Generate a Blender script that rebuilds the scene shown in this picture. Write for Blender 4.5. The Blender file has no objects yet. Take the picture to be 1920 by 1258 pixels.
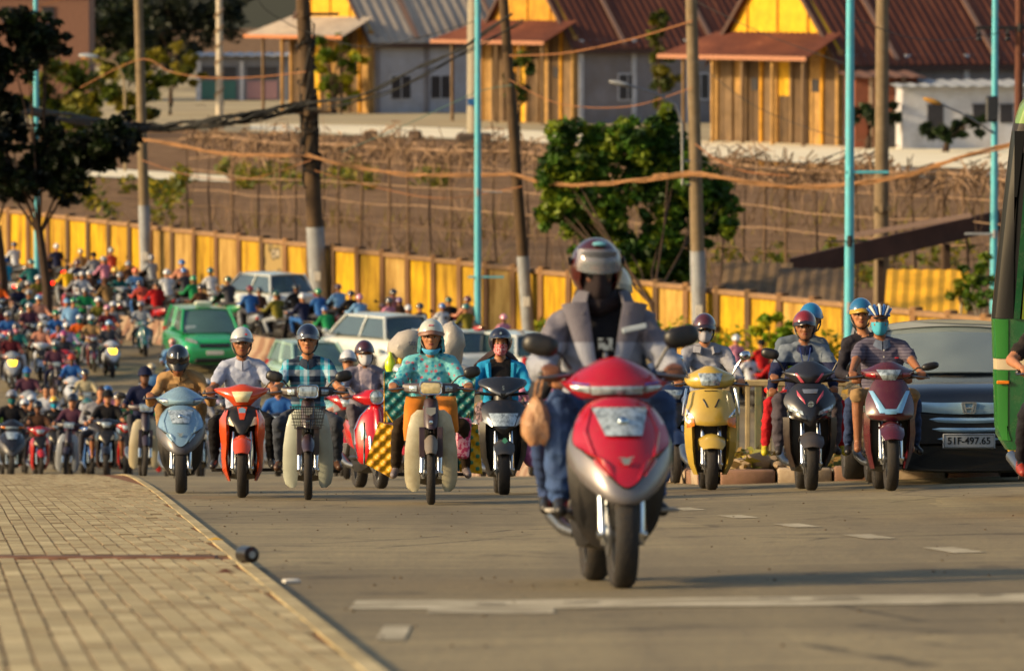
import bpy, bmesh, math, random
import numpy as np
from mathutils import Vector, Matrix, Quaternion, noise
from mathutils.bvhtree import BVHTree
random.seed(7)
sc = bpy.context.scene
COL = sc.collection
R = math.radians
# ---------------------------------------------------------------- camera, sky, sun, exposure
F, CX, HY, HC = 10667.0, 960.0, -20.0, 11.0          # focal length and horizon of the 1920 px photograph, camera height
PITCH = math.atan((629 - HY) / F)
cam = bpy.data.cameras.new('camera'); cam_o = bpy.data.objects.new('camera', cam); COL.objects.link(cam_o)
cam.lens = 200; cam.sensor_width = 36; cam.clip_start = 1; cam.clip_end = 3000
cam_o.location = (0, 0, HC); cam_o.rotation_euler = (math.pi/2 - PITCH, 0, 0)
cam.dof.use_dof = True; cam.dof.focus_distance = 46.5; cam.dof.aperture_fstop = 4.9
sc.camera = cam_o
SUN_AZ, SUN_EL = R(-106), R(21)                       # azimuth from +Y, clockwise; the sun stands low on the left
sunv = Vector((math.sin(SUN_AZ)*math.cos(SUN_EL), math.cos(SUN_AZ)*math.cos(SUN_EL), math.sin(SUN_EL)))
w = bpy.data.worlds.new('World'); sc.world = w; w.use_nodes = True
nt = w.node_tree; nt.nodes.clear()
sky = nt.nodes.new('ShaderNodeTexSky'); sky.sky_type = 'NISHITA'; sky.sun_disc = False
sky.sun_elevation = SUN_EL; sky.sun_rotation = SUN_AZ; sky.air_density = 1.2; sky.dust_density = 3.0; sky.ozone_density = 1.0
bg = nt.nodes.new('ShaderNodeBackground'); bg.inputs[1].default_value = 0.122
wo = nt.nodes.new('ShaderNodeOutputWorld')
nt.links.new(sky.outputs[0], bg.inputs[0]); nt.links.new(bg.outputs[0], wo.inputs[0])
sl = bpy.data.lights.new('sun', 'SUN'); sl.energy = 4.2; sl.angle = R(4); sl.color = (1.0, 0.73, 0.40)
so = bpy.data.objects.new('sun', sl); COL.objects.link(so)
so.rotation_euler = (-sunv).to_track_quat('-Z', 'Y').to_euler()
sc.view_settings.view_transform = 'Standard'; sc.view_settings.look = 'None'
sc.view_settings.gamma = 1; sc.view_settings.exposure = 0.45; sc.view_settings.use_curve_mapping = False
sc.cycles.max_bounces = 6; sc.cycles.transparent_max_bounces = 8
# ---------------------------------------------------------------- helpers: materials
def lin(c):
    return c/12.92 if c <= .04045 else ((c+.055)/1.055)**2.4
def hx(h):
    if not isinstance(h, str): return tuple(h)
    return tuple(lin(int(h[i:i+2], 16)/255) for i in (0, 2, 4))
class NB:
    def __init__(s, name):
        s.mat = bpy.data.materials.new(name); s.mat.use_nodes = True; s.t = s.mat.node_tree
        s.b = s.t.nodes['Principled BSDF']; s.tc = None
    def n(s, typ, **k):
        x = s.t.nodes.new(typ)
        for a, v in k.items(): setattr(x, a, v)
        return x
    def l(s, a, b): s.t.links.new(a, b)
    def co(s, which='Object', sc=(1,1,1), rot=(0,0,0)):
        tc = s.n('ShaderNodeTexCoord'); mp = s.n('ShaderNodeMapping')
        mp.inputs['Scale'].default_value = sc; mp.inputs['Rotation'].default_value = rot
        s.l(tc.outputs[which], mp.inputs[0]); return mp.outputs[0]
    def geo(s, sc=(1,1,1)):
        g = s.n('ShaderNodeNewGeometry'); mp = s.n('ShaderNodeMapping'); mp.inputs['Scale'].default_value = sc
        s.l(g.outputs['Position'], mp.inputs[0]); return mp.outputs[0]
    def noise(s, vec, scale, detail=4, rough=.6):
        x = s.n('ShaderNodeTexNoise'); x.inputs['Scale'].default_value = scale; x.inputs['Detail'].default_value = detail
        x.inputs['Roughness'].default_value = rough; s.l(vec, x.inputs['Vector']); return x.outputs['Fac']
    def ramp(s, fac, stops, interp='LINEAR'):
        x = s.n('ShaderNodeValToRGB'); e = x.color_ramp.elements; x.color_ramp.interpolation = interp
        while len(e) < len(stops): e.new(.5)
        for i, (p, c) in enumerate(stops):
            e[i].position = p; c = hx(c) if not isinstance(c, (int, float)) else (c, c, c); e[i].color = (*c, 1)
        s.l(fac, x.inputs[0]); return x.outputs[0]
    def mix(s, fac, a, b, mode='MIX'):
        x = s.n('ShaderNodeMix', data_type='RGBA', blend_type=mode)
        for inp, v in ((x.inputs[0], fac), (x.inputs[6], a), (x.inputs[7], b)):
            if isinstance(v, (int, float)): inp.default_value = v
            elif isinstance(v, (tuple, str)): inp.default_value = (*hx(v), 1)
            else: s.l(v, inp)
        return x.outputs[2]
    def math(s, op, a, b=0.0):
        x = s.n('ShaderNodeMath', operation=op)
        for i, v in enumerate((a, b)):
            if isinstance(v, (int, float)): x.inputs[i].default_value = v
            else: s.l(v, x.inputs[i])
        return x.outputs[0]
    def col(s, c):
        if isinstance(c, (tuple, str)): s.b.inputs['Base Color'].default_value = (*hx(c), 1)
        else: s.l(c, s.b.inputs['Base Color'])
    def bump(s, h, strength=.3, dist=.01):
        x = s.n('ShaderNodeBump'); x.inputs['Strength'].default_value = strength; x.inputs['Distance'].default_value = dist
        s.l(h, x.inputs['Height']); s.l(x.outputs[0], s.b.inputs['Normal'])
    def set(s, rough=.5, metal=0., coat=0., spec=.5):
        s.b.inputs['Roughness'].default_value = rough; s.b.inputs['Metallic'].default_value = metal
        s.b.inputs['Coat Weight'].default_value = coat; s.b.inputs['Coat Roughness'].default_value = .08
        s.b.inputs['Specular IOR Level'].default_value = spec
_mc = {}
def M(c, rough=.5, metal=0., coat=0., var=.12, scale=6., bump=0., bscale=40., dirt=0., dirtc='6b5637', spec=.5):
    """Principled material whose colour wanders a little and can carry dust."""
    key = (c, rough, metal, coat, var, scale, bump, bscale, dirt, dirtc, spec)
    if key in _mc: return _mc[key]
    b = NB('mat_' + (c if isinstance(c, str) else 'x')); col = hx(c)
    v = b.co(); f = b.noise(v, scale)
    lo = tuple(x*(1-var) for x in col); hi = tuple(min(1, x*(1+var)) for x in col)
    cc = b.ramp(f, [(.3, lo), (.7, hi)])
    if dirt:
        f2 = b.noise(v, scale*1.7, 6, .7); m = b.ramp(f2, [(.5-.25*dirt, 0.), (.75, dirt)])
        cc = b.mix(m, cc, dirtc)
        rr = b.math('ADD', b.math('MULTIPLY', m, .5), rough); b.l(rr, b.b.inputs['Roughness'])
    b.col(cc); b.set(rough, metal, coat, spec)
    if dirt: pass
    if bump: b.bump(b.noise(v, bscale, 3), bump, .01)
    _mc[key] = b.mat; return b.mat
def cloth(c, var=.2): return M(c, .85, var=var, scale=7, bump=.75, bscale=17, spec=.2)
def paint(c, dirt=.25): return M(c, .22, coat=.7, var=.05, dirt=dirt)
def plas(c, rough=.5, dirt=.3): return M(c, rough, var=.1, dirt=dirt)
CHROME = M('c8ccd0', .16, 1., var=.04, dirt=.15)
STEEL = M('8d9094', .35, 1., var=.1, dirt=.3)
RUBBER = M('17171a', .75, var=.2, scale=14, bump=.4, bscale=60, dirt=.45, dirtc='4b4033')
BLK = M('131316', .42, var=.1, dirt=.25, dirtc='4b4033')
BLKG = M('0d0d10', .2, coat=.5, var=.05, dirt=.15, dirtc='4b4033')
def lensmat(lo, hi, nm):
    b = NB(nm); v = b.co(); f = b.math('ADD', b.math('MULTIPLY', b.noise(b.co(sc=(1, 1, .6)), 26, 3, .6), .8), b.math('MULTIPLY', b.noise(b.co(sc=(1, 1, .1)), 90, 2), .25)); b.col(b.ramp(f, [(.36, lo), (.62, hi)])); b.set(.1, coat=1., spec=.8, metal=.3); return b.mat
LENS = lensmat('5a666c', 'b9c8d0', 'ribbed_lens')
AMBER = M('d8781a', .2, coat=.6, var=.15, scale=30)
REDL = M('a01010', .2, coat=.6, var=.1, scale=30)
MIRR = M('aebcc4', .06, 1., var=.02)
def emis(c, s):
    k = ('e', c, s)
    if k in _mc: return _mc[k]
    b = NB('lit_lamp'); b.col(c); b.b.inputs['Emission Color'].default_value = (*hx(c), 1); b.b.inputs['Emission Strength'].default_value = s
    _mc[k] = b.mat; return b.mat
# ---------------------------------------------------------------- helpers: meshes
class MB:
    def __init__(s): s.v, s.f, s.m, s.xf = [], [], [], None
    def add(s, vs, fs, mi=0):
        o = len(s.v)
        if s.xf is not None: vs = [s.xf @ Vector(v) for v in vs]
        s.v += [tuple(v) for v in vs]; s.f += [tuple(i+o for i in f) for f in fs]; s.m += [mi]*len(fs); return s
    def loft(s, rings, mi=0, caps=True, closed=True):
        n = len(rings[0]); vs = [p for r in rings for p in r]; fs = []
        for i in range(len(rings)-1):
            for j in range(n if closed else n-1):
                k = (j+1) % n; fs.append((i*n+j, i*n+k, (i+1)*n+k, (i+1)*n+j))
        if caps and closed: fs += [tuple(range(n-1, -1, -1)), tuple(range((len(rings)-1)*n, len(rings)*n))]
        return s.add(vs, fs, mi)
    def box(s, c, d, b=0., mi=0, rot=None):
        """box of full size d about c; b bevels its edges"""
        hx_, hy_, hz_ = d[0]/2, d[1]/2, d[2]/2; Rm = rot if rot is not None else Matrix.Identity(3); c = Vector(c)
        if b <= 0:
            vs = [c + Rm @ Vector((x, y, z)) for z in (-hz_, hz_) for x, y in ((-hx_, -hy_), (hx_, -hy_), (hx_, hy_), (-hx_, hy_))]
            return s.add(vs, [(3,2,1,0), (4,5,6,7), (0,1,5,4), (1,2,6,5), (2,3,7,6), (3,0,4,7)], mi)
        b = min(b, hx_*.9, hy_*.9, hz_*.9)
        def ring(z, i):
            x, y = hx_-i, hy_-i; q = b if i == 0 else b*.6
            return [c + Rm @ Vector(p) for p in ((-x+q,-y,z),(x-q,-y,z),(x,-y+q,z),(x,y-q,z),(x-q,y,z),(-x+q,y,z),(-x,y-q,z),(-x,-y+q,z))]
        return s.loft([ring(-hz_, b), ring(-hz_+b, 0), ring(hz_-b, 0), ring(hz_, b)], mi)
    def tube(s, path, r, n=8, mi=0, flat=1., up=(0,0,1)):
        P = [Vector(p) for p in path]; rs = r if isinstance(r, (list, tuple)) else [r]*len(P); rings = []; up = Vector(up)
        for i, p in enumerate(P):
            t = (P[min(i+1, len(P)-1)] - P[max(i-1, 0)]).normalized()
            u = up - t*up.dot(t)
            if u.length < .05: u = Vector((1,0,0)) - t*t.x
            u.normalize(); q = t.cross(u)
            rings.append([p + q*math.cos(a)*rs[i] + u*math.sin(a)*rs[i]*flat for a in (2*math.pi*k/n for k in range(n))])
        return s.loft(rings, mi)
    def lathe(s, prof, c, ax='z', n=16, mi=0, caps=False, rot=None):
        c = Vector(c); rings = []
        for a, r in prof:
            ring = []
            for k in range(n):
                t = 2*math.pi*k/n; x, y = r*math.cos(t), r*math.sin(t)
                p = {'z': (x, y, a), 'x': (a, x, y), 'y': (y, a, x)}[ax]; p = Vector(p)
                ring.append(c + (rot @ p if rot is not None else p))
            rings.append(ring)
        return s.loft(rings, mi, caps)
    def ell(s, c, r, nu=12, nv=8, mi=0, rot=None):
        prof = [(-math.cos(math.pi*i/nv), max(math.sin(math.pi*i/nv), .02)) for i in range(nv+1)]
        if isinstance(r, (int, float)): r = (r, r, r)
        c = Vector(c); rings = []
        for a, q in prof:
            ring = []
            for k in range(nu):
                t = 2*math.pi*k/nu; p = Vector((q*math.cos(t)*r[0], q*math.sin(t)*r[1], a*r[2]))
                ring.append(c + (rot @ p if rot is not None else p))
            rings.append(ring)
        return s.loft(rings, mi)
    def panel(s, rows, nu=12, nv=14, thick=.014, p=2.2, mi=0, flip=1):
        """curved shell facing -Y. rows: (z, half width, y of the middle, setback of the edges, rise of the edges[, x of the middle])"""
        rows = [tuple(r) + (0,)*(6-len(r)) for r in rows]; A = np.array(rows, float); k = len(rows)
        T = np.linspace(0, k-1, nv); out = []
        for t in T:
            i = min(int(t), k-2); u = t-i
            p0, p1, p2, p3 = A[max(i-1,0)], A[i], A[i+1], A[min(i+2,k-1)]
            out.append(.5*((2*p1)+(-p0+p2)*u+(2*p0-5*p1+4*p2-p3)*u*u+(-p0+3*p1-3*p2+p3)*u**3))
        rings = []
        for z, wd, y, b, rise, xc in out:
            fr = [(xc+wd*q, y+b*abs(q)**p, z+rise*abs(q)**2) for q in np.linspace(-1, 1, nu)]
            bk = [(xc+wd*q*.985, y+b*abs(q)**p+thick*flip, z+rise*abs(q)**2) for q in np.linspace(1, -1, nu)]
            rings.append(fr+bk)
        return s.loft(rings, mi)
    def extr(s, poly, d, mi=0, plane='xz', o=0.):
        """polygon (list of 2D) extruded by d along the missing axis from o"""
        n = len(poly)
        mk = {'xz': lambda a, b, t: (a, t, b), 'yz': lambda a, b, t: (t, a, b), 'xy': lambda a, b, t: (a, b, t)}[plane]
        vs = [mk(a, b, o) for a, b in poly] + [mk(a, b, o+d) for a, b in poly]
        fs = [tuple(range(n)), tuple(range(2*n-1, n-1, -1))] + [(i, i+n, (i+1) % n+n, (i+1) % n) for i in range(n)]
        return s.add(vs, fs, mi)
    def mesh(s, name, mats, angle=42):
        me = bpy.data.meshes.new(name); me.from_pydata(s.v, [], s.f)
        for m in (mats if isinstance(mats, (list, tuple)) else [mats]): me.materials.append(m)
        me.polygons.foreach_set('material_index', s.m)
        me.polygons.foreach_set('use_smooth', [True]*len(s.f))
        bm = bmesh.new(); bm.from_mesh(me); bmesh.ops.recalc_face_normals(bm, faces=bm.faces); bm.to_mesh(me); bm.free()
        me.set_sharp_from_angle(angle=R(angle)); return me
    def build(s, name, mats, parent=None, angle=42, **k):
        return link(name, s.mesh(name, mats, angle), parent, **k)
def link(name, data, parent=None, loc=None, rot=None, kind=None):
    o = bpy.data.objects.new(name, data); COL.objects.link(o)
    if parent is not None: o.parent = parent
    if loc is not None: o.location = loc
    if rot is not None: o.rotation_euler = rot
    if kind: o['kind'] = kind
    return o
def tag(o, label, cat, group=None):
    o['label'] = label; o['category'] = cat
    if group: o['group'] = group
    return o
def root(name, label, cat, loc=(0,0,0), rot=(0,0,0), group=None):
    return tag(link(name, None, None, loc, rot), label, cat, group)
_kids = {}
def copy_tree(o, parent=None):
    c = o.copy(); COL.objects.link(c)
    if parent is not None: c.parent = parent
    for ch in o.children: copy_tree(ch, c)
    return c
# ---------------------------------------------------------------- the lie of the land
_S = [(-60, .074), (50, .074), (75, .080), (85, .0865), (110, .0865), (147, 0.), (4000, 0.)]
_D = np.arange(-60, 400, .25); _SL = np.interp(_D, [a for a, b in _S], [b for a, b in _S])
_Z = (HC-.83) - (np.cumsum(_SL)*.25 - np.interp(0, _D, np.cumsum(_SL)*.25))
ZF = float(_Z[-1])
def gz(y): return float(np.interp(y, _D, _Z))
def gzx(x, y): return gz(y) + max(0., x)*float(np.interp(y, [15, 24, 48, 60, 100], [.008, .012, .030, .030, 0.]))
def slope(y): return float(np.interp(y, _D, _SL))
def at(px, py, D):
    """the point at distance D (along Y) that the photograph shows at pixel px, py"""
    a, b = (px-CX)/F, (629-py)/F; d = Vector((a, math.cos(PITCH)+b*math.sin(PITCH), -math.sin(PITCH)+b*math.cos(PITCH)))
    return Vector((0, 0, HC)) + d*(D/d.y)
def xat(px, D): return at(px, 629, D).x
def gnd(px, D, dz=0.): x = xat(px, D); return Vector((x, D, gzx(x, D)+dz))
def flat(px, py):
    """where a pixel's ray meets the flat land beyond the ramp"""
    a, b = (px-CX)/F, (629-py)/F; d = Vector((a, math.cos(PITCH)+b*math.sin(PITCH), -math.sin(PITCH)+b*math.cos(PITCH)))
    return Vector((0, 0, HC)) + d*((ZF-HC)/d.z)
DIRN = Vector((.4838, -.8752, 0)); NRM = Vector((.8752, .4838, 0))   # along the far road (towards us) and away from it
# ================================================================ SETTING
def sheet(name, ys, xl, xr, nx, zf, mat, kind='structure', parent=None):
    vs, fs = [], []
    for y in ys:
        a, b = xl(y), xr(y)
        for i in range(nx+1):
            x = a+(b-a)*i/nx; vs.append((x, y, zf(x, y)))
    n = nx+1
    for j in range(len(ys)-1):
        for i in range(nx): fs.append((j*n+i, j*n+i+1, (j+1)*n+i+1, (j+1)*n+i))
    me = bpy.data.meshes.new(name); me.from_pydata(vs, [], fs); me.materials.append(mat)
    me.polygons.foreach_set('use_smooth', [True]*len(fs))
    return link(name, me, parent, kind=kind)
# ---- materials of the land
b = NB('dry_earth'); v = b.geo(); f = b.noise(v, .35, 8, .65); f2 = b.noise(v, 3.0, 6)
c = b.ramp(f, [(.25, '5c4632'), (.5, '7d6248'), (.75, '977a5c')]); c = b.mix(b.ramp(f2, [(.45, 0.), (.75, .6)]), c, '3a2a18')
b.col(c); b.set(.95, spec=.1); b.bump(f2, .6, .2); EARTH = b.mat
b = NB('dusty_asphalt'); v = b.geo(); big = b.noise(v, .22, 5, .6); mid = b.noise(b.geo((.5, 3.2, 1)), 1.0, 6, .65); fine = b.noise(v, 70, 2); grit = b.noise(v, 26, 3, .7)
c = b.ramp(big, [(.3, '8a7c5c'), (.7, 'a3946f')])
c = b.mix(b.ramp(mid, [(.4, 0.), (.72, .62)]), c, '685c48')
c = b.mix(b.ramp(grit, [(.35, .55), (.62, 0.)]), c, '5b5142'); c = b.mix(b.ramp(fine, [(.56, 0.), (.75, .5)]), c, 'b5a986')
tr = b.noise(b.geo((1.3, .05, 1)), 1.0, 3)                      # wheel tracks along the lanes
c = b.mix(b.ramp(tr, [(.45, 0.), (.66, .5)]), c, '655a48')
vo = b.n('ShaderNodeTexVoronoi'); vo.feature = 'DISTANCE_TO_EDGE'; vo.inputs['Scale'].default_value = .55
dv = b.n('ShaderNodeMix', data_type='VECTOR'); wob = b.n('ShaderNodeTexNoise'); wob.inputs['Scale'].default_value = 1.6; wob.inputs['Detail'].default_value = 6; b.l(v, wob.inputs['Vector']); dv.inputs[0].default_value = .12; b.l(v, dv.inputs[4]); b.l(wob.outputs['Color'], dv.inputs[5]); b.l(dv.outputs[1], vo.inputs['Vector'])
crk = b.math('MULTIPLY', b.math('LESS_THAN', vo.outputs['Distance'], .012), b.ramp(b.noise(v, .5, 3), [(.48, 0.), (.56, 1.)])); c = b.mix(b.math('MULTIPLY', crk, .7), c, '2e2820')
vp = b.n('ShaderNodeTexVoronoi'); vp.inputs['Scale'].default_value = .16; vp.distance = 'CHEBYCHEV'; b.l(v, vp.inputs['Vector']); sx = b.n('ShaderNodeSeparateColor'); b.l(vp.outputs['Color'], sx.inputs[0]); c = b.mix(b.ramp(sx.outputs[0], [(.72, 0.), (.73, .32)]), c, '5a503e')
oil = b.ramp(b.noise(b.geo((1, .45, 1)), 1.7, 5, .7), [(.57, 0.), (.72, .6)]); c = b.mix(oil, c, '3f372c')
b.col(c); b.set(.78, spec=.3); b.bump(grit, .5, .02); ASPH = b.mat
b = NB('concrete_apron'); v = b.geo(); c = b.ramp(b.noise(v, .08, 6), [(.3, '8b7c60'), (.7, 'b0a17c')]); b.col(c); b.set(.9); APRON = b.mat
b = NB('pale_canal_bank'); v = b.geo(); c = b.ramp(b.noise(b.geo((.05, .5, 1)), .8, 6), [(.3, 'cfc3a2'), (.65, 'f0e6ca')]); b.col(c); b.set(.8); BANK = b.mat
ys = list(np.arange(-8, 160, 4)) + [165, 180, 200, 230, 260, 300, 350, 420, 500, 700, 1000, 1600]
sheet('ground', ys, lambda y: -700, lambda y: 700, 60, lambda x, y: gz(y)-.05, EARTH)
def fence_x(y): s = (216-y)/.8752; return -19.03+.4838*s
def edge(y): return -.23-.08*(y-15.5)                            # right edge of the footpath
def road_r(y): return 30 if y < 140 else max(fence_x(y)-.8, -80) if y > 165 else 30+(fence_x(165)-.8-30)*(y-140)/25
def road_l(y): return -40 if y > 110 else edge(y)-.5 - max(0, y-88)**2*.08
ys = list(np.arange(4, 160, 2)) + list(np.arange(160, 262, 6))
sheet('road', ys, lambda y: max(road_l(y), -46), lambda y: road_r(y), 40, lambda x, y: gzx(x, y)+.004, ASPH)
# ---- footpath: base, pavers one by one, kerb stones, cover strip
jm = NB('joint_mortar'); jm.col(jm.ramp(jm.noise(jm.geo(), 4, 5), [(.3, '6a4a38'), (.7, '8a644a')])); jm.set(.95, spec=.1)
ysw = list(np.arange(6, 104, 1.5))
walk = sheet('footpath', ysw, lambda y: edge(y)-9, lambda y: edge(y)-.06, 14, lambda x, y: gz(y)+.022, jm.mat)
b = NB('worn_paver'); oi = b.n('ShaderNodeObjectInfo'); g = b.n('ShaderNodeNewGeometry')
rnd = b.math('FRACT', b.math('ADD', oi.outputs['Random'], g.outputs['Random Per Island']))
c = b.ramp(rnd, [(0, 'a89870'), (.5, 'b8a87e'), (.85, 'c4b48a'), (1, '9a8a66')]); st = b.noise(b.geo(), 1.1, 6, .7)
c = b.mix(b.ramp(st, [(.40, 0.), (.70, .7)]), c, '7a6a4c'); c = b.mix(b.ramp(b.noise(b.geo(), 30, 3), [(.45, 0.), (.8, .4)]), c, '5d503b')
b.col(c); b.set(.82, spec=.3); b.bump(b.noise(b.geo(), 45, 3), .35, .01); PAVER = b.mat
DU, DV = .092, .47
def paver_mb(mb, w, l, xf=None):
    mb.xf = xf; q = .003; h = .026
    def r(z, i): return [(-w/2+i, -l/2+i, z), (w/2-i, -l/2+i, z), (w/2-i, l/2-i, z), (-w/2+i, l/2-i, z)]
    rings = [r(0, 0), r(h-q, 0), r(h, q)]; vs = [p for k in rings for p in k]
    mb.add(vs, [(i*4+j, i*4+(j+1) % 4, i*4+4+(j+1) % 4, i*4+4+j) for i in range(2) for j in range(4)], 1); mb.add(rings[2], [(0, 1, 2, 3)], 0); mb.xf = None
spots = []
row = 0; y = 12.6
while y < 101:
    if not (30.45 < y < 31.15):
        left = xat(-30, y)
        for i in range(-6, 120):
            yo = y + (DV/2 if i % 2 else 0); u = -.10*(yo-28)-DU*(i+.5)+edge(28)-edge(yo)
            if 30.5 < yo < 31.1 or u > -.075 or u < -8.6 or edge(yo)+u < left-.3: continue
            spots.append((yo, u))
    y += DV
rp = random.Random(3)
def paver_xf(yo, u):
    x = edge(yo)+u
    return Matrix.Translation((x, yo, gz(yo)+.005+rp.gauss(0, .0016))) @ Matrix.Rotation(math.atan(.10)+rp.gauss(0, .006), 4, 'Z') @ Matrix.Rotation(-math.atan(slope(yo))+rp.gauss(0, .0035), 4, 'X') @ Matrix.Rotation(rp.gauss(0, .008), 4, 'Y')
mb = MB(); paver_mb(mb, DU-.008, DV-.009); PEDGE = M('85755a', .9, var=.25, scale=3, dirt=.5, dirtc='5f4a36'); pm = mb.mesh('paver', [PAVER, PEDGE], 15)
spots.sort(); vis = [s for s in spots if gz(s[0]) is not None]
near = [s for s in vis if at(-10, 1270, s[0]).x < edge(s[0])+s[1] and (HC-gz(s[0])-.13)/s[0]*F-20 < 1264][:300]
ns = set(near)
for s in near:
    o = link('paver', pm, walk); o.matrix_local = paver_xf(*s)
mb = MB()
for s in vis:
    if s not in ns: paver_mb(mb, DU-(.011 if int(s[1]/DU) % 2 else .005), DV-.009, paver_xf(*s))
mb.build('paver_field', [PAVER, PEDGE], walk, 15, kind='stuff')
KERB = M('b0a27e', .85, var=.15, scale=3, bump=.4, bscale=20, dirt=.6, dirtc='5d4f3a')
mb = MB(); mb.loft([[(-.04, e, -.09), (.035, e, -.09), (.035, e, .024), (.028, e, .031), (-.04, e, .031)] for e in (-.49, .49)])
km = mb.mesh('kerb_stone', PAVER, 25)
for i in range(90):
    yo = 9.5+i
    o = link('kerb_stone', km, walk); o.scale = (1, rp.uniform(.955, .985), 1); o.matrix_local = Matrix.Translation((edge(yo)-.040, yo, gz(yo)+.004)) @ Matrix.Rotation(math.atan(.08), 4, 'Z') @ Matrix.Rotation(-math.atan(slope(yo)), 4, 'X')
mb = MB(); yo = 30.8; mb.box((0, 0, 0), (4.6, .34, .024), .005)
for k in range(22): mb.box((-2.2+.2*k, -.19, -.004), (.11, .03, .022), .003)
o = mb.build('joint_cover', M('7d5742', .7, var=.2, dirt=.4), walk); o.matrix_local = Matrix.Translation((edge(yo)-2.45, yo, gz(yo)+.025)) @ Matrix.Rotation(-math.atan(slope(yo)), 4, 'X')
# ---- road paint
b = NB('worn_white_paint'); v = b.geo(); wear = b.noise(b.geo((1, 2.2, 1)), 2.4, 8, .75)
c = b.mix(b.ramp(wear, [(.38, 0.), (.56, 1.)]), 'c4baa0', '857a60'); b.col(c); b.set(.75); WPAINT = b.mat
def mark(name, y0, y1, xl, xr, nx=6, dz=.008, mat=WPAINT):
    return sheet(name, list(np.linspace(y0, y1, max(2, int((y1-y0)/.4)+2))), xl, xr, nx, lambda x, y: gzx(x, y)+dz, mat)
mark('stop_line', 23.4, 24.5, lambda y: xat(660, 23.9), lambda y: xat(2100, 24), 30)
mark('stop_line', 22.9, 23.396, lambda y: xat(800, 23), lambda y: xat(1040, 23), 8)
for i in range(9):
    y0 = 27.6+3.35*i; mark('lane_dash', y0, y0+1.15, lambda y: 2.62-.08*(y-29.5)-.09, lambda y: 2.62-.08*(y-29.5)+.09, 2)
mark('edge_mark', 20.2, 21.6, lambda y: xat(712, 21), lambda y: xat(765, 21), 2)
for px, y0, w_ in ((1455, 24.2, .14), (1570, 24.1, .2), (920, 23.9, .12), (1860, 24.3, .1), (1090, 24.0, .15)):
    mark('paint_gap', y0, y0+.07, lambda y: xat(px, y0)-w_/2, lambda y: xat(px, y0)+w_/2, 1, .012, M('3f362b', .9))
# grit and litter on the road
mb = MB(); mb.ell((0,0,.3), (1, .8, .5), 7, 4); gm = mb.mesh('pebble', M('4a4034', .9), 60)
rp = random.Random(11); mb = MB()
for i in range(170):
    y = rp.uniform(19, 60); x = edge(y)+.15+rp.random()**1.5*(xat(1900, y)-edge(y)); r = rp.uniform(.004, .011)
    mb.ell((x, y, gzx(x, y)+.008), (r, r*.8, r*.6), 5, 3)
mb.build('road_grit', M('5a4c3a', .9), kind='stuff')
# ---- traffic island with kerb blocks, soil, weeds, railing
EI = 58.6
isl = sheet('traffic_island', list(np.arange(EI+.1, 80, 1.5)), lambda y: max(xat(1350, 58.6)-.08*(y-58.6), 0), lambda y: 9+.2*(y-58.6), 10, lambda x, y: gzx(x, y)+.13+.05*math.sin(3*x+y)*math.sin(2.3*y), EARTH)
mb = MB(); mb.box((0, 0, .055), (.56, .16, .19), .02); kb = [mb.mesh('kerb_block', m, 50) for m in (M('80604f', .85, var=.2, dirt=.5), M('a5937c', .85, var=.2, dirt=.5))]
x = xat(1350, EI); i = 0
while x < 9:
    link('kerb_block', kb[i % 2], isl, (x+.29, EI, gzx(x+.29, EI))); x += .585; i += 1
for k in range(16):
    y = EI+.45+.58*k; link('kerb_block', kb[k % 2], isl, (xat(1350, 58.6)-.08*(y-58.6)-.07, y, gzx(2, y)), (-slope(y), 0, R(90)+.08))
rp = random.Random(5)
for i in range(16):
    mb = MB(); r = rp.uniform(.05, .15); mb.ell((0,0,0), (r*1.4, r, r*.7), 8, 5)
    mb.v = [tuple(c_*(1+.25*noise.noise(Vector(v_)*9+Vector((i,0,0)))) for c_ in v_) for v_ in mb.v]
    y = EI+rp.uniform(.2, 3); px = rp.uniform(1370, 1475) if i < 11 else rp.uniform(1480, 1700)
    tag(mb.build('rubble_stone', M('9a8468', .9, var=.25, dirt=.5), loc=(xat(px, y), y, gzx(xat(px, y), y)+.16+r*.3), rot=(rp.random(), 0, rp.random()*6)), 'pale lump of rubble lying on the weedy island by the railing', 'stone', 'lumps of rubble on the traffic island')
def leaves(mb, c, r, n, size, rp, mi=None, nm=3, squash=1., droop=0.):
    for _ in range(n):
        d = Vector((rp.gauss(0,1), rp.gauss(0,1), rp.gauss(0,1))).normalized()*r*rp.random()**.4; d.z *= squash
        p = Vector(c)+d; u = Vector((rp.gauss(0,1), rp.gauss(0,1), rp.gauss(0,.6)-droop)).normalized(); q = u.orthogonal().normalized()
        q = (Quaternion(u, rp.random()*6.28) @ q); s_ = size*rp.uniform(.6, 1.4)
        mb.add([p-u*s_, p+q*s_*.45, p+u*s_, p-q*s_*.45], [(0,1,2,3)], mi if mi is not None else rp.randrange(nm))
def leafmat(c, var=.3):
    k = ('leaf', c)
    if k in _mc: return _mc[k]
    b = NB('leaf_'+c); g = b.n('ShaderNodeNewGeometry'); col = hx(c)
    cc = b.ramp(g.outputs['Random Per Island'], [(0, tuple(x*(1-var) for x in col)), (1, tuple(x*(1+var) for x in col))])
    b.col(cc); b.set(.55, spec=.3)
    tr = b.n('ShaderNodeBsdfTranslucent'); b.l(cc, tr.inputs[0]); mx = b.n('ShaderNodeMixShader'); mx.inputs[0].default_value = .3
    out = b.t.nodes['Material Output']; b.l(b.b.outputs[0], mx.inputs[1]); b.l(tr.outputs[0], mx.inputs[2]); b.l(mx.outputs[0], out.inputs[0])
    _mc[k] = b.mat; return b.mat
mb = MB()
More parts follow.
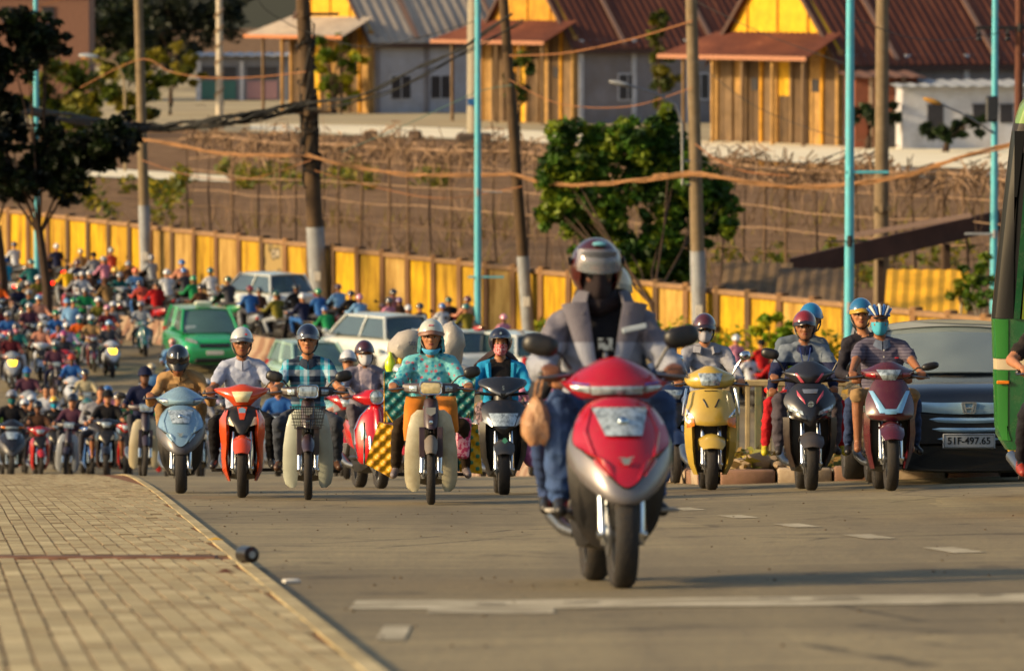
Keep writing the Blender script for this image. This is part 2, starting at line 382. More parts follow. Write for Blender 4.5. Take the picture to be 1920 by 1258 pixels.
for i in range(60):
    y = EI+rp.uniform(.15, 4); px = rp.uniform(1355, 1480) if i < 40 else rp.uniform(1480, 1900)
    leaves(mb, (xat(px, y), y, gzx(xat(px, y), y)+.2), rp.uniform(.05, .16), 14, .07, rp, nm=3, squash=1.2)
mb.build('island_weeds', [leafmat('6a6a22'), leafmat('8a7a2e'), leafmat('7d6330')], kind='stuff')
yr = 66.; rail = root('picket_railing', 'dark green and beige picket railing on the weedy traffic island', 'railing', (0,0,0)); gp = M('4d5a41', .6, var=.2, dirt=.7, dirtc='8a744e'); bp_ = M('a08e66', .6, var=.2, dirt=.4)
x = xat(1362, yr); k = 0
while x < xat(1640, yr):
    mb = MB(); mb.box((x, yr, gzx(x, yr)+.62), (.055 if k % 3 else .085, .05, .92), .008); mb.build('picket', gp if k % 2 else bp_, rail); x += .125; k += 1
mb = MB(); mb.box(((xat(1360, yr)+xat(1640, yr))/2, yr, gzx(3, yr)+1.10), (xat(1640, yr)-xat(1360, yr), .075, .075), .012); mb.build('top_rail', bp_, rail)
mb = MB(); mb.box(((xat(1360, yr)+xat(1640, yr))/2, yr, gzx(3, yr)+.22), (xat(1640, yr)-xat(1360, yr), .06, .06), .012); mb.build('bottom_rail', gp, rail)
# ---- concrete barrier between the carriageways
bar = root('lane_barrier', 'long low pinkish concrete barrier with slanted stripes dividing the two carriageways', 'barrier')
b = NB('striped_barrier'); v = b.co(); sp = b.n('ShaderNodeSeparateXYZ'); b.l(v, sp.inputs[0])
st = b.math('FRACT', b.math('MULTIPLY', b.math('ADD', sp.outputs[0], b.math('MULTIPLY', sp.outputs[2], .8)), 1.0))
c = b.mix(b.math('GREATER_THAN', st, .5), '9d8874', '80604f'); c = b.mix(b.ramp(b.noise(v, 2.5, 6, .7), [(.4, 0.), (.75, .7)]), c, '7d6a55')
b.col(c); b.set(.85); BARM = b.mat
mb = MB(); mb.loft([[(s*.96, -.24, 0), (s*.96, -.2, .14), (s*.96, -.09, .3), (s*.96, -.075, .72), (s*.96, .075, .72), (s*.96, .09, .3), (s*.96, .2, .14), (s*.96, .24, 0)] for s in (-1, 1)]); barm = mb.mesh('barrier_block', BARM, 30)
pts = [Vector((xat(1345, 82), 82, 0)), Vector((-1.4, 118, 0)), Vector((-3.3, 140, 0)), Vector((-4.6, 158, 0)), Vector((-6.6, 167, 0)), Vector((-10, 175.5, 0)), Vector((-16.5, 188, 0)), Vector((-27, 207, 0))]
for a, q in zip(pts, pts[1:]):
    d = q-a; n = max(1, round(d.length/1.98)); ang = math.atan2(d.y, d.x)
    for i in range(n):
        p = a+d*((i+.5)/n); link('barrier_block', barm, bar, (p.x, p.y, gz(p.y)), (0, -math.atan(-slope(p.y))*1, ang))
# ================================================================ yellow boundary wall along the far road
fw = root('boundary_wall', 'long yellow plastered boundary wall of bays between brown posts along the far road', 'wall')
def wallmat(c1, c2, seed):
    b = NB('yellow_plaster'); v = b.geo((1, 1, 1)); n1 = b.noise(v, .9+.1*seed, 7, .65); n2 = b.noise(b.geo((1.6, 1.6, .25)), 1.8, 6, .7)
    c = b.ramp(n1, [(.3, c1), (.7, c2)]); c = b.mix(b.ramp(n2, [(.42, 0.), (.68, .85)]), c, '68491f')
    b.col(c); b.set(.9, spec=.15); b.bump(n1, .3, .05); return b.mat
WM = [wallmat('a88424', 'c09a34', 0), wallmat('b08c44', 'c0a058', 1), wallmat('b89020', 'cca424', 2), wallmat('a0824a', 'b49658', 3)]
b = NB('graffiti_plaster'); vo = b.n('ShaderNodeTexVoronoi'); vo.inputs['Scale'].default_value = 2.4; b.l(b.geo(), vo.inputs[0])
b.col(b.ramp(vo.outputs['Distance'], [(.15, '16140f'), (.3, 'a89c86'), (.45, '22201a'), (.6, '8f7a4c')])); b.set(.9); GRAF = b.mat
def unitbox(name, d, m, bev=.02):
    mb = MB(); mb.box((0, 0, d[2]/2), d, bev); return mb.mesh(name, m, 40)
PM = [unitbox('wall_panel', (1.64, .14, 1), m) for m in WM+[GRAF]]
POSTM = [M('6a4a30', .9, var=.25, dirt=.5, scale=2), M('4f3a28', .9, var=.25, dirt=.5, scale=2), M('7d5a38', .9, var=.2, dirt=.5, scale=2)]
PS = [unitbox('post', (.3, .3, 1), m) for m in POSTM]
CO = unitbox('coping', (1.78, .3, .16), M('8a6b4c', .9, var=.25, dirt=.4, scale=2)); ANG = math.atan2(DIRN.y, DIRN.x)
rp = random.Random(21); FP0 = Vector((-19.03, 216, 0))
def ftop(s): return float(np.interp(s, [-30, 0, 37, 63, 90], [2.85, 2.72, 2.25, 1.98, 1.9]))
s = -16.2
while s < 86:
    p = FP0+DIRN*s; q = FP0+DIRN*(s+.9); t = ftop(s+.9); kk = 4 if 21.0 < s < 22.9 else rp.choice([0, 0, 1, 2, 2, 3])
    o = link('wall_panel', PM[kk], fw, (q.x, q.y, ZF-.05), (0, 0, ANG)); o.scale.z = t-.12
    o = link('post', PS[rp.choice([0, 0, 1, 1, 2])], fw, (p.x, p.y, ZF-.05), (0, 0, ANG)); o.scale.z = t+.14
    link('coping', CO, fw, (q.x+NRM.x*.0, q.y, ZF+t-.166), (0, 0, ANG)); s += 1.8
# ---- verge weeds along the foot of the wall
mb = MB()
for i in range(46):
    s = rp.uniform(40, 80); p = FP0+DIRN*s-NRM*rp.uniform(.3, 1.2); leaves(mb, (p.x, p.y, ZF+rp.uniform(.1, .9)), rp.uniform(.2, .5), 40, .12, rp, nm=2)
mb.build('verge_weeds', [leafmat('8a8a1e'), leafmat('5f7a1c')], kind='stuff')
# ================================================================ scaffold fence overgrown with dry creeper, scrub behind
TW = M('5f4a36', .9, var=.3); TW2 = M('8a7058', .9, var=.3); TW3 = M('3c2c20', .9, var=.3)
sf = root('creeper_fence', 'tall thin pole and wire fence overgrown with dry brown creeper behind the yellow wall', 'fence')
OFF = 20.
def fpt(s, off=OFF): p = FP0+DIRN*s+NRM*off; return p
mb = MB(); mb.tube([(0,0,0), (.05,.02,2.6), (0,0,4.9)], [.07, .06, .05], 6); fp1 = mb.mesh('post', TW, 50)
mb = MB(); mb.tube([(0,0,0), (-.06,.02,2.4), (.08,0,4.7)], [.05, .045, .04], 6); fp2 = mb.mesh('post', TW3, 50)
s = -26; rp = random.Random(9)
while s < 92:
    p = fpt(s); o = link('post', rp.choice([fp1, fp2]), sf, (p.x, p.y, ZF-.1), (rp.gauss(0, .03), rp.gauss(0, .03), rp.random()*6)); s += rp.uniform(1.4, 2.6)
for z in (1.5, 2.3, 3.1, 3.9, 4.6):
    mb = MB(); P = []
    for i in range(40):
        p = fpt(-26+3*i); P.append((p.x, p.y, ZF+z+rp.gauss(0, .07)))
    mb.tube(P, .025 if z < 4.5 else .07, 5); mb.build('rail', TW2 if z > 2 else TW, sf)
mb = MB()                                                         # the dry creeper itself
for i in range(4300):
    s = rp.uniform(-26, 92); top = rp.random() < .82
    p = fpt(s); z0 = 4.7+rp.gauss(0, .3)+.25*math.sin(s*.7) if top else rp.uniform(.6, 4.6)
    a = Vector((p.x, p.y, ZF+z0))+NRM*rp.gauss(0, .35)
    L = rp.uniform(.4, 1.5); d = (DIRN*rp.gauss(0, .8)+Vector((0,0,-abs(rp.gauss(.5, .6)))) + NRM*rp.gauss(0,.3)).normalized()*L
    if not top: d = (DIRN*rp.gauss(0, .35)+Vector((0,0,rp.choice([-1, 1])))).normalized()*L
    r = rp.uniform(.012, .035)*(1 if top else .6); m_ = a+d*.5+Vector((rp.gauss(0,.1), 0, rp.gauss(0,.1))); e = a+d; u = d.cross(Vector((.3,1,.2))).normalized()*r
    mb.add([a-u, a+u, m_+u, m_-u, e], [(0,1,2,3), (3,2,4)], rp.randrange(3))
mb.build('dry_creeper', [TW, TW2, TW3], sf, kind='stuff')
mb = MB(); rp = random.Random(31)                                  # scrub and dead brush on the waste ground
for i in range(330):
    s = rp.uniform(-45, 100); off = rp.uniform(3, 75); p = fpt(s, off); h = rp.uniform(.3, 1.3)
    for k in range(16):
        a = p+Vector((rp.gauss(0, .8), rp.gauss(0, .8), ZF)); d = Vector((rp.gauss(0, .35), rp.gauss(0, .35), rp.uniform(.5, 1)))*h*1.3; u = Vector((rp.uniform(.02, .05), 0, 0))
        mb.add([a-u, a+u, a+d], [(0,1,2)], rp.randrange(3))
mb.build('dead_brush', [TW, TW2, M('7a6a2e', .9, var=.3)], kind='stuff')
mb = MB()
for i in range(60):
    if i < 32: px, py = rp.uniform(330, 860), rp.uniform(300, 335)
    elif i < 46: px, py = rp.uniform(110, 330), rp.uniform(335, 400)
    else: px, py = rp.uniform(1340, 1860), rp.uniform(455, 520)
    p = flat(px, py+25); leaves(mb, (p.x, p.y, ZF+.4), rp.uniform(.4, 1.0), 70, .2, rp, nm=3)
mb.build('scrub', [leafmat('8a7d18'), leafmat('6a6a1a'), leafmat('4d5a18')], kind='stuff')
# ---- concrete apron in front of the warehouses, pale canal bank strip, pool
def ground_poly(name, px, mat, dz):
    vs = []
    for x, y in px: p = flat(x, y); vs.append((p.x, p.y, ZF+dz))
    me = bpy.data.meshes.new(name); me.from_pydata(vs, [], [tuple(range(len(vs)))]); me.materials.append(mat); return link(name, me, kind='structure')
ground_poly('apron', [(-200, 262), (250, 226), (380, 246), (700, 256), (1000, 268), (1340, 296), (1960, 322), (2400, 330), (2300, 150), (-300, 120)], APRON, 0.)
ground_poly('canal_bank', [(470, 234), (700, 236), (1000, 246), (1340, 266), (1960, 270), (1960, 321), (1500, 306), (1340, 294), (1000, 266), (700, 254), (470, 244)], BANK, .02)
ground_poly('path', [(130, 312), (420, 330), (440, 342), (130, 330)], BANK, .02)
b = NB('brown_pool'); b.col('6f4a26'); b.set(.08, spec=.8); b.bump(b.noise(b.geo((1, .4, 1)), 2.0), .1, .05)
ground_poly('water', [(1345, 300), (1960, 326), (1960, 345), (1345, 318)], b.mat, .02)
# ================================================================ warehouses
def corr(mb, A, B, n, amp, th=.06, mi=0):
    """corrugated sheet between edge A(a,b) and edge B(a,b), ribs along the fall"""
    a0, a1 = map(Vector, A); b0, b1 = map(Vector, B); nn = (a1-a0).cross(b0-a0).normalized()
    if nn.z < 0: nn = -nn
    r1, r2 = [], []
    for i in range(2*n+1):
        t = i/(2*n); o = nn*(amp if i % 2 else -amp); r1.append(a0.lerp(a1, t)+o); r2.append(b0.lerp(b1, t)+o)
    k = len(r1); dn = -nn*th
    mb.add(r1+r2+[p+dn for p in r1]+[p+dn for p in r2], [(i, i+1, k+i+1, k+i) for i in range(k-1)]+[(2*k+i+1, 2*k+i, 3*k+i, 3*k+i+1) for i in range(k-1)]+[(k+i, k+i+1, 3*k+i+1, 3*k+i) for i in range(k-1)]+[(i+1, i, 2*k+i, 2*k+i+1) for i in range(k-1)], mi)
def rust(c1, c2, c3, seed):
    b = NB('sheet_roof'); v = b.co(); c = b.ramp(b.noise(b.co(sc=(.15, .6, .15)), 1.4+seed*.2, 7, .65), [(.3, c1), (.6, c2), (.8, c3)]); b.col(c); b.set(.7, spec=.25); return b.mat
YW = [M('c08a24', .85, var=.25, scale=.9, dirt=.7, dirtc='7a5a2a'), M('a8824a', .85, var=.25, scale=.9, dirt=.7), M('d0a020', .85, var=.2, scale=.9, dirt=.5, dirtc='8a641c')]
BRW = M('4f3e2e', .9, var=.35, scale=.8, dirt=.5); BRW2 = M('6a5640', .9, var=.35, scale=.8, dirt=.5)
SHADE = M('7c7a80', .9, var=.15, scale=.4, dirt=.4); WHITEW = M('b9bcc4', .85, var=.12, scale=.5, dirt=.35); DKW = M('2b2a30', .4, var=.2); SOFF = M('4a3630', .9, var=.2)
def warehouse(label, px, D, W, L, h, rise, roofm, roofe, gable, pent=3.4, side=SHADE, ribs=40, wins=(), low=0):
    g = Vector((xat(px, D), D, ZF)); rt = root('warehouse', label, 'warehouse', g, (0, 0, ANG))
    # gable end: bays of plaster and boarding between pilasters, darkened for lean-to shade
    n = 8; bw = W/n; hp = h+.35
    for i in range(n):
        mt = [YW[1], BRW, BRW2, YW[1], BRW, BRW2, YW[2], BRW][(i+len(wins)) % 8]
        mb = MB(); mb.box((bw*(i+.5), .15, hp/2), (bw-.3, .2, hp)); mb.build('bay_wall', mt, rt)
        if i in (1, 4):
            mb = MB(); mb.box((bw*(i+.5), .0, 1.7), (bw*.62, .12, 3.4)); mb.box((bw*(i+.5)-.2, -.05, 1.7), (.09, .06, 3.4)); mb.build('door', BRW2 if i == 1 else BRW, rt)
        if i in (2, 6):
            mb = MB(); mb.box((bw*(i+.5), .02, 4.2), (bw*.45, .1, .9)); mb.build('window', DKW, rt)
    for i in range(n+1):
        mb = MB(); mb.box((bw*i, .08, hp/2), (.34, .5, hp), .03); mb.build('pilaster', (YW[1], BRW2, BRW, YW[0])[i % 4], rt)
    mb = MB(); mb.extr([(.0, h+.2), (W, h+.2), (W/2, h+rise)], .22, o=.06); mb.build('gable_wall', gable, rt)
    for i in (1, 3, 5):
        x = W*(i+1)/8; t = h+rise*(1-abs(2*x/W-1)); mb = MB(); mb.box((x, -.02, (h+t)/2), (.14, .12, max(.2, t-h-.3))); mb.build('batten', YW[0], rt)
    # roof: two slopes with overhang, ridge, barge boards
    ov = .9; ex = .5; sl_ = rise/(W/2)
    mb = MB(); corr(mb, ((W/2, -ex, h+rise+.15), (W/2, L, h+rise+.15)), ((W+ov, -ex, h-ov*sl_+.15), (W+ov, L, h-ov*sl_+.15)), ribs, .045); mb.build('roof_slope', roofm, rt, 20)
    mb = MB(); corr(mb, ((W/2, L, h+rise+.15), (W/2, -ex, h+rise+.15)), ((-ov, L, h-ov*sl_+.15), (-ov, -ex, h-ov*sl_+.15)), ribs, .045); mb.build('roof_slope', roofm, rt, 20)
    mb = MB(); mb.tube([(W/2, -ex, h+rise+.2), (W/2, L, h+rise+.2)], .22, 6); mb.build('ridge_cap', roofe, rt)
    for sgn in (-1, 1):
        a = Vector((W/2, -ex-.05, h+rise+.05)); e = Vector((W/2+sgn*(W/2+ov), -ex-.05, h-ov*sl_+.05)); mb = MB()
        mb.loft([[a+Vector((0,0,.2)), a+Vector((0,.12,.2)), a+Vector((0,.12,-.25)), a+Vector((0,0,-.25))], [e+Vector((0,0,.2)), e+Vector((0,.12,.2)), e+Vector((0,.12,-.25)), e+Vector((0,0,-.25))]]); mb.build('barge_board', SOFF, rt)
    mb = MB(); mb.box((W+ov-.1, L/2, h-ov*sl_-.1), (.14, L, .34)); mb.build('eave_board', SOFF, rt)
    # lean-to roof across the gable end
    mb = MB(); corr(mb, ((-.2, -.0, h+1.55), (W+.4, -.0, h+1.55)), ((-pent*.85, -pent, h-.1), (W+1.2, -pent, h-.1)), 22, .06); mb.build('lean_to_roof', roofm, rt, 20)
    mb = MB(); mb.box((W/2-pent*.425+.6, -pent-.03, h-.25), (W+pent*.85+1.2, .1, .3)); mb.build('lean_to_board', roofe, rt)
    for i in range(5):
        mb = MB(); mb.box((W*i/4, -pent+.5, h/2), (.22, .22, h)); mb.build('post', YW[1] if i % 2 else BRW2, rt)
    # long shaded side
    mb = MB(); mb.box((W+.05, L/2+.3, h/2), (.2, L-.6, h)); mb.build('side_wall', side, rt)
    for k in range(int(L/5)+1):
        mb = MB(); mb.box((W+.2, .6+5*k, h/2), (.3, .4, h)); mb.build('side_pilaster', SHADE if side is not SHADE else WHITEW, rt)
    for y0 in (4.5, 13, 22, 33):
        a = Vector((W/2+.3, y0, h+rise+.02)); e = Vector((W+ov*.7, y0, h-ov*sl_*.7+.22)); mb = MB(); mb.loft([[p+Vector((0, d, z)) for d, z in ((-.2, .0), (.2, .0), (.2, .1), (-.2, .1))] for p in (a, e)]); mb.build('roof_strip', M('8a6a58', .7, var=.2), rt)
    for y0, z0, ww, hh in wins:
        mb = MB(); mb.box((W+.17, y0, z0), (.1, ww+.3, hh+.3)); f_ = mb.build('window', WHITEW, rt)
        mb = MB(); mb.box((W+.2, y0, z0), (.1, ww, hh)); mb.box((W+.27, y0, z0), (.05, .08, hh), mi=1); mb.build('pane', [DKW, WHITEW], f_)
    return rt
RED = rust('46261e', '663a2a', '8a5a40', 0); REDE = M('9a6a50', .8, var=.2); GRY = rust('857c74', 'a89c8e', '96704e', 1); ORE = M('a86a42', .8, var=.2)
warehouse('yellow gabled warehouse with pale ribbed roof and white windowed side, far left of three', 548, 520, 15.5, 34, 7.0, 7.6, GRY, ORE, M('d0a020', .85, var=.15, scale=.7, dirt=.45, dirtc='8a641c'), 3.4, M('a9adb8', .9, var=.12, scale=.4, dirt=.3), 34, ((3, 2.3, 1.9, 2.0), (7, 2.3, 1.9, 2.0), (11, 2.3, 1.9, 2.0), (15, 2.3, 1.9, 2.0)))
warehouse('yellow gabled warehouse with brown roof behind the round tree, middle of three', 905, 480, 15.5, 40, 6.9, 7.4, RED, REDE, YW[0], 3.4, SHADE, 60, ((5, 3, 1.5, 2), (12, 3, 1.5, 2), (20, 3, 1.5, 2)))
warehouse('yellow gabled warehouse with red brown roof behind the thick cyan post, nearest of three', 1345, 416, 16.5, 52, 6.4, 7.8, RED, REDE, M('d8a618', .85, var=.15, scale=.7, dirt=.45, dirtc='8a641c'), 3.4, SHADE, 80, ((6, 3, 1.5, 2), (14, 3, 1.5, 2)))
def hut(name, label, px, D, w_, d_, h, wall, roofm, front=(), rise=.8, rot=0., over=.5):
    rt = root(name, label, 'building', (xat(px, D), D, ZF), (0, 0, rot))
    mb = MB(); mb.box((0, d_/2, h/2), (w_, d_, h)); mb.build('wall', wall, rt)
    mb = MB(); corr(mb, ((-w_/2-over, d_+over, h+rise), (w_/2+over, d_+over, h+rise)), ((-w_/2-over, -over*1.6, h+.05), (w_/2+over, -over*1.6, h+.05)), max(4, int(w_*(1.2 if D > 200 else 3.5))), .05 if D > 200 else .018); mb.build('roof', roofm, rt, 20)
    for nm, x, z, ww, hh, mt in front:
        mb = MB(); mb.box((x, -.04, z), (ww, .14, hh)); mb.box((x, -.1, z+hh/2+.05), (ww+.16, .1, .1)); mb.build(nm, mt, rt)
    return rt
TEAL = M('2f5f5a', .6, var=.2); GB = M('70737c', .85, var=.15, scale=.5, dirt=.3)
hut('kiosk', 'grey blue flat kiosk with teal shutters behind the twisted white pole', 455, 565, 9, 6, 4.4, GB, M('9a9ca2', .7, var=.1), (('shutter', -2.3, 1.0, 3.4, 1.7, TEAL), ('shutter', 2, 1.0, 3.0, 1.7, M('8a6a70', .7)), ('opening', -2.3, 2.7, 3.4, 1.1, DKW), ('opening', 2, 2.7, 3.0, 1.1, DKW), ('column', 0, 1.9, .35, 3.8, WHITEW), ('column', -4.3, 1.9, .5, 3.8, WHITEW)), .3)
hut('annex', 'low white annex with dark windows under the red brown roof', 1805, 394, 8.6, 5, 4.3, WHITEW, M('9aa0a6', .7, var=.15, dirt=.3), (('window', -2.0, 2.2, 1.1, 1.6, DKW), ('window', 1.1, 2.4, .9, 1.2, DKW), ('window', 3, 2.4, .9, 1.2, DKW)), .4, .12)
hut('brick_shed', 'small reddish brick shed with two posts beside the white annex', 1660, 396, 4.4, 4, 4.9, M('7a4432', .9, var=.25, scale=2, dirt=.3), M('6a4a3c', .8), (('post', -1.1, 2.4, .25, 4.8, M('a89078', .8)), ('post', 1.2, 2.4, .25, 4.8, M('a89078', .8)), ('opening', 0, 1.2, 1.4, 2.3, DKW)), .4, .12)
hut('roofed_house', 'brown pink roofed house at the top left corner behind the trees', 55, 560, 12, 8, 11.0, M('7d5a4a', .9, var=.2), M('8a5a4c', .8, var=.2, scale=.6), (('window', -2, 8.5, 1.2, 1.4, DKW), ('window', 2, 8.5, 1.2, 1.4, DKW)), 2.6)
rt = hut('sheet_shed', 'low shed with a bright yellow sheet roof behind the wall', 1735, 172, 2.2, 2.4, 1.2, BRW, M('d8a21c', .6, var=.15, scale=1.5, dirt=.3, dirtc='8a5a1c'), (), 1.25, -.1, .15)
hut('sheet_shed', 'low shed with a rusty grey sheet roof beside the yellow roofed one', 1525, 176, 2.0, 2.2, 1.35, BRW, M('5d4c3a', .8, var=.4, scale=2.2, dirt=.6), (), .95, -.1, .2)
hut('sheet_shed', 'low shed with a pale brown sheet roof behind the wall near the tree', 1415, 180, 1.8, 2, 1.4, BRW, M('6a563e', .8, var=.4, scale=2.2, dirt=.6), (), .9, -.1, .2)
mb = MB(); a, e = at(1480, 505, 188), at(1900, 408, 196)
mb.loft([[a+Vector((0,0,.35)), a+Vector((0,.5,.35)), a+Vector((0,.5,-.35)), a+Vector((0,0,-.35))], [e+Vector((0,0,.35)), e+Vector((0,.5,.35)), e+Vector((0,.5,-.35)), e+Vector((0,0,-.35))]])
gd = tag(mb.build('girder', M('4a2f24', .85, var=.3, scale=1.2)), 'rusty brown sloping girder rising behind the sheds on thin legs', 'girder')
for t in (.1, .4, .7, .95):
    p = a.lerp(e, t); mb = MB(); mb.box((p.x, p.y+.25, (p.z+ZF)/2-.2), (.2, .2, p.z-ZF-.4)); mb.build('leg', TW3, gd)
mb = MB(); mb.box((a.lerp(e, .5).x, a.lerp(e, .5).y-.1, a.lerp(e,.5).z+.55), (a-e).length and (4.6, .1, .16), rot=Matrix.Rotation(-math.atan2((e-a).z, (e-a).x), 3, 'Y')); mb.build('handrail', M('9a8070', .6), gd)
# ================================================================ trees
def poly_clumps(poly, n, r0, r1, seed):
    rp = random.Random(seed); out = []; xs = [p[0] for p in poly]; ys = [p[1] for p in poly]
    while len(out) < n:
        x, y = rp.uniform(min(xs), max(xs)), rp.uniform(min(ys), max(ys)); ins = False
        for (a, b_), (c, d) in zip(poly, poly[1:]+poly[:1]):
            if (b_ > y) != (d > y) and x < (c-a)*(y-b_)/(d-b_)+a: ins = not ins
        if ins: out.append((x, y, rp.uniform(r0, r1)))
    return out
BARK = M('3a2a1e', .95, var=.3, scale=4); BARKP = M('8d8474', .9, var=.2, scale=3)
def tree(name, label, px, D, clumps, cols, size=.13, dens=1., trunk=.16, bark=BARK, base=None, cat='tree', group=None, seed=1, depth=.8, forks=True):
    rp = random.Random(seed); g = base if base is not None else gnd(px, D)
    rt = root(name, label, cat, g, group=group); mb = MB(); k = D/F; cs = []
    for cx, cy, r in clumps:
        c = at(cx, cy, D+rp.uniform(-depth, depth)*r*k*1.2)-g; cs.append((c, r*k))
    mid = sum((c for c, r in cs), Vector())/len(cs); zt = min(c.z-r*.3 for c, r in cs); fork = Vector((mid.x*.35, 0, max(zt*.75, .3)))
    mb.tube([(0,0,-.2), (fork.x*.4+.06, 0, fork.z*.5), fork], [trunk*1.25, trunk*.95, trunk*.8], 8)
    for c, r in (cs[::max(1, len(cs)//7)] if forks else cs[:3]):
        m_ = fork.lerp(c, .5)+Vector((rp.gauss(0,.15), rp.gauss(0,.15), .15))*r; mb.tube([fork-Vector((0,0,.1)), m_, c], [trunk*.36, trunk*.18, trunk*.05], 5)
        for q in range(2):
            e = c+Vector((rp.gauss(0,1), rp.gauss(0,1), rp.gauss(0,1))).normalized()*r*.75; mb.tube([m_, m_.lerp(e, .6), e], [trunk*.25, trunk*.16, trunk*.05], 4)
    mb.build('trunk', bark, rt)
    mb = MB()
    for c, r in cs:
        n = int(dens*r*r/(size*size)*15.0); sub = []
        for _ in range(max(4, int(n/45))):
            d = Vector((rp.gauss(0,1), rp.gauss(0,1), rp.gauss(0,1))).normalized()*r*rp.uniform(.2, 1.); sub.append((c+d, r*rp.uniform(.26, .46), rp.randrange(len(cols))))
        for sc_, sr, mi in sub: leaves(mb, sc_, sr, 45, size, rp, mi, squash=.75, droop=.3)
    mb.build('crown', [leafmat(c) for c in cols], rt, 180)
    return rt
tree('broadleaf_tree', 'bushy dark green roadside tree behind the helmeted rider in the grey jacket', 1240, 178, poly_clumps([(1025,330),(1040,262),(1085,232),(1120,268),(1165,240),(1205,250),(1225,185),(1265,200),(1285,250),(1335,262),(1330,330),(1365,395),(1340,440),(1290,455),(1285,520),(1215,525),(1165,475),(1120,465),(1085,425),(1035,400)], 70, 30, 48, 4), ['385a1a', '4d701e', '243f10', '74841f'], .13, 2.0, .15, seed=4, base=gnd(1240, 173.5))
tree('shade_tree', 'near black shade tree at the left edge with branches over the cyan post', 92, 178, poly_clumps([(-60,40),(30,35),(100,45),(125,75),(90,95),(70,130),(30,150),(20,190),(70,205),(150,210),(240,225),(250,262),(200,300),(150,335),(110,350),(40,360),(-60,370)], 60, 24, 46, 6), ['10190a', '17240c', '0b1208', '1e2c0e'], .13, 2.2, .16, seed=6)  # leaves coloured near black: the backlit shade is painted into them
tree('shade_tree', 'dark leaning tree trunk and crown cut by the left picture edge', 6, 186, [(-60,60,60),(-40,200,50),(-10,300,40),(-70,320,50),(-20,120,40),(10,350,34)], ['10190a', '17240c', '0b1208'], .16, 1., .2, seed=8)  # backlit shade painted into these leaf colours too
tree('street_tree', 'yellow green upright tree against the pale roofed warehouse', 625, 505, [(605,85,26),(640,75,26),(615,115,34),(655,115,30),(610,155,32),(645,150,34),(625,185,26)], ['8a8a10', '6f7d14', '4d6612', 'a39a18'], .34, .9, .3, seed=10)
for i, (nm, lb, px, D, cl, cols) in enumerate([
    ('far_tree', 'big dark blue green tree mass behind the kiosk and first pole', 330, 640, [(240,30,60),(320,20,70),(390,40,60),(300,80,60),(360,95,45),(430,10,40)], ['1c2416', '242c1c', '141c12']),
    ('far_tree', 'dark tree beside the brown pink roof at the top left', 190, 620, [(160,30,50),(215,60,60),(150,80,50),(250,90,50),(225,15,50)], ['1f2a14', '2c3616', '182010']),
    ('far_tree', 'olive green tree behind the curved grey street lamp', 240, 450, [(200,130,46),(260,120,46),(230,170,50),(180,180,46),(290,165,40),(270,205,40)], ['4d5a12', '6a6a18', '33420f', '7d7620']),
    ('far_tree', 'olive tree between the cyan post and the curved lamp', 130, 430, [(90,140,46),(140,160,52),(100,200,50),(160,215,50),(60,180,40),(60,110,36)], ['46520f', '5f6616', '2c3a0e', '75701c']),
    ('far_tree', 'yellowish tree right of the first concrete pole', 320, 500, [(300,110,30),(340,105,34),(325,140,36),(295,150,30),(355,140,25)], ['6a6612', '7d7218', '4a5010']),
    ('slim_tree', 'slim olive tree standing against the brown roof', 1237, 440, [(1237,35,20),(1235,65,24),(1240,100,26),(1236,140,30),(1245,170,30)], ['4d5214', '6a6418', '35400f']),
    ('bush', 'dark green bushes beside the middle warehouse door', 1155, 470, [(1140,190,30),(1170,205,30),(1130,215,26)], ['1c2c18', '26381a', '33441a']),
    ('bush', 'small yellow green bush before the nearest gable wall', 1482, 410, [(1478,212,22),(1492,228,22),(1470,238,18)], ['6a6a14', '8a7d18', '4d5a12']),
    ('bush', 'dark bush left of the small brick shed', 1625, 393, [(1610,205,24),(1640,215,26),(1665,215,24)], ['22331a', '2c3f1c', '1a2814']),
    ('bush', 'dark hedge bush before the white annex', 1770, 386, [(1740,245,18),(1770,240,22),(1800,236,24),(1835,232,24)], ['22331a', '2c3f1c', '1a2814']),
    ('bush', 'hanging green shrub on the leaning pole', 968, 300, [(968,110,22),(990,125,22),(955,150,26),(975,180,26)], ['33480f', '4d5a14', '263a10'])]):
    tree(nm, lb, px, D, cl, cols, .36 if D > 380 else .2, .9, .22, seed=20+i, forks=D < 400)
tree('young_tree', 'small green tree in front of the wall beside the bus', 1838, 160, [(1830,515,34),(1850,545,30),(1815,560,26),(1845,490,24)], ['4d6a14', '6a7d1c', '35520f'], .12, 1., .08, BARKP, seed=50)
tree('young_tree', 'pale trunked sapling near the thick cyan post', 1800, 161.5, [(1795,540,22),(1812,560,20)], ['5d6a14', '7d7d1c'], .12, 1., .1, BARKP, seed=51)
tree('bush', 'yellow green weeds at the foot of the wall behind the yellow scooter', 1440, 163, [(1420,615,24),(1445,600,26),(1470,620,22),(1440,640,24)], ['8a9a14', '6a8a14', 'a8a31c'], .13, .9, .05, seed=52)
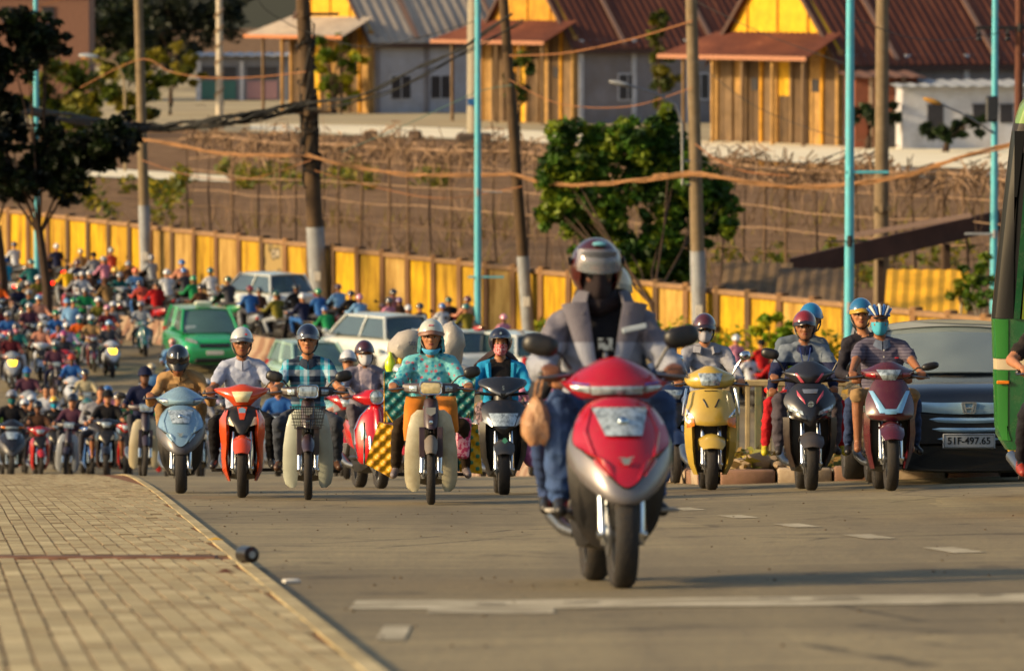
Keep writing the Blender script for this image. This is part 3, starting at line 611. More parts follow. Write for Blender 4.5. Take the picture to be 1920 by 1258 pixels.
# ================================================================ poles, lamps, cables
CONC = M('7a6a52', .9, var=.2, scale=2.5, bump=.3, bscale=9, dirt=.4); CONCD = M('4a3826', .9, var=.3, scale=2.5, dirt=.4); GREYP = M('8b8f93', .8, var=.2, scale=2, dirt=.3)
CY = M('4fb0c0', .5, var=.12, scale=1.5, dirt=.3, dirtc='7d8a84'); WHT = M('c9c6bd', .7, var=.1)
def pole(label, px0, D, px1=None, r=.16, m=CONC, h=13, paint_h=0, name='utility_pole', arms=(), pm=GREYP, zb=None, group=None, cat='pole', r1=None):
    g = gnd(px0, D); rt = root(name, label, cat, g, group=group); dx = 0 if px1 is None else xat(px1, D)-g.x
    dx *= h/9.
    mb = MB(); N = 8; mb.tube([(dx*t/N, 0, h*t/N-.1) for t in range(N+1)], [r+((r1 or r*.75)-r)*t/N for t in range(N+1)], 12); mb.build('shaft', m, rt)
    if paint_h:
        mb = MB(); mb.tube([(0, 0, -.05), (dx*paint_h/h, 0, paint_h)], [r+.012, r+.006], 12); mb.build('painted_base', pm, rt)
        mb = MB(); mb.box((dx*.3*paint_h/h-.02, -r-.02, paint_h*.45), (.2, .03, .3), .005); mb.build('notice', WHT, rt)
    for z, x0, x1, th, mt in arms:
        mb = MB(); xc = dx*z/h; mb.box((xc+(x0+x1)/2, -r*.9, z), (x1-x0, th, th), .01); mb.tube([(xc, -r*1.02, z-.12), (xc, -r*1.02, z+.12)], r*.5, 8); mb.build('bracket', mt, rt)
    return rt
p1 = pole('tall weathered concrete pole with grey painted foot by the left of the yellow wall', 275, 204, 264, .2, CONC, 12.5, 3.3)
p2 = pole('dark leaning cable laden pole left of the plaid shirted rider', 600, 192.5, 574, .3, CONCD, 12, 3.0, arms=((6.9, -.7, .7, .12, CONCD), (10.2, -.2, 1.2, .1, CONCD)))
for i in range(14):                                             # cable slack wound about it
    rp = random.Random(i); z = rp.uniform(4, 9.5); mb = MB(); xx = (xat(574, 192)-xat(600, 192))*z/9
    mb.tube([(xx+.31*math.cos(t*.9+i), .31*math.sin(t*.9+i), z+t*.12*rp.choice([-1, 1])) for t in range(9)], .035, 5); mb.build('cable_loop', M('1c1712', .8), p2)
p3 = pole('thin leaning pole with grey foot right of the slim cyan post', 992, 180, 952, .19, CONCD, 12, 2.6)
p4 = pole('thick pale concrete pole with grey painted foot right of the round tree', 1313, 170.5, 1298, .22, CONC, 12.5, 3.2)
mb = MB(); L0 = Vector((-.55, -.1, 5.2)); mb.tube([(-.08, -.1, 5.2), L0, (-.56, -.1, 7.0), (-.75, -.1, 7.6), (-1.3, -.1, 7.9), (-2.1, -.1, 8.15)], [.04, .04, .045, .045, .04, .035], 6); mb.tube([(-.1, -.1, 5.9), (-.55, -.1, 5.9)], .035, 6); mb.build('lamp_arm', STEEL, p4)
mb = MB(); mb.ell((-2.42, -.1, 8.22), (.36, .13, .08), 10, 6, rot=Matrix.Rotation(.2, 3, 'Y')); mb.build('lamp_head', GREYP, p4)
p5 = pole('stout brown concrete pole behind the thick cyan post', 1652, 196, None, .27, CONC, 13.5, 0, arms=((3.5, -.3, .3, .2, CONC),))
p6 = pole('far white pole wound with a spiral band beside the kiosk', 413, 500, None, .33, M('b5aa98', .8, var=.12), 13, 0)
mb = MB(); mb.tube([(.36*math.cos(t*.5), .36*math.sin(t*.5), 1+t*.11) for t in range(80)], .09, 5); mb.build('spiral_band', M('8a7258', .8), p6)
p7 = pole('far concrete pillar on a dark block base behind the slim cyan post', 889, 392, None, .5, M('9a9382', .9, var=.15, dirt=.3), 14, 0, name='pillar', cat='pillar', r1=.42)
mb = MB(); mb.box((0, 0, .55), (2.4, 2.4, 1.2), .15); mb.build('block_base', M('4a3f36', .9, var=.2), p7); mb = MB(); mb.box((-.2, -.56, 3.3), (.5, .06, .5)); mb.build('blue_plate', M('1f5f9a', .6), p7)
for px, w_ in ((695, 1.1), (778, 1.0)):
    p = flat(px, 262); mb = MB(); mb.box((0, 0, .3), (w_, .9, .75), .12); tag(mb.build('concrete_block', M('5a4a3c', .9, var=.2), loc=(p.x, p.y, ZF)), 'dark block on the pale canal bank, %s of the two' % ('left' if px < 700 else 'right'), 'block')
p8 = pole('brown pole with insulator crossarm at the top right corner', 1908, 168, None, .15, M('5a3424', .9, var=.2), 12, 0, arms=((8.75+1.15, -1.3, .2, .1, BLK),))
for x in (-1.2, -.8, -.35):
    mb = MB(); mb.lathe([(-.25, .05), (-.2, .1), (-.1, .05), (-.05, .11), (0, .05), (.12, .04)], (x, -.15, 9.75), 'z', 8); mb.build('insulator', BLK, p8)
l1 = pole('cyan lamp post among the riders at the far left', 70, 200, None, .11, CY, 11.5, 0, 'lamp_post', group=None, cat='lamp post')
l2 = pole('slim cyan lamp post behind the woman in the blue jacket', 896, 174, None, .115, CY, 11, 0, 'lamp_post', ((4.85, -.05, .75, .05, GREYP), (2.25, -.3, .8, .06, CY)), cat='lamp post')
l3 = pole('thick cyan lamp post behind the two riders in blue helmets', 1592, 124, None, .115, CY, 11, 0, 'lamp_post', ((6.45, -.1, .85, .07, CY), (4.95, -.55, .5, .03, BLK), (3.5, -.05, .65, .06, GREYP)), cat='lamp post')
l4 = pole('cyan lamp post beside the green bus', 1863, 164, None, .115, CY, 11.5, 0, 'lamp_post', ((4.0, -.85, .1, .07, GREYP),), cat='lamp post')
mb = MB(); mb.tube([(-.05, -.1, 6.9), (-.8, -.1, 7.4), (-1.6, -.1, 7.75)], [.035, .03, .03], 6); mb.build('lamp_arm', STEEL, l4)
mb = MB(); mb.ell((-1.8, -.1, 7.82), (.3, .12, .08), 10, 6, rot=Matrix.Rotation(.3, 3, 'Y')); mb.build('lamp_head', M('b5863c', .5), l4)  # orange light on the head is painted into its colour
mb = MB(); mb.box((-.1, -.2, 7.6), (.35, .25, .75), .05); mb.build('control_box', M('22262c', .5), l4)
sl1 = root('street_lamp', 'grey curved street lamp over the olive trees at the upper left', 'street lamp', gnd(236, 345))
h_ = at(180, 107, 345)-gnd(236, 345); mb = MB(); mb.tube([(0,0,0), (0,0,h_.z-2.2), (-.08,0,h_.z-1.2), (-.5,0,h_.z-.35), (h_.x,0,h_.z)], [.1,.08,.07,.06,.05], 7); mb.build('column', M('8a7a5c', .6), sl1)
mb = MB(); mb.ell((h_.x-.45, 0, h_.z+.05), (.62, .2, .15), 12, 7, rot=Matrix.Rotation(.08, 3, 'Y')); hd = mb.build('lamp_head', M('9aa4ac', .4, var=.1), sl1)
mb = MB(); mb.ell((h_.x-.6, 0, h_.z-.07), (.3, .14, .1), 10, 6); mb.build('lamp_glass', M('c98a4a', .3), hd)
OC = M('86603a', .8, var=.3, scale=1.5); BC = M('14140f', .7); TC = M('8a5a34', .8)
def cable(label, pts, r, m, n=2, twist=.0, sag=0., seed=0, name='cable'):
    rp = random.Random(seed); mb = MB(); P = [at(x, y, d) for x, y, d in pts]; Q = []
    for i in range(len(P)-1):
        for k in range(8):
            u = k/8; p0, q1, q2, p3 = P[max(i-1,0)], P[i], P[i+1], P[min(i+2, len(P)-1)]
            Q.append(.5*((2*q1)+(-p0+q2)*u+(2*p0-5*q1+4*q2-p3)*u*u+(-p0+3*q1-3*q2+p3)*u**3))
    Q.append(P[-1])
    for j in range(n):
        ph = rp.random()*6; o = [q+Vector((0, math.sin(i*.35+ph)*twist, math.cos(i*.35+ph)*twist+rp.gauss(0, twist*.15))) for i, q in enumerate(Q)]
        mb.tube(o, r, 5)
    return tag(mb.build(name, m), label, 'cable')
DL = lambda px: float(np.interp(px, [265, 590, 985, 1305, 1860], [203, 191, 179, 169.5, 160]))
def cc(pts): return [(x, y, DL(x)) for x, y in pts]
cable('orange tan cable bundle sagging from the first concrete pole to the dark laden pole', cc([(262, 262), (330, 272), (420, 288), (500, 292), (575, 291)]), .028, OC, 4, .045)
cable('orange tan cable bundle sagging from the dark laden pole past the slim cyan post', cc([(575, 291), (660, 312), (740, 326), (830, 328), (960, 328)]), .026, OC, 4, .05, seed=1)
cable('orange tan cable bundle between the leaning pole and the thick pale pole', cc([(960, 328), (1040, 345), (1130, 345), (1220, 336), (1303, 326)]), .028, OC, 4, .045, seed=2)
cable('orange tan cable bundle sagging behind the thick cyan post to the right', cc([(1225, 331), (1303, 326), (1400, 342), (1500, 350), (1600, 346), (1700, 328), (1790, 300), (1900, 270)]), .028, OC, 4, .05, seed=3)
cable('thick black cable bundle running up from the shade tree to the dark laden pole', [(40, 205, 180), (130, 222, 186), (240, 238, 192), (330, 237, 192), (420, 226, 191), (500, 212, 191), (570, 198, 191)], .05, BC, 9, .13, seed=4)
cable('lower black cable beside the thick black bundle', [(180, 240, 188), (300, 241, 192), (400, 236, 191), (480, 225, 191), (570, 206, 191)], .035, BC, 3, .06, seed=5)
cable('black cable climbing from the dark laden pole to the upper right', [(570, 198, 191), (640, 186, 188), (720, 160, 186), (800, 122, 182), (880, 80, 180), (960, 30, 178)], .03, BC, 3, .07, seed=6)
cable('second black cable climbing below the first one to the upper right', [(570, 206, 191), (650, 196, 188), (730, 172, 186), (820, 128, 182), (900, 84, 180), (980, 40, 178)], .025, BC, 2, .05, seed=7)
for i, (lb, pts, r, m) in enumerate([
    ('thin tan wire sagging between the first two poles near their tops', [(150, 165, 205), (262, 112, 203), (320, 135, 200), (390, 146, 198), (480, 145, 194), (574, 135, 191)], .02, TC),
    ('thin tan wire rising across the brown roof to the thick pale pole', [(955, 105, 179), (1060, 100, 177), (1180, 75, 173), (1298, 40, 170)], .025, TC),
    ('thin wire dropping from the thick pale pole to the lower right', [(1303, 270, 170), (1345, 300, 168), (1400, 322, 166), (1480, 330, 165)], .02, TC),
    ('thin dark wire crossing the nearest yellow gable', [(1298, 0, 170), (1380, 40, 168), (1460, 75, 166), (1585, 120, 160)], .012, BC),
    ('thin dark wire below the gable wire', [(1298, 110, 170), (1400, 190, 168), (1500, 235, 166), (1585, 262, 160)], .012, BC),
    ('thin teal wire slanting over the apron to the slim cyan post', [(640, 285, 190), (760, 235, 186), (890, 175, 180), (960, 160, 178)], .015, M('3a5a54', .7)),
    ('thin dark wire at the top left above the trees', [(0, 25, 200), (60, 15, 200), (130, -5, 200)], .02, TC),
    ('thin wire over the rooftops from the dark laden pole to the slim cyan post', [(574, 60, 191), (680, 88, 187), (790, 70, 182), (892, 40, 178)], .015, BC),
    ('thin wire from the leaning pole across the middle warehouse wall', [(955, 150, 179), (1050, 195, 176), (1180, 200, 173), (1298, 165, 170)], .015, TC),
    ('thin slack wire between the first pole and the dark laden pole', [(264, 300, 203), (360, 330, 199), (470, 335, 195), (585, 300, 191)], .015, TC),
    ('thin slack wire from the dark laden pole down to the leaning pole', [(590, 320, 191), (700, 350, 187), (830, 372, 183), (980, 350, 179)], .015, TC),
    ('thin wire from the thick pale pole to the thick cyan post', [(1303, 300, 170), (1400, 318, 155), (1500, 310, 140), (1592, 280, 124)], .012, BC),
    ('thin high wire across the brown roofs at the top right', [(1592, 30, 124), (1700, 70, 140), (1800, 75, 155), (1905, 55, 168)], .012, BC),
    ('thin wire bowed beside the dark laden pole', [(480, -5, 192), (500, 20, 192), (540, 45, 192), (572, 60, 192)], .015, BC)]):
    cable(lb, pts, r, m, 1, .0, seed=30+i)
# ================================================================ two wheelers (front wheel on the origin, facing -Y)
def rowy(rows, x, z, p=2.2):
    rs = sorted(rows, key=lambda r: r[0]); Zs = [r[0] for r in rs]
    w_ = np.interp(z, Zs, [r[1] for r in rs]); y = np.interp(z, Zs, [r[2] for r in rs]); b = np.interp(z, Zs, [r[3] for r in rs])
    return float(y+b*min(1., abs(x)/max(w_, .01))**p)
def patch(mb, q, rows, off=.006, th=.012, n=6, mi=0, bulge=0.):
    """lens or trim lying on a panel: q = four (x, z) corners"""
    fr, bk = [], []
    for j in range(n):
        for i in range(n):
            u, v = i/(n-1), j/(n-1)
            x = (q[0][0]*(1-u)+q[1][0]*u)*(1-v)+(q[3][0]*(1-u)+q[2][0]*u)*v; z = (q[0][1]*(1-u)+q[1][1]*u)*(1-v)+(q[3][1]*(1-u)+q[2][1]*u)*v
            y = rowy(rows, x, z); fr.append((x, y-off-bulge*16*u*(1-u)*v*(1-v), z)); bk.append((x, y+th, z))
    N = n*n; fs = []
    for j in range(n-1):
        for i in range(n-1):
            a = j*n+i; fs += [(a, a+1, a+n+1, a+n), (N+a+n, N+a+n+1, N+a+1, N+a)]
    rim = [i for i in range(n)]+[n*j+n-1 for j in range(1, n)]+[n*(n-1)+i for i in range(n-2, -1, -1)]+[n*j for j in range(n-2, 0, -1)]
    for a, b_ in zip(rim, rim[1:]+rim[:1]): fs.append((b_, a, N+a, N+b_))
    mb.add(fr+bk, fs, mi)
def mir(q): return [(-x, z) for x, z in q]
def wheel(rt, y, r, tw, lod, spoked=False, name='wheel'):
    n = 14 if lod else 28
    prof = [(-tw*.62, r*.70), (-tw*.95, r*.82), (-tw*.98, r*.90), (-tw*.72, r*.965), (-tw*.3, r*.995), (tw*.3, r*.995), (tw*.72, r*.965), (tw*.98, r*.90), (tw*.95, r*.82), (tw*.62, r*.70)]
    if lod: prof = prof[::2]+[prof[-1]]
    mb = MB(); mb.lathe(prof+prof[:1], (0, y, r), 'x', n); t = mb.build(name, RUBBER, rt, 60)
    if lod: return t
    mb = MB(); mb.lathe([(-tw*.64, r*.72), (-tw*.64, r*.62), (tw*.64, r*.62), (tw*.64, r*.72)], (0, y, r), 'x', n)
    if spoked:
        for k in range(18):
            a = k*math.pi/9; mb.tube([((-1)**k*.03, y, r), (0, y+math.sin(a)*r*.64, r+math.cos(a)*r*.64)], .004, 4)
    else:
        for k in range(5):
            a = k*2*math.pi/5; mb.tube([(0, y+math.sin(a)*.03, r+math.cos(a)*.03), (0, y+math.sin(a)*r*.64, r+math.cos(a)*r*.64)], [.022, .014], 6)
    mb.lathe([(-.055, .012), (-.05, .035), (.05, .035), (.055, .012)], (0, y, r), 'x', 12, 0, True); mb.build('rim', STEEL, t)
    return t
def chassis(rt, o, lod=0):
    c1 = o['paint']; dk = o.get('dark', BLK); rf, rr, tw, wb = o.get('rf', .25), o.get('rr', .25), o.get('tw', .055), o.get('wb', 1.25)
    wheel(rt, 0, rf, tw, lod, o.get('spoked', False)); wheel(rt, wb, rr, tw*1.08, lod)
    fx, ft = o.get('fx', .085), o.get('ft', .62); fm = o.get('forkm', CHROME); n = 6 if lod else 12
    if lod:
        mb = MB()
        for s in (-1, 1): mb.tube([(s*fx, 0, rf), (s*fx, .12, ft)], .025, n)
        mb.build('fork', fm, rt)
    else:
        for s in (-1, 1):
            mb = MB(); mb.tube([(s*fx, .0, rf-.05), (s*fx, .0, rf+.0), (s*fx, .06, rf+.18), (s*fx, .13, ft)], [.018, .027, .026, .022], n); mb.lathe([(-.02, .012), (-.015, .022), (.015, .022), (.02, .012)], (s*fx*1.15, .0, rf), 'x', 10, 0, True); f_ = mb.build('fork', fm, rt)
            if s < 0 and o.get('disc', True):
                mb = MB(); mb.lathe([(-.004, .05), (-.004, .1), (.004, .1), (.004, .05), (-.004, .05)], (-tw-.012, 0, rf), 'x', 18); mb.build('brake_disc', STEEL, f_)
    sw = o.get('bw', .16); sz = o.get('sz', .76)
    mb = MB()                                                       # engine and underside
    for y0, w_, z0, z1 in ():
        pass
    ring = lambda y, w_, z0, z1: [(-w_, y, (z0+z1)/2), (-w_*.85, y, z0+.02), (0, y, z0), (w_*.85, y, z0+.02), (w_, y, (z0+z1)/2), (w_*.8, y, z1-.01), (0, y, z1), (-w_*.8, y, z1-.01)]
    mb.loft([ring(.30, .10, .22, .5), ring(.45, .15, .17, .34), ring(.75, .16, .16, .34), ring(1.0, .15, .2, .5), ring(1.35, .09, .28, .5)]); mb.build('engine_block', dk, rt)
    if o.get('floor', True):
        mb = MB(); mb.box((0, .58, .335), (.40, .52, .05), .02); mb.build('footboard', o.get('floorm', BLK), rt)
    mb = MB()
    ring2 = lambda y, w_, z0, z1: [(w_*math.copysign(abs(math.cos(t))**.7, math.cos(t)), y, (z0+z1)/2+(z1-z0)/2*math.copysign(abs(math.sin(t))**.7, math.sin(t))) for t in (2*math.pi*k/14 for k in range(14))]
    mb.loft([ring2(.72, sw*.55, .36, sz-.06), ring2(.85, sw*.95, .37, sz-.03), ring2(1.1, sw*1.05, .42, sz-.02), ring2(1.4, sw*.95, .5, sz), ring2(1.62, sw*.55, .6, sz+.02), ring2(1.7, sw*.2, .66, sz)]); mb.build('rear_body', o.get('rearm', c1), rt)
    mb = MB(); mb.loft([ring2(.68, .07, sz-.08, sz-.01), ring2(.78, .12, sz-.07, sz+.025), ring2(1.0, .145, sz-.05, sz+.035), ring2(1.25, .135, sz-.04, sz+.055), ring2(1.5, .11, sz-.03, sz+.06), ring2(1.58, .05, sz-.01, sz+.03)]); mb.build('seat', M('1c1a1c', .6, var=.2, dirt=.2), rt)
    mb = MB(); mb.ell((0, 1.68, sz-.12), (.10, .05, .05), 10, 6); mb.build('tail_light', o.get('tail', REDL), rt)
    mb = MB(); mb.loft([ring2(1.5, .08, .45, .55), ring2(1.68, .075, .34, .44), ring2(1.75, .07, .25, .33)]); r_ = mb.build('rear_fender', dk, rt)
    mb = MB(); mb.box((0, 1.76, .42), (.19, .012, .14), .004); mb.build('number_plate', M('b9b7ac', .6, var=.05, dirt=.3), r_)
    mb = MB(); mb.tube([(-.13, .85, .24), (-.17, 1.0, .26), (-.2, 1.15, .32), (-.2, 1.55, .4)], [.025, .035, .05, .045], 8 if lod else 14); mb.build('exhaust', STEEL if o.get('exh', 1) else BLK, rt)
    hz, hy = o.get('hz', 1.0), o.get('hy', .38); gx0, gx1 = o.get('gx', (.235, .36))
    mb = MB(); mb.tube([(-gx0-.02, hy, hz), (0, hy-.04, hz-.03), (gx0+.02, hy, hz)], .016, 8); mb.tube([(0, hy-.04, hz-.02), (0, hy-.18, ft)], .03, 8); mb.build('handlebar', BLK, rt)
    for s in (-1, 1):
        mb = MB(); mb.tube([(s*gx0, hy, hz), (s*(gx0+.02), hy, hz), (s*(gx1-.01), hy+.02, hz), (s*gx1, hy+.02, hz), (s*(gx1+.012), hy+.02, hz)], [.017, .018, .018, .022, .012], 8 if lod else 12); g_ = mb.build('grip', BLK, rt)
        if not lod:
            mb = MB(); mb.tube([(s*(gx0-.01), hy-.045, hz+.002), (s*(gx0+.05), hy-.06, hz-.004), (s*(gx1+.005), hy-.05, hz-.012), (s*(gx1+.015), hy-.045, hz-.012)], [.008, .007, .007, .011], 8); mb.build('brake_lever', STEEL, g_)
    ms = o.get('mirrors', ((.36, 1.17), (.36, 1.17)))
    for s, mm in zip((-1, 1), ms):
        if mm is None: continue
        mx, mz = mm; a = Vector((s*o.get('mroot', .2), hy-.05, hz+.03)); e = Vector((s*mx*.93, hy-.09, mz-.02))
        mb = MB(); mb.tube([a, a.lerp(e, .45)+Vector((0, -.015, .03)), e], .0075, 6 if lod else 8); st = mb.build('mirror_stalk', o.get('mstalk', BLK), rt)
        ma, mh = o.get('msize', (.075, .045)); rot = Matrix.Rotation(s*-.22, 3, 'Y') @ Matrix.Rotation(s*.15, 3, 'Z')
        mb = MB(); rr_ = []
        for yy, k in ((-.035, .45), (-.028, .8), (-.008, 1.), (.008, 1.)):
            rr_.append([Vector((s*mx, hy-.09, mz))+rot @ Vector((ma*k*math.copysign(abs(math.cos(t))**.75, math.cos(t)), yy, mh*k*math.copysign(abs(math.sin(t))**.75, math.sin(t)))) for t in (2*math.pi*q/16 for q in range(16))])
        mb.loft(rr_); h_ = mb.build('mirror', o.get('mirm', BLK), st)
def lens(rt, q, rows, m=LENS, name='headlight', both=False, off=.006, bulge=.006):
    for qq in ((q, mir(q)) if both else (q,)):
        mb = MB(); patch(mb, qq, rows, off, mi=0, bulge=bulge); mb.build(name, m, rt)
def fender(rt, m, rf, w_=.075, a0=-70, a1=75, r=None, zc=0):
    r = r or rf+.04; mb = MB(); rings = []
    for k in range(9):
        a = R(a0+(a1-a0)*k/8); wk = w_*(1 if 0 < k < 8 else .75)
        out = [(x, math.sin(a)*(r-.02*(abs(x)/w_)**2*1.6), rf+zc+math.cos(a)*(r-.03*(abs(x)/w_)**2*1.6)) for x in np.linspace(-wk, wk, 7)]
        inn = [(x*.96, math.sin(a)*(r-.012-.03*(abs(x)/w_)**2*1.6), rf+zc+math.cos(a)*(r-.012-.03*(abs(x)/w_)**2*1.6)) for x in np.linspace(wk, -wk, 7)]
        rings.append(out+inn)
    mb.loft(rings); return mb.build('front_fender', m, rt)
def bowl(rt, c, r, m=LENS, ring=CHROME):
    """round head lamp: chrome ring, ribbed lens"""
    mb = MB(); mb.lathe([(.08, r*.5), (.03, r*.95), (-.02, r*1.08), (-.035, r*1.02), (-.03, r*.9)], c, 'y', 20); h = mb.build('headlight', ring, rt)
    mb = MB(); mb.lathe([(-.028, r*.93), (-.05, r*.6), (-.058, .001)], c, 'y', 20); mb.build('lens', m, h); return h
def well(rt, w0=.17, z0=.2, z1=.68, y=.22, m=BLK):
    mb = MB(); mb.panel([(z0, w0*.7, y+.06, .02), (z0+.15, w0, y, .03), (z1-.1, w0, y-.02, .03), (z1, w0*.9, y-.03, .03)], 8, 8, .03); mb.build('inner_fairing', m, rt)
# ---- one builder for each kind of front
def maxi(rt, o, lod):
    """rounded scooter: curved shield with the headlight in it, wide bar cowl with a lens strip"""
    c1, c2 = o['paint'], o['second']; nu, nv = (8, 7) if lod else (16, 18)
    skirt = [(.15, .11, .17, .03, .03), (.24, .185, .13, .06, .04), (.42, .23, .08, .09, .05), (.60, .24, .08, .11, .04), (.74, .21, .12, .09, .02)]
    mb = MB(); mb.panel([(.17, .12, .20, .03, .03), (.26, .19, .17, .06, .04), (.42, .225, .12, .09, .05), (.60, .235, .1, .11, .04)], nu, nv, .02); mb.build('lower_skirt', o.get('dark', BLK), rt)
    band = [(.385, .20, -.21, .20, .12), (.40, .215, -.225, .23, .13), (.47, .238, -.215, .26, .10), (.58, .245, -.16, .24, .06), (.70, .225, -.06, .17, .02), (.80, .18, .05, .10, 0)]
    mb = MB(); mb.panel(band, nu, nv, .03); mb.build('shield_band', c2, rt)
    fas = [(.468, .07, -.228, .03, .10), (.475, .12, -.232, .06, .13), (.53, .185, -.212, .14, .11), (.62, .222, -.16, .18, .05), (.72, .212, -.08, .15, .02), (.80, .185, .01, .11, .0), (.86, .14, .08, .07, -.01), (.88, .10, .11, .04, -.01)]
    if not lod: mb = MB(); mb.panel([(r[0]-.007*(k < 3), r[1]+.004, r[2]+.006)+r[3:] for k, r in enumerate(fas)], nu, nv, .045); mb.build('seam_gap', BLK, rt)
    mb = MB(); mb.panel(fas, nu, nv, .05); mb.build('front_fascia', c1, rt)
    flat_ = [(r[0]+r[4]*.3, r[1], r[2], r[3]) for r in fas]
    lens(rt, [(-.085, .705), (.085, .705), (.13, .835), (-.13, .835)], flat_, off=.016, bulge=.02)
    if not lod:
        h = rt.children[-1]; mb = MB(); mb.ell((0, rowy(flat_, 0, .77)-.035, .765), (.028, .02, .028), 12, 8); mb.build('bulb', MIRR, h)
        for s in (-1, 1):
            mb = MB(); P = [(s*.13, rowy(flat_, .13, .83)-.008, .83), (s*.165, rowy(flat_, .165, .72)-.008, .72), (s*.13, rowy(flat_, .13, .58)-.012, .58), (s*.085, rowy(flat_, .085, .52)-.012, .52)]; mb.tube(P, [.006, .012, .012, .004], 8); mb.build('fascia_crease', c1, rt)
            lens(rt, [(s*.17, .70), (s*.215, .66), (s*.21, .72), (s*.185, .76)], flat_, AMBER, 'turn_signal', off=.004)
        # winged emblem
        e = [(-.042, .606), (-.012, .596), (-.03, .588), (-.012, .582), (-.018, .572), (.016, .572), (.012, .582), (.03, .590), (.012, .596), (.042, .61), (.018, .608), (.004, .602), (-.016, .606)]
        mb = MB(); mb.extr(e, .008, o=rowy(flat_, 0, .59)-.014); mb.build('wing_badge', CHROME, rt)
    mb = MB(); mb.loft([[(w_*math.cos(t), y+d*math.sin(t), z) for t in (2*math.pi*k/12 for k in range(12))] for z, w_, d, y in ((.80, .07, .06, .2), (.9, .10, .08, .26), (.95, .1, .08, .28))]); mb.build('steering_neck', BLK if lod else c1, rt)
    cow = [(.872, .15, .20, .05, 0), (.885, .20, .17, .09, .02), (.925, .245, .155, .13, .02), (.955, .25, .165, .13, -.005), (.99, .21, .19, .12, -.02), (1.03, .15, .225, .08, -.02), (1.06, .085, .27, .05, -.012), (1.07, .04, .30, .03, -.005)]
    mb = MB(); mb.panel(cow, nu, nv, .16); mb.build('bar_cowl', o.get('cowlm', c1), rt)
    lens(rt, [(-.12, .893), (.12, .893), (.125, .93), (-.125, .93)], cow, o.get('strip', LENS), 'lens_strip', off=.012, bulge=.006)
    lens(rt, [(.128, .90), (.2, .915), (.215, .935), (.13, .93)], cow, LENS if not lod else AMBER, 'turn_signal', True, off=.012, bulge=.003)
    if not lod:
        lens(rt, [(.128, .934), (.205, .944), (.20, .953), (.132, .943)], cow, M('2a3f9a', .3, coat=.5), 'blue_trim', True, off=.008)
    well(rt, .18, .2, .6, .16, BLK)
def under(rt, o, lod):
    """step-through with narrow side fairings beside the wheel and the headlight in the bar cowl"""
    c1, dk = o['paint'], o.get('dark', BLK); nu, nv = (8, 7) if lod else (14, 14)
    cow = [(.86, .07, .19, .03, 0), (.90, .14, .16, .08, .03), (.95, .25, .15, .17, .05), (1.0, .26, .17, .17, .035), (1.045, .15, .20, .09, .0), (1.075, .07, .25, .04, -.01)]
    mb = MB(); mb.panel(cow, nu, nv, .13); mb.build('bar_cowl', o.get('cowlm', c1), rt)
    lens(rt, [(-.055, .905), (.055, .905), (.10, 1.005), (-.10, 1.005)], cow, o.get('lampm', LENS), off=.012, bulge=.02)
    nose = [(.60, .05, .02, .02, .03), (.66, .10, .03, .05, .06), (.74, .16, .07, .07, .05), (.82, .15, .12, .05, .02), (.87, .08, .17, .03, 0)]
    mb = MB(); mb.panel(nose, nu, nv, .05); mb.build('nose_panel', o.get('nosem', dk), rt)
    if not lod:
        mb = MB(); patch(mb, [(-.02, .74), (.02, .74), (.05, .86), (-.05, .86)], nose, .008); mb.build('nose_blade', c1, rt)
        mb = MB(); mb.extr([(-.03, .80), (.03, .80), (.034, .84), (0, .855), (-.034, .84)], .006, o=rowy(nose, 0, .82)-.018); mb.build('shield_badge', M('7fa8c8', .3), rt)
    lens(rt, [(.075, .675), (.15, .70), (.165, .80), (.12, .775)], nose, M('d8c9a8', .15, coat=.6, var=.2, scale=30), 'turn_signal', True, off=.014)
    for s in (-1, 1):
        prof = [(.83, .12, .165, .15), (.74, .13, .215, .10), (.62, .12, .215, .08), (.5, .125, .20, .12), (.38, .14, .20, .16), (.26, .13, .19, .22), (.16, .11, .14, .30)]
        rings = [[(s*xi, y+.03, z), (s*(xi+.3*(xo-xi)), y-.02, z), (s*xo, y+.06, z), (s*(xo-.005), y+.22, z), (s*(xo-.03), y+.24, z), (s*(xi+.02), y+.08, z)] for z, xi, xo, y in prof]
        mb = MB(); mb.loft(rings); mb.build('side_fairing', c1, rt)
    fender(rt, o.get('fendm', c1), o.get('rf', .28), .085, -62, 70)
    well(rt, .13, .26, .72, .26, dk)
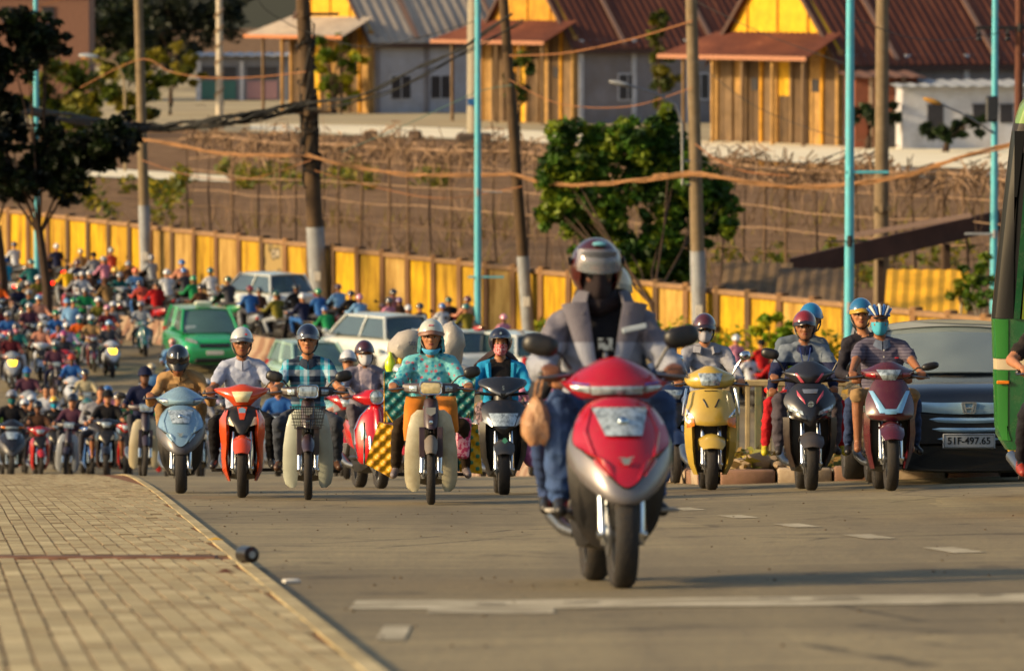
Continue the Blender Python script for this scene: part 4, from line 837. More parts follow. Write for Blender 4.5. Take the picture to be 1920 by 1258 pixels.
def cub(rt, o, lod):
    """old step-through: broad pale leg shields with a gap for the fork, rectangular lamp"""
    sh, dk = o['paint'], o['second']; hz = o.get('hz', 1.0)
    for s in (-1, 1):
        prof = [(.83, .04, .12, .17), (.78, .045, .175, .16), (.66, .06, .205, .15), (.5, .085, .228, .15), (.36, .095, .234, .155), (.22, .095, .23, .17), (.15, .10, .21, .18), (.115, .12, .17, .185)]
        rings = []
        for z, xi, xo, y in prof:
            fr = [(s*(xi+(xo-xi)*u), y+.03*u**3+.01*(1-u)**2, z) for u in np.linspace(0, 1, 7)]; bk = [(s*(xi+(xo-xi)*u), y+.012+.03*u**3+.01*(1-u)**2, z) for u in np.linspace(1, 0, 7)]
            rings.append(fr+bk)
        mb = MB(); mb.loft(rings); mb.build('leg_shield', sh, rt)
    col_ = [(.66, .055, .04, .04), (.72, .065, .06, .05), (.82, .065, .12, .05), (.90, .06, .17, .05), (.93, .045, .2, .03)]
    mb = MB(); mb.panel(col_, 10, 10, .1); mb.build('head_column', dk, rt)
    if not lod:
        mb = MB(); mb.extr([(-.042, .85), (-.04, .80), (0, .775), (.04, .80), (.042, .85)], .008, o=.075); mb.build('crest_badge', M('a8a6a0', .3, .6), rt)
        mb = MB(); mb.lathe([(-.012, .002), (-.01, .018), (.01, .02)], (0, .055, .72), 'y', 14); mb.build('round_badge', CHROME, rt)
    for s in (-1, 1):                                               # fork covers
        mb = MB(); mb.loft([[(s*(.055+.05*k), .03+d, z) for k, d in ((0, -.02), (.9, -.02), (1, 0), (1, .07), (.1, .07))] for z in (.42, .48, .62, .68)]); mb.build('fork_cover', dk, rt)
    fender(rt, o.get('fendm', dk), o.get('rf', .28), .058, -58, 80, o.get('rf', .28)+.055)
    cow = [(hz-.05, .20, .24, .10, .01), (hz-.045, .24, .225, .11, .02), (hz, .25, .22, .12, .01), (hz+.035, .24, .23, .11, 0), (hz+.045, .2, .25, .10, 0)]
    mb = MB(); mb.panel(cow, 12, 8, .06); mb.build('bar_cowl', o.get('cowlm', dk), rt)
    mb = MB(); w_, z0, z1 = .10, hz-.065, hz+.06
    mb.loft([[(a*(w_-i), y, (z0+z1)/2+b*((z1-z0)/2-i)) for a, b in ((-.8,-1),(.8,-1),(1,-.7),(1,.7),(.8,1),(-.8,1),(-1,.7),(-1,-.7))] for y, i in ((.26, .0), (.13, 0), (.115, .008), (.12, .018))]); h = mb.build('headlight', CHROME, rt)
    mb = MB(); mb.loft([[(a*(w_-i), y, (z0+z1)/2+b*((z1-z0)/2-i)) for a, b in ((-.8,-1),(.8,-1),(1,-.7),(1,.7),(.8,1),(-.8,1),(-1,.7),(-1,-.7))] for y, i in ((.125, .014), (.108, .02), (.102, .045))]); mb.build('lens', o.get('lampm', LENS), h)
    if not lod:
        lens(rt, [(.125, hz-.03), (.19, hz-.028), (.19, hz+.02), (.125, hz+.022)], cow, o.get('sig', LENS), 'turn_signal', True, off=.008)
    well(rt, .09, .3, .7, .3, BLK)
def modern(rt, o, lod):
    """sharp edged scooter; the rows and lamps come from o"""
    c1, dk = o['paint'], o.get('dark', BLK); nu, nv = (8, 7) if lod else (16, 16)
    cow = o['cow']; mb = MB(); mb.panel(cow, nu, nv, .14); mb.build('bar_cowl', o.get('cowlm', c1), rt)
    mb = MB(); mb.loft([[(w_*math.cos(t), y+d*math.sin(t), z) for t in (2*math.pi*k/10 for k in range(10))] for z, w_, d, y in ((.76, .08, .06, .22), (.9, .09, .07, .27), (.97, .09, .07, .29))]); mb.build('steering_neck', BLK, rt)
    fas = o['fas']
    if not lod: mb = MB(); mb.panel([(r[0]-.008*(k < 2), r[1]+.004, r[2]+.006)+tuple(r[3:]) for k, r in enumerate(fas)], nu, nv, .045); mb.build('seam_gap', BLK, rt)
    mb = MB(); mb.panel(fas, nu, nv, .05); mb.build('front_fascia', c1, rt)
    leg = o['leg']                                                  # (z, inner, outer, y) on each side of the wheel well
    for s in (-1, 1):
        rings = [[(s*xi, y+.05, z), (s*(xi*.7+xo*.3), y-.01, z), (s*xo, y+.05, z), (s*(xo-.01), y+.2, z), (s*(xi+.01), y+.22, z)] for z, xi, xo, y in leg]
        mb = MB(); mb.loft(rings); mb.build('leg_shield', o.get('legm', c1), rt)
    well(rt, leg[1][1]+.03, leg[-1][0]+.02, leg[0][0], .2, BLK)
    fender(rt, o.get('fendm', c1), o.get('rf', .25), o.get('fw', .10), -58, 70, o.get('rf', .25)+.05)
    for nm, q, rows, m, both, off in o.get('bits', ()):
        lens(rt, q, cow if rows == 'cow' else fas, m, nm, both, off, .004)
def vespa(rt, o, lod):
    c1 = o['paint']; nu, nv = (8, 8) if lod else (16, 18)
    sh = [(.27, .17, .10, .10, .0), (.33, .215, .07, .13, .0), (.48, .235, .06, .16, .0), (.64, .23, .08, .16, .0), (.78, .17, .13, .1, 0), (.86, .09, .18, .05, 0), (.90, .05, .21, .03, 0)]
    mb = MB(); mb.panel(sh, nu, nv, .05); mb.build('front_fascia', c1, rt)
    mb = MB(); mb.panel([(.45, .035, .02, .02), (.6, .045, .03, .03), (.78, .04, .09, .03), (.86, .03, .15, .02)], 8, 10, .06); mb.build('horn_cover', c1, rt)
    mb = MB(); P = [(x, rowy(sh, x, z)-.004, z) for x, z in [(-.05, .90), (-.17, .78), (-.232, .64), (-.237, .48), (-.215, .33)]]; mb.tube(P, .009, 6); mb.tube([(-x, y, z) for x, y, z in P], .009, 6); mb.build('shield_trim', CHROME, rt)
    cow = [(.90, .10, .2, .05, 0), (.94, .22, .18, .16, .02), (.98, .25, .18, .18, .015), (1.02, .16, .2, .1, 0), (1.06, .08, .24, .04, 0)]
    mb = MB(); mb.panel(cow, nu, nv, .13); mb.build('bar_cowl', c1, rt); bowl(rt, (0, .175, .98), .075)
    lens(rt, [(.125, .55), (.185, .52), (.19, .62), (.14, .64)], sh, LENS, 'turn_signal', True, off=.008)
    fender(rt, c1, o.get('rf', .24), .085, -60, 85, o.get('rf', .24)+.05); well(rt, .13, .25, .6, .2, c1)
KINDS_ = dict(maxi=maxi, under=under, cub=cub, modern=modern, vespa=vespa)
def make_bike(kind, label, px, D, yaw, o, lod=0, loc=None, name=None, tilt=None, cat=None, group=None, lean=0.):
    nm = name or {'maxi': 'scooter', 'under': 'motorbike', 'cub': 'motorbike', 'modern': 'scooter', 'vespa': 'scooter'}[kind]
    g = loc if loc is not None else gnd(px, D)
    rt = root(nm, label, cat or nm, g, (-math.atan(slope(D)) if tilt is None else tilt, lean, R(yaw)), group)
    o = dict(o)
    if kind == 'cub': o.setdefault('rf', .28); o.setdefault('rr', .28); o.setdefault('tw', .038); o.setdefault('spoked', True); o.setdefault('floor', False); o.setdefault('disc', False); o.setdefault('bw', .13); o.setdefault('fx', .075); o.setdefault('wb', 1.2)
    if kind == 'under': o.setdefault('rf', .28); o.setdefault('rr', .28); o.setdefault('tw', .046); o.setdefault('floor', False); o.setdefault('bw', .13); o.setdefault('fx', .08)
    chassis(rt, o, lod); KINDS_[kind](rt, o, lod)
    if kind in ('cub', 'under') and not lod:
        for s in (-1, 1):
            mb = MB(); mb.tube([(s*.1, .72, .26), (s*.3, .72, .26)], .016, 8); mb.build('foot_peg', RUBBER, rt)
    return rt
# ================================================================ people: one continuous body each, clothes and gear as children
SKIN = M('8a5a3c', .5, var=.1, scale=20, spec=.4); SKIN2 = M('a06c4a', .5, var=.1, scale=20, spec=.4); SKIN3 = M('6a4430', .5, var=.1, scale=20, spec=.4)
LAB = {'skin': 0, 'top': 1, 'legs': 2, 'shoe': 3, 'inner': 4}
def ik(a, c, l1, l2, pole):
    a, c, pole = Vector(a), Vector(c), Vector(pole); d = c-a; L = min(d.length, (l1+l2)*.995); u = d.normalized()
    x = (l1*l1-l2*l2+L*L)/(2*L); h = math.sqrt(max(l1*l1-x*x, 0)); n = (pole-u*pole.dot(u)).normalized()
    return a+u*x+n*h
def cap(mb, a, b, r0, r1, lab, n=10, flat=1., up=(0,0,1)):
    a, b = Vector(a), Vector(b); d = (b-a).normalized(); P, rr = [], []
    for k in range(4): t = math.pi/2*k/3; P.append(a-d*r0*math.cos(t)*.98); rr.append(max(r0*math.sin(t), r0*.12))
    for k in range(3, -1, -1): t = math.pi/2*k/3; P.append(b+d*r1*math.cos(t)*.98); rr.append(max(r1*math.sin(t), r1*.12))
    mb.tube(P, rr, n, LAB[lab], flat, up)
def head_m(p):
    return Matrix.Translation(p['head']) @ Matrix.Rotation(R(p.get('hyaw', 0)), 4, 'Z') @ Matrix.Rotation(R(p.get('hpitch', 0)), 4, 'X') @ Matrix.Rotation(R(p.get('hroll', 0)), 4, 'Y')
HEAD = [(-.122, .022, .026, -.058), (-.112, .042, .046, -.046), (-.092, .056, .066, -.03), (-.06, .066, .082, -.012), (-.02, .072, .091, -.002), (.02, .076, .096, .002), (.06, .075, .096, .006), (.09, .062, .082, .01), (.11, .04, .055, .012), (.12, .01, .015, .012)]
def add_head(mb, p, lod):
    mb.xf = head_m(p); n = 12 if lod else 20
    mb.loft([[(rx*math.cos(t), y+ry*math.sin(t), z) for t in (2*math.pi*k/n for k in range(n))] for z, rx, ry, y in HEAD], LAB['skin'])
    if not lod:
        mb.ell((0, -.098, -.032), (.018, .018, .014), 10, 7, 0); cap(mb, (0, -.088, .012), (0, -.1, -.026), .009, .013, 'skin', 8)
        for s in (-1, 1):
            mb.ell((s*.079, .012, -.01), (.012, .022, .034), 8, 6, 0); mb.ell((s*.036, -.078, -.025), (.026, .016, .022), 8, 6, 0)
        mb.ell((0, -.083, .03), (.055, .016, .012), 10, 6, 0); mb.ell((0, -.09, -.064), (.026, .012, .012), 10, 6, 0); mb.ell((0, -.082, -.1), (.024, .018, .016), 10, 6, 0)
    mb.xf = None
def add_hand(mb, wrist, grip, s, lod, lab='skin', curl=True):
    """palm on top of a bar along X with four fingers wrapped over its front and a thumb below"""
    g = Vector(grip); w_ = Vector(wrist); kn = g+Vector((0, -.002, .036))
    cap(mb, w_, w_.lerp(kn, .55), .027, .033, lab, 8, .75); 
    mb.box(w_.lerp(kn, .68)+Vector((0,0,-.004)), (.082, .085, .034), .014, LAB[lab])
    if lod: mb.ell(g+Vector((0, -.014, .004)), (.044, .034, .034), 8, 6, LAB[lab]); return
    for i in range(4):
        x = (i-1.5)*.0215*s; L = (1., 1.08, 1.02, .86)[i]
        a = kn+Vector((x, -.012, -.002)); b_ = g+Vector((x*1.02, -.038*L, .012)); c = g+Vector((x*1.02, -.034*L, -.018*L)); d = g+Vector((x, -.012, -.030*L))
        cap(mb, a, b_, .0115, .0105, lab, 7); cap(mb, b_, c, .0105, .0095, lab, 7); cap(mb, c, d, .0095, .0085, lab, 7)
    t0 = w_.lerp(kn, .45)+Vector((-s*.035, 0, -.008)); t1 = g+Vector((-s*.052, .012, .004)); t2 = g+Vector((-s*.05, -.02, -.016))
    cap(mb, t0, t1, .014, .0125, lab, 7); cap(mb, t1, t2, .0125, .0095, lab, 7)
def body_mesh(p, vox=.011, lod=0, key=None):
    mb = MB(); hy, hz = p['hip']; sy, sz_ = p['sh']; b = p.get('bulk', 1.); shw = p.get('shw', .175)*1.; n = 12 if lod else 20
    H = Vector((0, hy, hz)); S = Vector((p.get('sx', 0), sy, sz_)); u = (S-H); L = u.length; u.normalize(); f = Vector((0, -1, 0)); f = (f-u*f.dot(u)).normalized(); r = Vector((1, 0, 0))
    prof = [(-.26, .10, .09, 'legs'), (-.22, .155, .125, 'legs'), (-.08, .172, .135, 'legs'), (.06, .168, .13, 'top'), (.22, .160*b, .122*b, 'top'), (.45, .158*b, .12*b, 'top'), (.68, .172*b, .122*b, 'top'), (.86, .178*b, .112, 'top'), (.98, .150, .09, 'top'), (1.06, .09, .07, 'top'), (1.12, .062, .06, 'top')]
    for (t0, rx0, ry0, _), (t1, rx1, ry1, lab) in zip(prof, prof[1:]):
        rings = []
        for t, rx, ry in ((t0, rx0, ry0), (t1, rx1, ry1)):
            c = H+u*L*t+f*(.012*math.sin(max(t,0)*3)*b); rings.append([c+r*rx*math.copysign(abs(math.cos(a))**.85, math.cos(a))+f*ry*math.copysign(abs(math.sin(a))**.9, math.sin(a)) for a in (2*math.pi*k/n for k in range(n))])
        mb.loft(rings, LAB[lab])
    if p.get('bust') and not lod:
        for s in (-1, 1): mb.ell(H+u*L*.66+f*.095+r*s*.07, (.07, .06, .065), 10, 7, LAB['top'])
    hd = Vector(p['head']); nb = H+u*L*1.02
    cap(mb, nb-u*.03, hd+Vector((0, .022, -.085)), .054, .052, 'skin', 12)
    long = p.get('sleeve', 'long') == 'long'; ex = .012 if p.get('thick') else 0.; sl = 'top'
    for s, hnd, el in zip((-1, 1), p['hands'], p.get('elbows', ((-.42, .35, -1), (.42, .35, -1)))):
        sh = S+r*s*shw+u*(-.01); cap(mb, S+r*s*.05+u*.035, sh, .06, .068+ex, 'top', 10)
        g = Vector(hnd); wr = g+Vector(p.get('wrist', (0, .085, .03))); wr.x += s*.008
        e = ik(sh, wr, .285, .255, el)
        if long:
            cap(mb, sh, e, .064+ex, .05+ex, sl); cap(mb, e, e.lerp(wr, .9), .051+ex, .036+ex*.9, sl); cap(mb, e.lerp(wr, .8), wr, .03, .027, 'skin')
        else:
            cap(mb, sh, sh.lerp(e, .62), .066+ex, .066+ex, sl); cap(mb, sh.lerp(e, .5), e, .047, .041, 'skin'); cap(mb, e, wr, .042, .026, 'skin')
        add_hand(mb, wr, g, s, lod, p.get('handlab', 'skin'))
    sh_ = p.get('legw', 0.)
    for s, ft, kp in zip((-1, 1), p['feet'], p.get('knees', ((-.75, -1, .55), (.75, -1, .55)))):
        hip = H+r*s*.095+u*(-.01); an = Vector(ft)+Vector((0, .05, .085)); k = ik(hip, an, .43, .41, kp)
        cap(mb, hip, k, .088, .064+sh_, 'legs')
        if p.get('shorts'):
            cap(mb, k-(k-hip)*.02, k.lerp(an, .4), .058, .052, 'skin'); cap(mb, k.lerp(an, .3), an, .053, .036, 'skin')
        else:
            cap(mb, k, k.lerp(an, .38), .064+sh_, .062+sh_, 'legs'); cap(mb, k.lerp(an, .38), k.lerp(an, .93), .060+sh_, .046+sh_*1.3, 'legs')
        foot = Vector(ft); to = p.get('toe', (0, -.16, -.015)); lab = p.get('foot', 'shoe')
        if p.get('bare'): cap(mb, k.lerp(an, .85), an, .038, .036, 'skin')
        cap(mb, an+Vector((0, .015, -.035)), foot+Vector(to)+Vector((s*.02, 0, .03)), .038, .034, 'skin' if p.get('bare') else 'shoe', 10); cap(mb, an, an+Vector((0, .03, -.055)), .036, .034, 'skin' if p.get('bare') else 'shoe', 8)
    add_head(mb, p, lod)
    src = mb.mesh('body_source', [], 180); bm = bmesh.new(); bm.from_mesh(src); bvh = BVHTree.FromBMesh(bm); bm.free(); lab_of = mb.m
    o = bpy.data.objects.new('body_source', src); COL.objects.link(o)
    md = o.modifiers.new('r', 'REMESH'); md.mode = 'VOXEL'; md.voxel_size = vox; md.use_smooth_shade = True
    m2 = o.modifiers.new('s', 'SMOOTH'); m2.factor = .5; m2.iterations = 2 if lod else 3
    dg = bpy.context.evaluated_depsgraph_get(); me = bpy.data.meshes.new_from_object(o.evaluated_get(dg), depsgraph=dg)
    bpy.data.objects.remove(o); bpy.data.meshes.remove(src)
    nv = len(me.vertices); co = np.empty(nv*3, np.float32); me.vertices.foreach_get('co', co); co = co.reshape(-1, 3)
    no = np.empty(nv*3, np.float32); me.vertices.foreach_get('normal', no); no = no.reshape(-1, 3)
    vl = np.array([lab_of[bvh.find_nearest(Vector(c))[2]] for c in co])
    pf = p.get('patch')
    if pf is not None: vl = pf(co, no, vl)
    if not lod:                                                     # cloth folds
        amp = np.where((vl == 1) | (vl == 2), p.get('fold', .011), 0.)
        dsp = np.array([1.1*(.35-abs(noise.noise(Vector((c[0]*7+c[2]*4, c[1]*7-c[2]*3, c[2]*11+p.get('seed', 0)*7))))*2.0) + .5*noise.noise(Vector((c[0]*22, c[1]*20+9, c[2]*27))) for c in co]) if nv < 90000 else 0
        co = co + no*(amp*dsp)[:, None]
    me.vertices.foreach_set('co', co.astype(np.float32).ravel())
    ml = np.empty(len(me.loops), np.int32); me.loops.foreach_get('vertex_index', ml); ls = np.empty(len(me.polygons), np.int32); me.polygons.foreach_get('loop_start', ls)
    me.materials.clear()
    for _ in range(5): me.materials.append(None)
    me.polygons.foreach_set('material_index', np.ascontiguousarray(vl[ml[ls]]).astype(np.int32)); me.polygons.foreach_set('use_smooth', [True]*len(me.polygons)); me.update()
    return me
def person(label, me, mats, loc, rot, group=None):
    o = link('person', me, None, loc, rot); tag(o, label, 'person', group)
    for i, m in enumerate(mats):
        if i < len(o.material_slots): o.material_slots[i].link = 'OBJECT'; o.material_slots[i].material = m
    return o
# ---- things worn on the head (built in head space, then moved by the head matrix)
def hp(mb, p): mb.xf = head_m(p)
def dome_rings(r, z0, z1f, back, n=24, m=8, thick=.0, yoff=.01):
    """rings of a half shell: z0(t) lower rim height by angle"""
    out = []
    for j in range(m+1):
        v = j/m; ring = []
        for k in range(n):
            t = 2*math.pi*k/n; lo = z0(t); a0 = math.asin(max(-1, min(1, lo/r[2]))); a = a0+(math.pi/2*.995-a0)*v
            ring.append((r[0]*math.cos(a)*math.cos(t), yoff+r[1]*math.cos(a)*math.sin(t), .025+r[2]*math.sin(a)))
        out.append(ring)
    return out
def helmet_half(p, par, m, brim=BLK, lod=0, size=1., trim=None, low=.0, strap=True, brim_len=.055, mono=False):
    """half shell helmet with a short peak"""
    n, k = (14, 5) if lod else (28, 10); s_ = size
    r = (.107*s_, .130*s_, .128*s_); z0 = lambda t: (.012-low) - .035*max(0, math.sin(t))*1. - .02*abs(math.cos(t))
    mb = MB(); hp(mb, p); out = dome_rings(r, z0, 0, 0, n, k); inn = dome_rings((r[0]*.93, r[1]*.93, r[2]*.93), lambda t: z0(t)*.98, 0, 0, n, 3)
    mb.loft(inn[::-1]+out, 0, True); h = mb.build('helmet', m, par, 50)
    mb = MB(); hp(mb, p); N = 6 if lod else 12; top, bot = [], []
    for i in range(N+1):
        t = -math.pi/2+(i/N-.5)*math.pi*.78; q = math.cos((i/N-.5)*math.pi); z = .025+z0(t)
        a = (r[0]*1.01*math.cos(t), .01+r[1]*1.01*math.sin(t)); e = (r[0]*(1.03+.1*q)*math.cos(t), .01+(r[1]*1.02+brim_len*q)*math.sin(t))
        top.append([(a[0], a[1], z+.024), (e[0], e[1], z-.006), (e[0], e[1], z-.014), (a[0]*.97, a[1]*.97, z-.002)])
    mb.loft(top); mb.build('peak', brim, h, 50)
    if trim is not None and not lod:
        mb = MB(); hp(mb, p); P = [(r[0]*1.012*math.cos(t), .01+r[1]*1.012*math.sin(t), .03+z0(t)+.006) for t in (2*math.pi*i/28 for i in range(29))]; mb.tube(P, .006, 6); mb.build('rim_trim', trim, h)
    if strap and not lod:
        for s in (-1, 1):
            mb = MB(); hp(mb, p); P = [(s*.092, .01, .0), (s*.086, -.02, -.05), (s*.062, -.05, -.098), (s*.0, -.066, -.132)]; mb.tube(P, .008, 6, 0, .4, (0, 1, 0)); mb.build('chin_strap', BLK, h)
    return h
def helmet_34(p, par, m, lod=0, size=1., peak=True, brimm=None):
    """three quarter helmet that covers the ears"""
    n, k = (14, 6) if lod else (30, 12); r = (.118*size, .142*size, .136*size)
    def z0(t):
        q = (math.sin(t)+1)/2                                       # 0 front, 1 back
        return .035 if q < .13 else .035-.155*min(1, (q-.13)/.12)*1.
    mb = MB(); hp(mb, p); out = dome_rings(r, z0, 0, 0, n, k); inn = dome_rings(tuple(v*.9 for v in r), lambda t: z0(t)*.92, 0, 0, n, 4)
    mb.loft(inn[::-1]+out, 0, True); h = mb.build('helmet', m, par, 50)
    if peak:
        mb = MB(); hp(mb, p); N = 10; top = []
        for i in range(N+1):
            t = -math.pi/2+(i/N-.5)*math.pi*.62; q = math.cos((i/N-.5)*math.pi); z = .062
            a = (r[0]*.985*math.cos(t), .01+r[1]*.985*math.sin(t)); e = (r[0]*(1.02)*math.cos(t), .01+(r[1]*1.0+.05*q)*math.sin(t))
            top.append([(a[0], a[1], z+.016), (e[0], e[1], z-.004), (e[0], e[1], z-.012), (a[0], a[1], z-.004)])
        mb.loft(top); mb.build('peak', brimm or m, h, 50)
    return h
def hair(p, par, m, lod=0, long=0.):
    mb = MB(); hp(mb, p); n, k = (12, 5) if lod else (22, 8)
    z0 = lambda t: .045-.12*max(0, math.sin(t)+.35)/1.35-.0
    mb.loft(dome_rings((.083, .108, .108), z0, 0, 0, n, k)); 
    if long: mb.tube([(0, .085, .02), (0, .11, -.1), (0, .10, -.1-long)], [.06, .07, .035], 10)
    return mb.build('hair', m, par, 60)
def face_mask(p, par, m, lod=0, top=-.008, full=False):
    mb = MB(); hp(mb, p); N, K = (8, 5) if lod else (14, 9); fr, bk = [], []
    for j in range(K+1):
        z = top+(-.125-top)*j/K; zi = [h[0] for h in HEAD]; rx = np.interp(z, zi, [h[1] for h in HEAD]); ry = np.interp(z, zi, [h[2] for h in HEAD]); yc = np.interp(z, zi, [h[3] for h in HEAD])
        a, b_ = [], []
        for i in range(N+1):
            t = -math.pi/2+(i/N-.5)*math.pi*.86; g = 1+.22*math.exp(-((t+math.pi/2)/.45)**2)*math.sin(math.pi*min(1, (j+1.2)/(K+1)))+.006*math.sin(j*2.2)
            a.append((rx*1.1*math.cos(t), yc+ry*1.06*g*math.sin(t)-.004, z)); b_.append((rx*1.03*math.cos(t), yc+ry*1.0*math.sin(t), z))
        fr.append(a+b_[::-1])
    mb.loft(fr); mk = mb.build('face_mask', m, par, 60)
    if not lod:
        for s in (-1, 1):
            for z in (-.02, -.075):
                mb = MB(); hp(mb, p); mb.tube([(s*.066, -.045, z), (s*.082, -.01, (z-.02)/2-.01), (s*.083, .02, -.015)], .0025, 5); mb.build('ear_loop', m, mk)
    return mk
EYEW = M('b9b2a8', .3, var=.02); EYEB = M('120c08', .2); LIP = M('7d3f34', .5, var=.1); BROW = M('18100c', .9); HAIRB = M('0c0a09', .55, var=.3, scale=40)
def face(p, par, mouth=True, lipc=LIP):
    for s in (-1, 1):
        mb = MB(); hp(mb, p); mb.ell((s*.031, -.0865, -.003), (.0155, .008, .0075), 10, 6); e = mb.build('eye', EYEW, par)
        mb = MB(); hp(mb, p); mb.ell((s*.031, -.0925, -.003), (.0075, .004, .0072), 8, 6); mb.build('iris', EYEB, e)
        mb = MB(); hp(mb, p); mb.tube([(s*.014, -.0935, -.0005), (s*.031, -.0955, .006), (s*.047, -.086, .0)], [.002, .0032, .002], 6); mb.build('eyelid', BROW, e)
        mb = MB(); hp(mb, p); mb.tube([(s*.012, -.098, .018), (s*.03, -.099, .026), (s*.05, -.086, .02)], [.003, .0042, .002], 6, 0, .7); mb.build('eyebrow', BROW, par)
        mb = MB(); hp(mb, p); mb.ell((s*.0075, -.107, -.043), (.0045, .004, .003), 6, 4); mb.build('nostril', EYEB, par)
    if mouth:
        mb = MB(); hp(mb, p); mb.tube([(-.025, -.09, -.066), (-.01, -.1005, -.061), (0, -.1015, -.0625), (.01, -.1005, -.061), (.025, -.09, -.066)], [.002, .0045, .004, .0045, .002], 6); mb.tube([(-.022, -.091, -.068), (0, -.1005, -.072), (.022, -.091, -.068)], [.002, .0058, .002], 6); mb.build('mouth', lipc, par)
def glasses(p, par, m=BLKG, dark=True):
    mb = MB(); hp(mb, p)
    for s in (-1, 1):
        mb.loft([[(s*.033+.027*math.copysign(abs(math.cos(t))**.7, math.cos(t)), -.098+abs(math.cos(t))*.006-d, -.004+.019*math.copysign(abs(math.sin(t))**.7, math.sin(t))) for t in (2*math.pi*k/14 for k in range(14))] for d in (0, .006)]); mb.tube([(s*.06, -.092, .002), (s*.078, -.04, .0), (s*.08, .01, .0)], .003, 5)
    mb.tube([(-.008, -.104, .0), (.008, -.104, .0)], .003, 5); mb.build('sunglasses', m, par)
def collar(p, par, m, spread=.05, h=.045):
    """shirt collar with two points"""
    hd = Vector(p['head']); sy, sz_ = p['sh']; c = Vector((p.get('sx', 0)*.9+hd.x*.1, sy-.004, sz_+.045))
    for s in (-1, 1):
        mb = MB(); rings = []
        for i in range(9):
            t = math.pi/2-s*(-math.pi*.98)*i/8; rr = .073+.010*(i/8); zz = .0-.035*(i/8)**2
            a = Vector((math.cos(t)*rr, math.sin(t)*rr*.92, zz)); rings.append([c+a+Vector((0, 0, h*.8)), c+a*1.10+Vector((0, 0, h*.75)), c+a*1.28+Vector((0, -.004, -.012-.03*(i/8)**3)), c+a*1.2+Vector((0, 0, -.02-.03*(i/8)**3))])
        mb.loft(rings); mb.build('collar', m, par, 60)
def placket(p, par, m, buttons=5):
    sy, sz_ = p['sh']; hy, hz = p['hip']; mb = MB(); b = p.get('bulk', 1)
    return None
# ---------------------------------------------------------------- patterned cloth
def plaid():
    b = NB('plaid_cloth'); v = b.co(); sp = b.n('ShaderNodeSeparateXYZ'); b.l(v, sp.inputs[0])
    fx = b.math('FRACT', b.math('MULTIPLY', b.math('ADD', sp.outputs[0], 3.03), 5.2)); fz = b.math('FRACT', b.math('MULTIPLY', sp.outputs[2], 5.5))
    cx = b.ramp(fx, [(0, '1c2638'), (.36, '2a9ab4'), (.55, '8fb0c4'), (.72, '2a9ab4'), (.82, '1c2638')], 'CONSTANT')
    cz = b.ramp(fz, [(0, '2a3a50'), (.3, 'b4c4d4'), (.62, '2aa0b8'), (.86, '8aa0b4')], 'CONSTANT')
    b.col(b.mix(.38, cx, cz)); b.set(.85, spec=.2); b.bump(b.noise(v, 26, 3), .5, .01); return b.mat
def floral():
    b = NB('floral_cloth'); v = b.co(); vo = b.n('ShaderNodeTexVoronoi'); vo.inputs['Scale'].default_value = 25; b.l(v, vo.inputs[0])
    hue = b.n('ShaderNodeSeparateColor'); b.l(vo.outputs['Color'], hue.inputs[0])
    spot = b.ramp(hue.outputs[0], [(0, 'a8606c'), (.2, '2a8aa4'), (.5, '7abcc4'), (.68, 'a87a88'), (.82, '1f7898')], 'CONSTANT')
    m = b.ramp(vo.outputs['Distance'], [(.30, 1.), (.48, 0.)]); b.col(b.mix(m, '5fa8b0', spot)); b.set(.7, spec=.3); b.bump(b.noise(v, 24, 3), .5, .01); return b.mat
def stripes(c1, c2, k, axis=2, w_=.5):
    b = NB('striped_cloth'); v = b.co(); sp = b.n('ShaderNodeSeparateXYZ'); b.l(v, sp.inputs[0])
    f = b.math('GREATER_THAN', b.math('FRACT', b.math('MULTIPLY', sp.outputs[axis], k)), w_); b.col(b.mix(f, c1, c2)); b.set(.85, spec=.2); b.bump(b.noise(v, 26, 3), .4, .01); return b.mat
def specks(c1, c2, sc_=60, th=.5):
    b = NB('speckled_cloth'); v = b.co(); f = b.noise(v, sc_, 2); b.col(b.mix(b.ramp(f, [(th-.03, 0.), (th+.03, 1.)]), c1, c2)); b.set(.8, spec=.2); return b.mat
def band(c_top, c_low, zc, refl=None):
    b = NB('two_tone_cloth'); v = b.co(); sp = b.n('ShaderNodeSeparateXYZ'); b.l(v, sp.inputs[0])
    z = b.math('ADD', sp.outputs[2], b.math('MULTIPLY', b.noise(v, 3, 2), .01)); c = b.mix(b.math('GREATER_THAN', z, zc), c_low, c_top)
    if refl:
        k = b.math('MULTIPLY', b.math('GREATER_THAN', z, refl[1]), b.math('LESS_THAN', z, refl[2])); k = b.math('MULTIPLY', k, b.math('GREATER_THAN', b.math('ABSOLUTE', sp.outputs[0]), .05)); k = b.math('MULTIPLY', k, b.math('LESS_THAN', b.math('ABSOLUTE', sp.outputs[0]), .155)); c = b.mix(k, c, refl[0])
    b.col(c); b.set(.8, spec=.2); b.bump(b.noise(v, 24, 3), .5, .01); return b.mat
def weave(c1, c2, k=22):
    b = NB('woven_plastic'); v = b.co(); sp = b.n('ShaderNodeSeparateXYZ'); b.l(v, sp.inputs[0])
    a = b.math('SINE', b.math('MULTIPLY', b.math('ADD', sp.outputs[0], sp.outputs[1]), 6.283*k)); c = b.math('SINE', b.math('MULTIPLY', sp.outputs[2], 6.283*k))
    m = b.math('MULTIPLY', a, c); b.col(b.mix(b.ramp(m, [(-.2+.5, 0.), (.7, 1.)]), c1, c2)); b.set(.45, spec=.4); b.bump(m, .8, .02); return b.mat
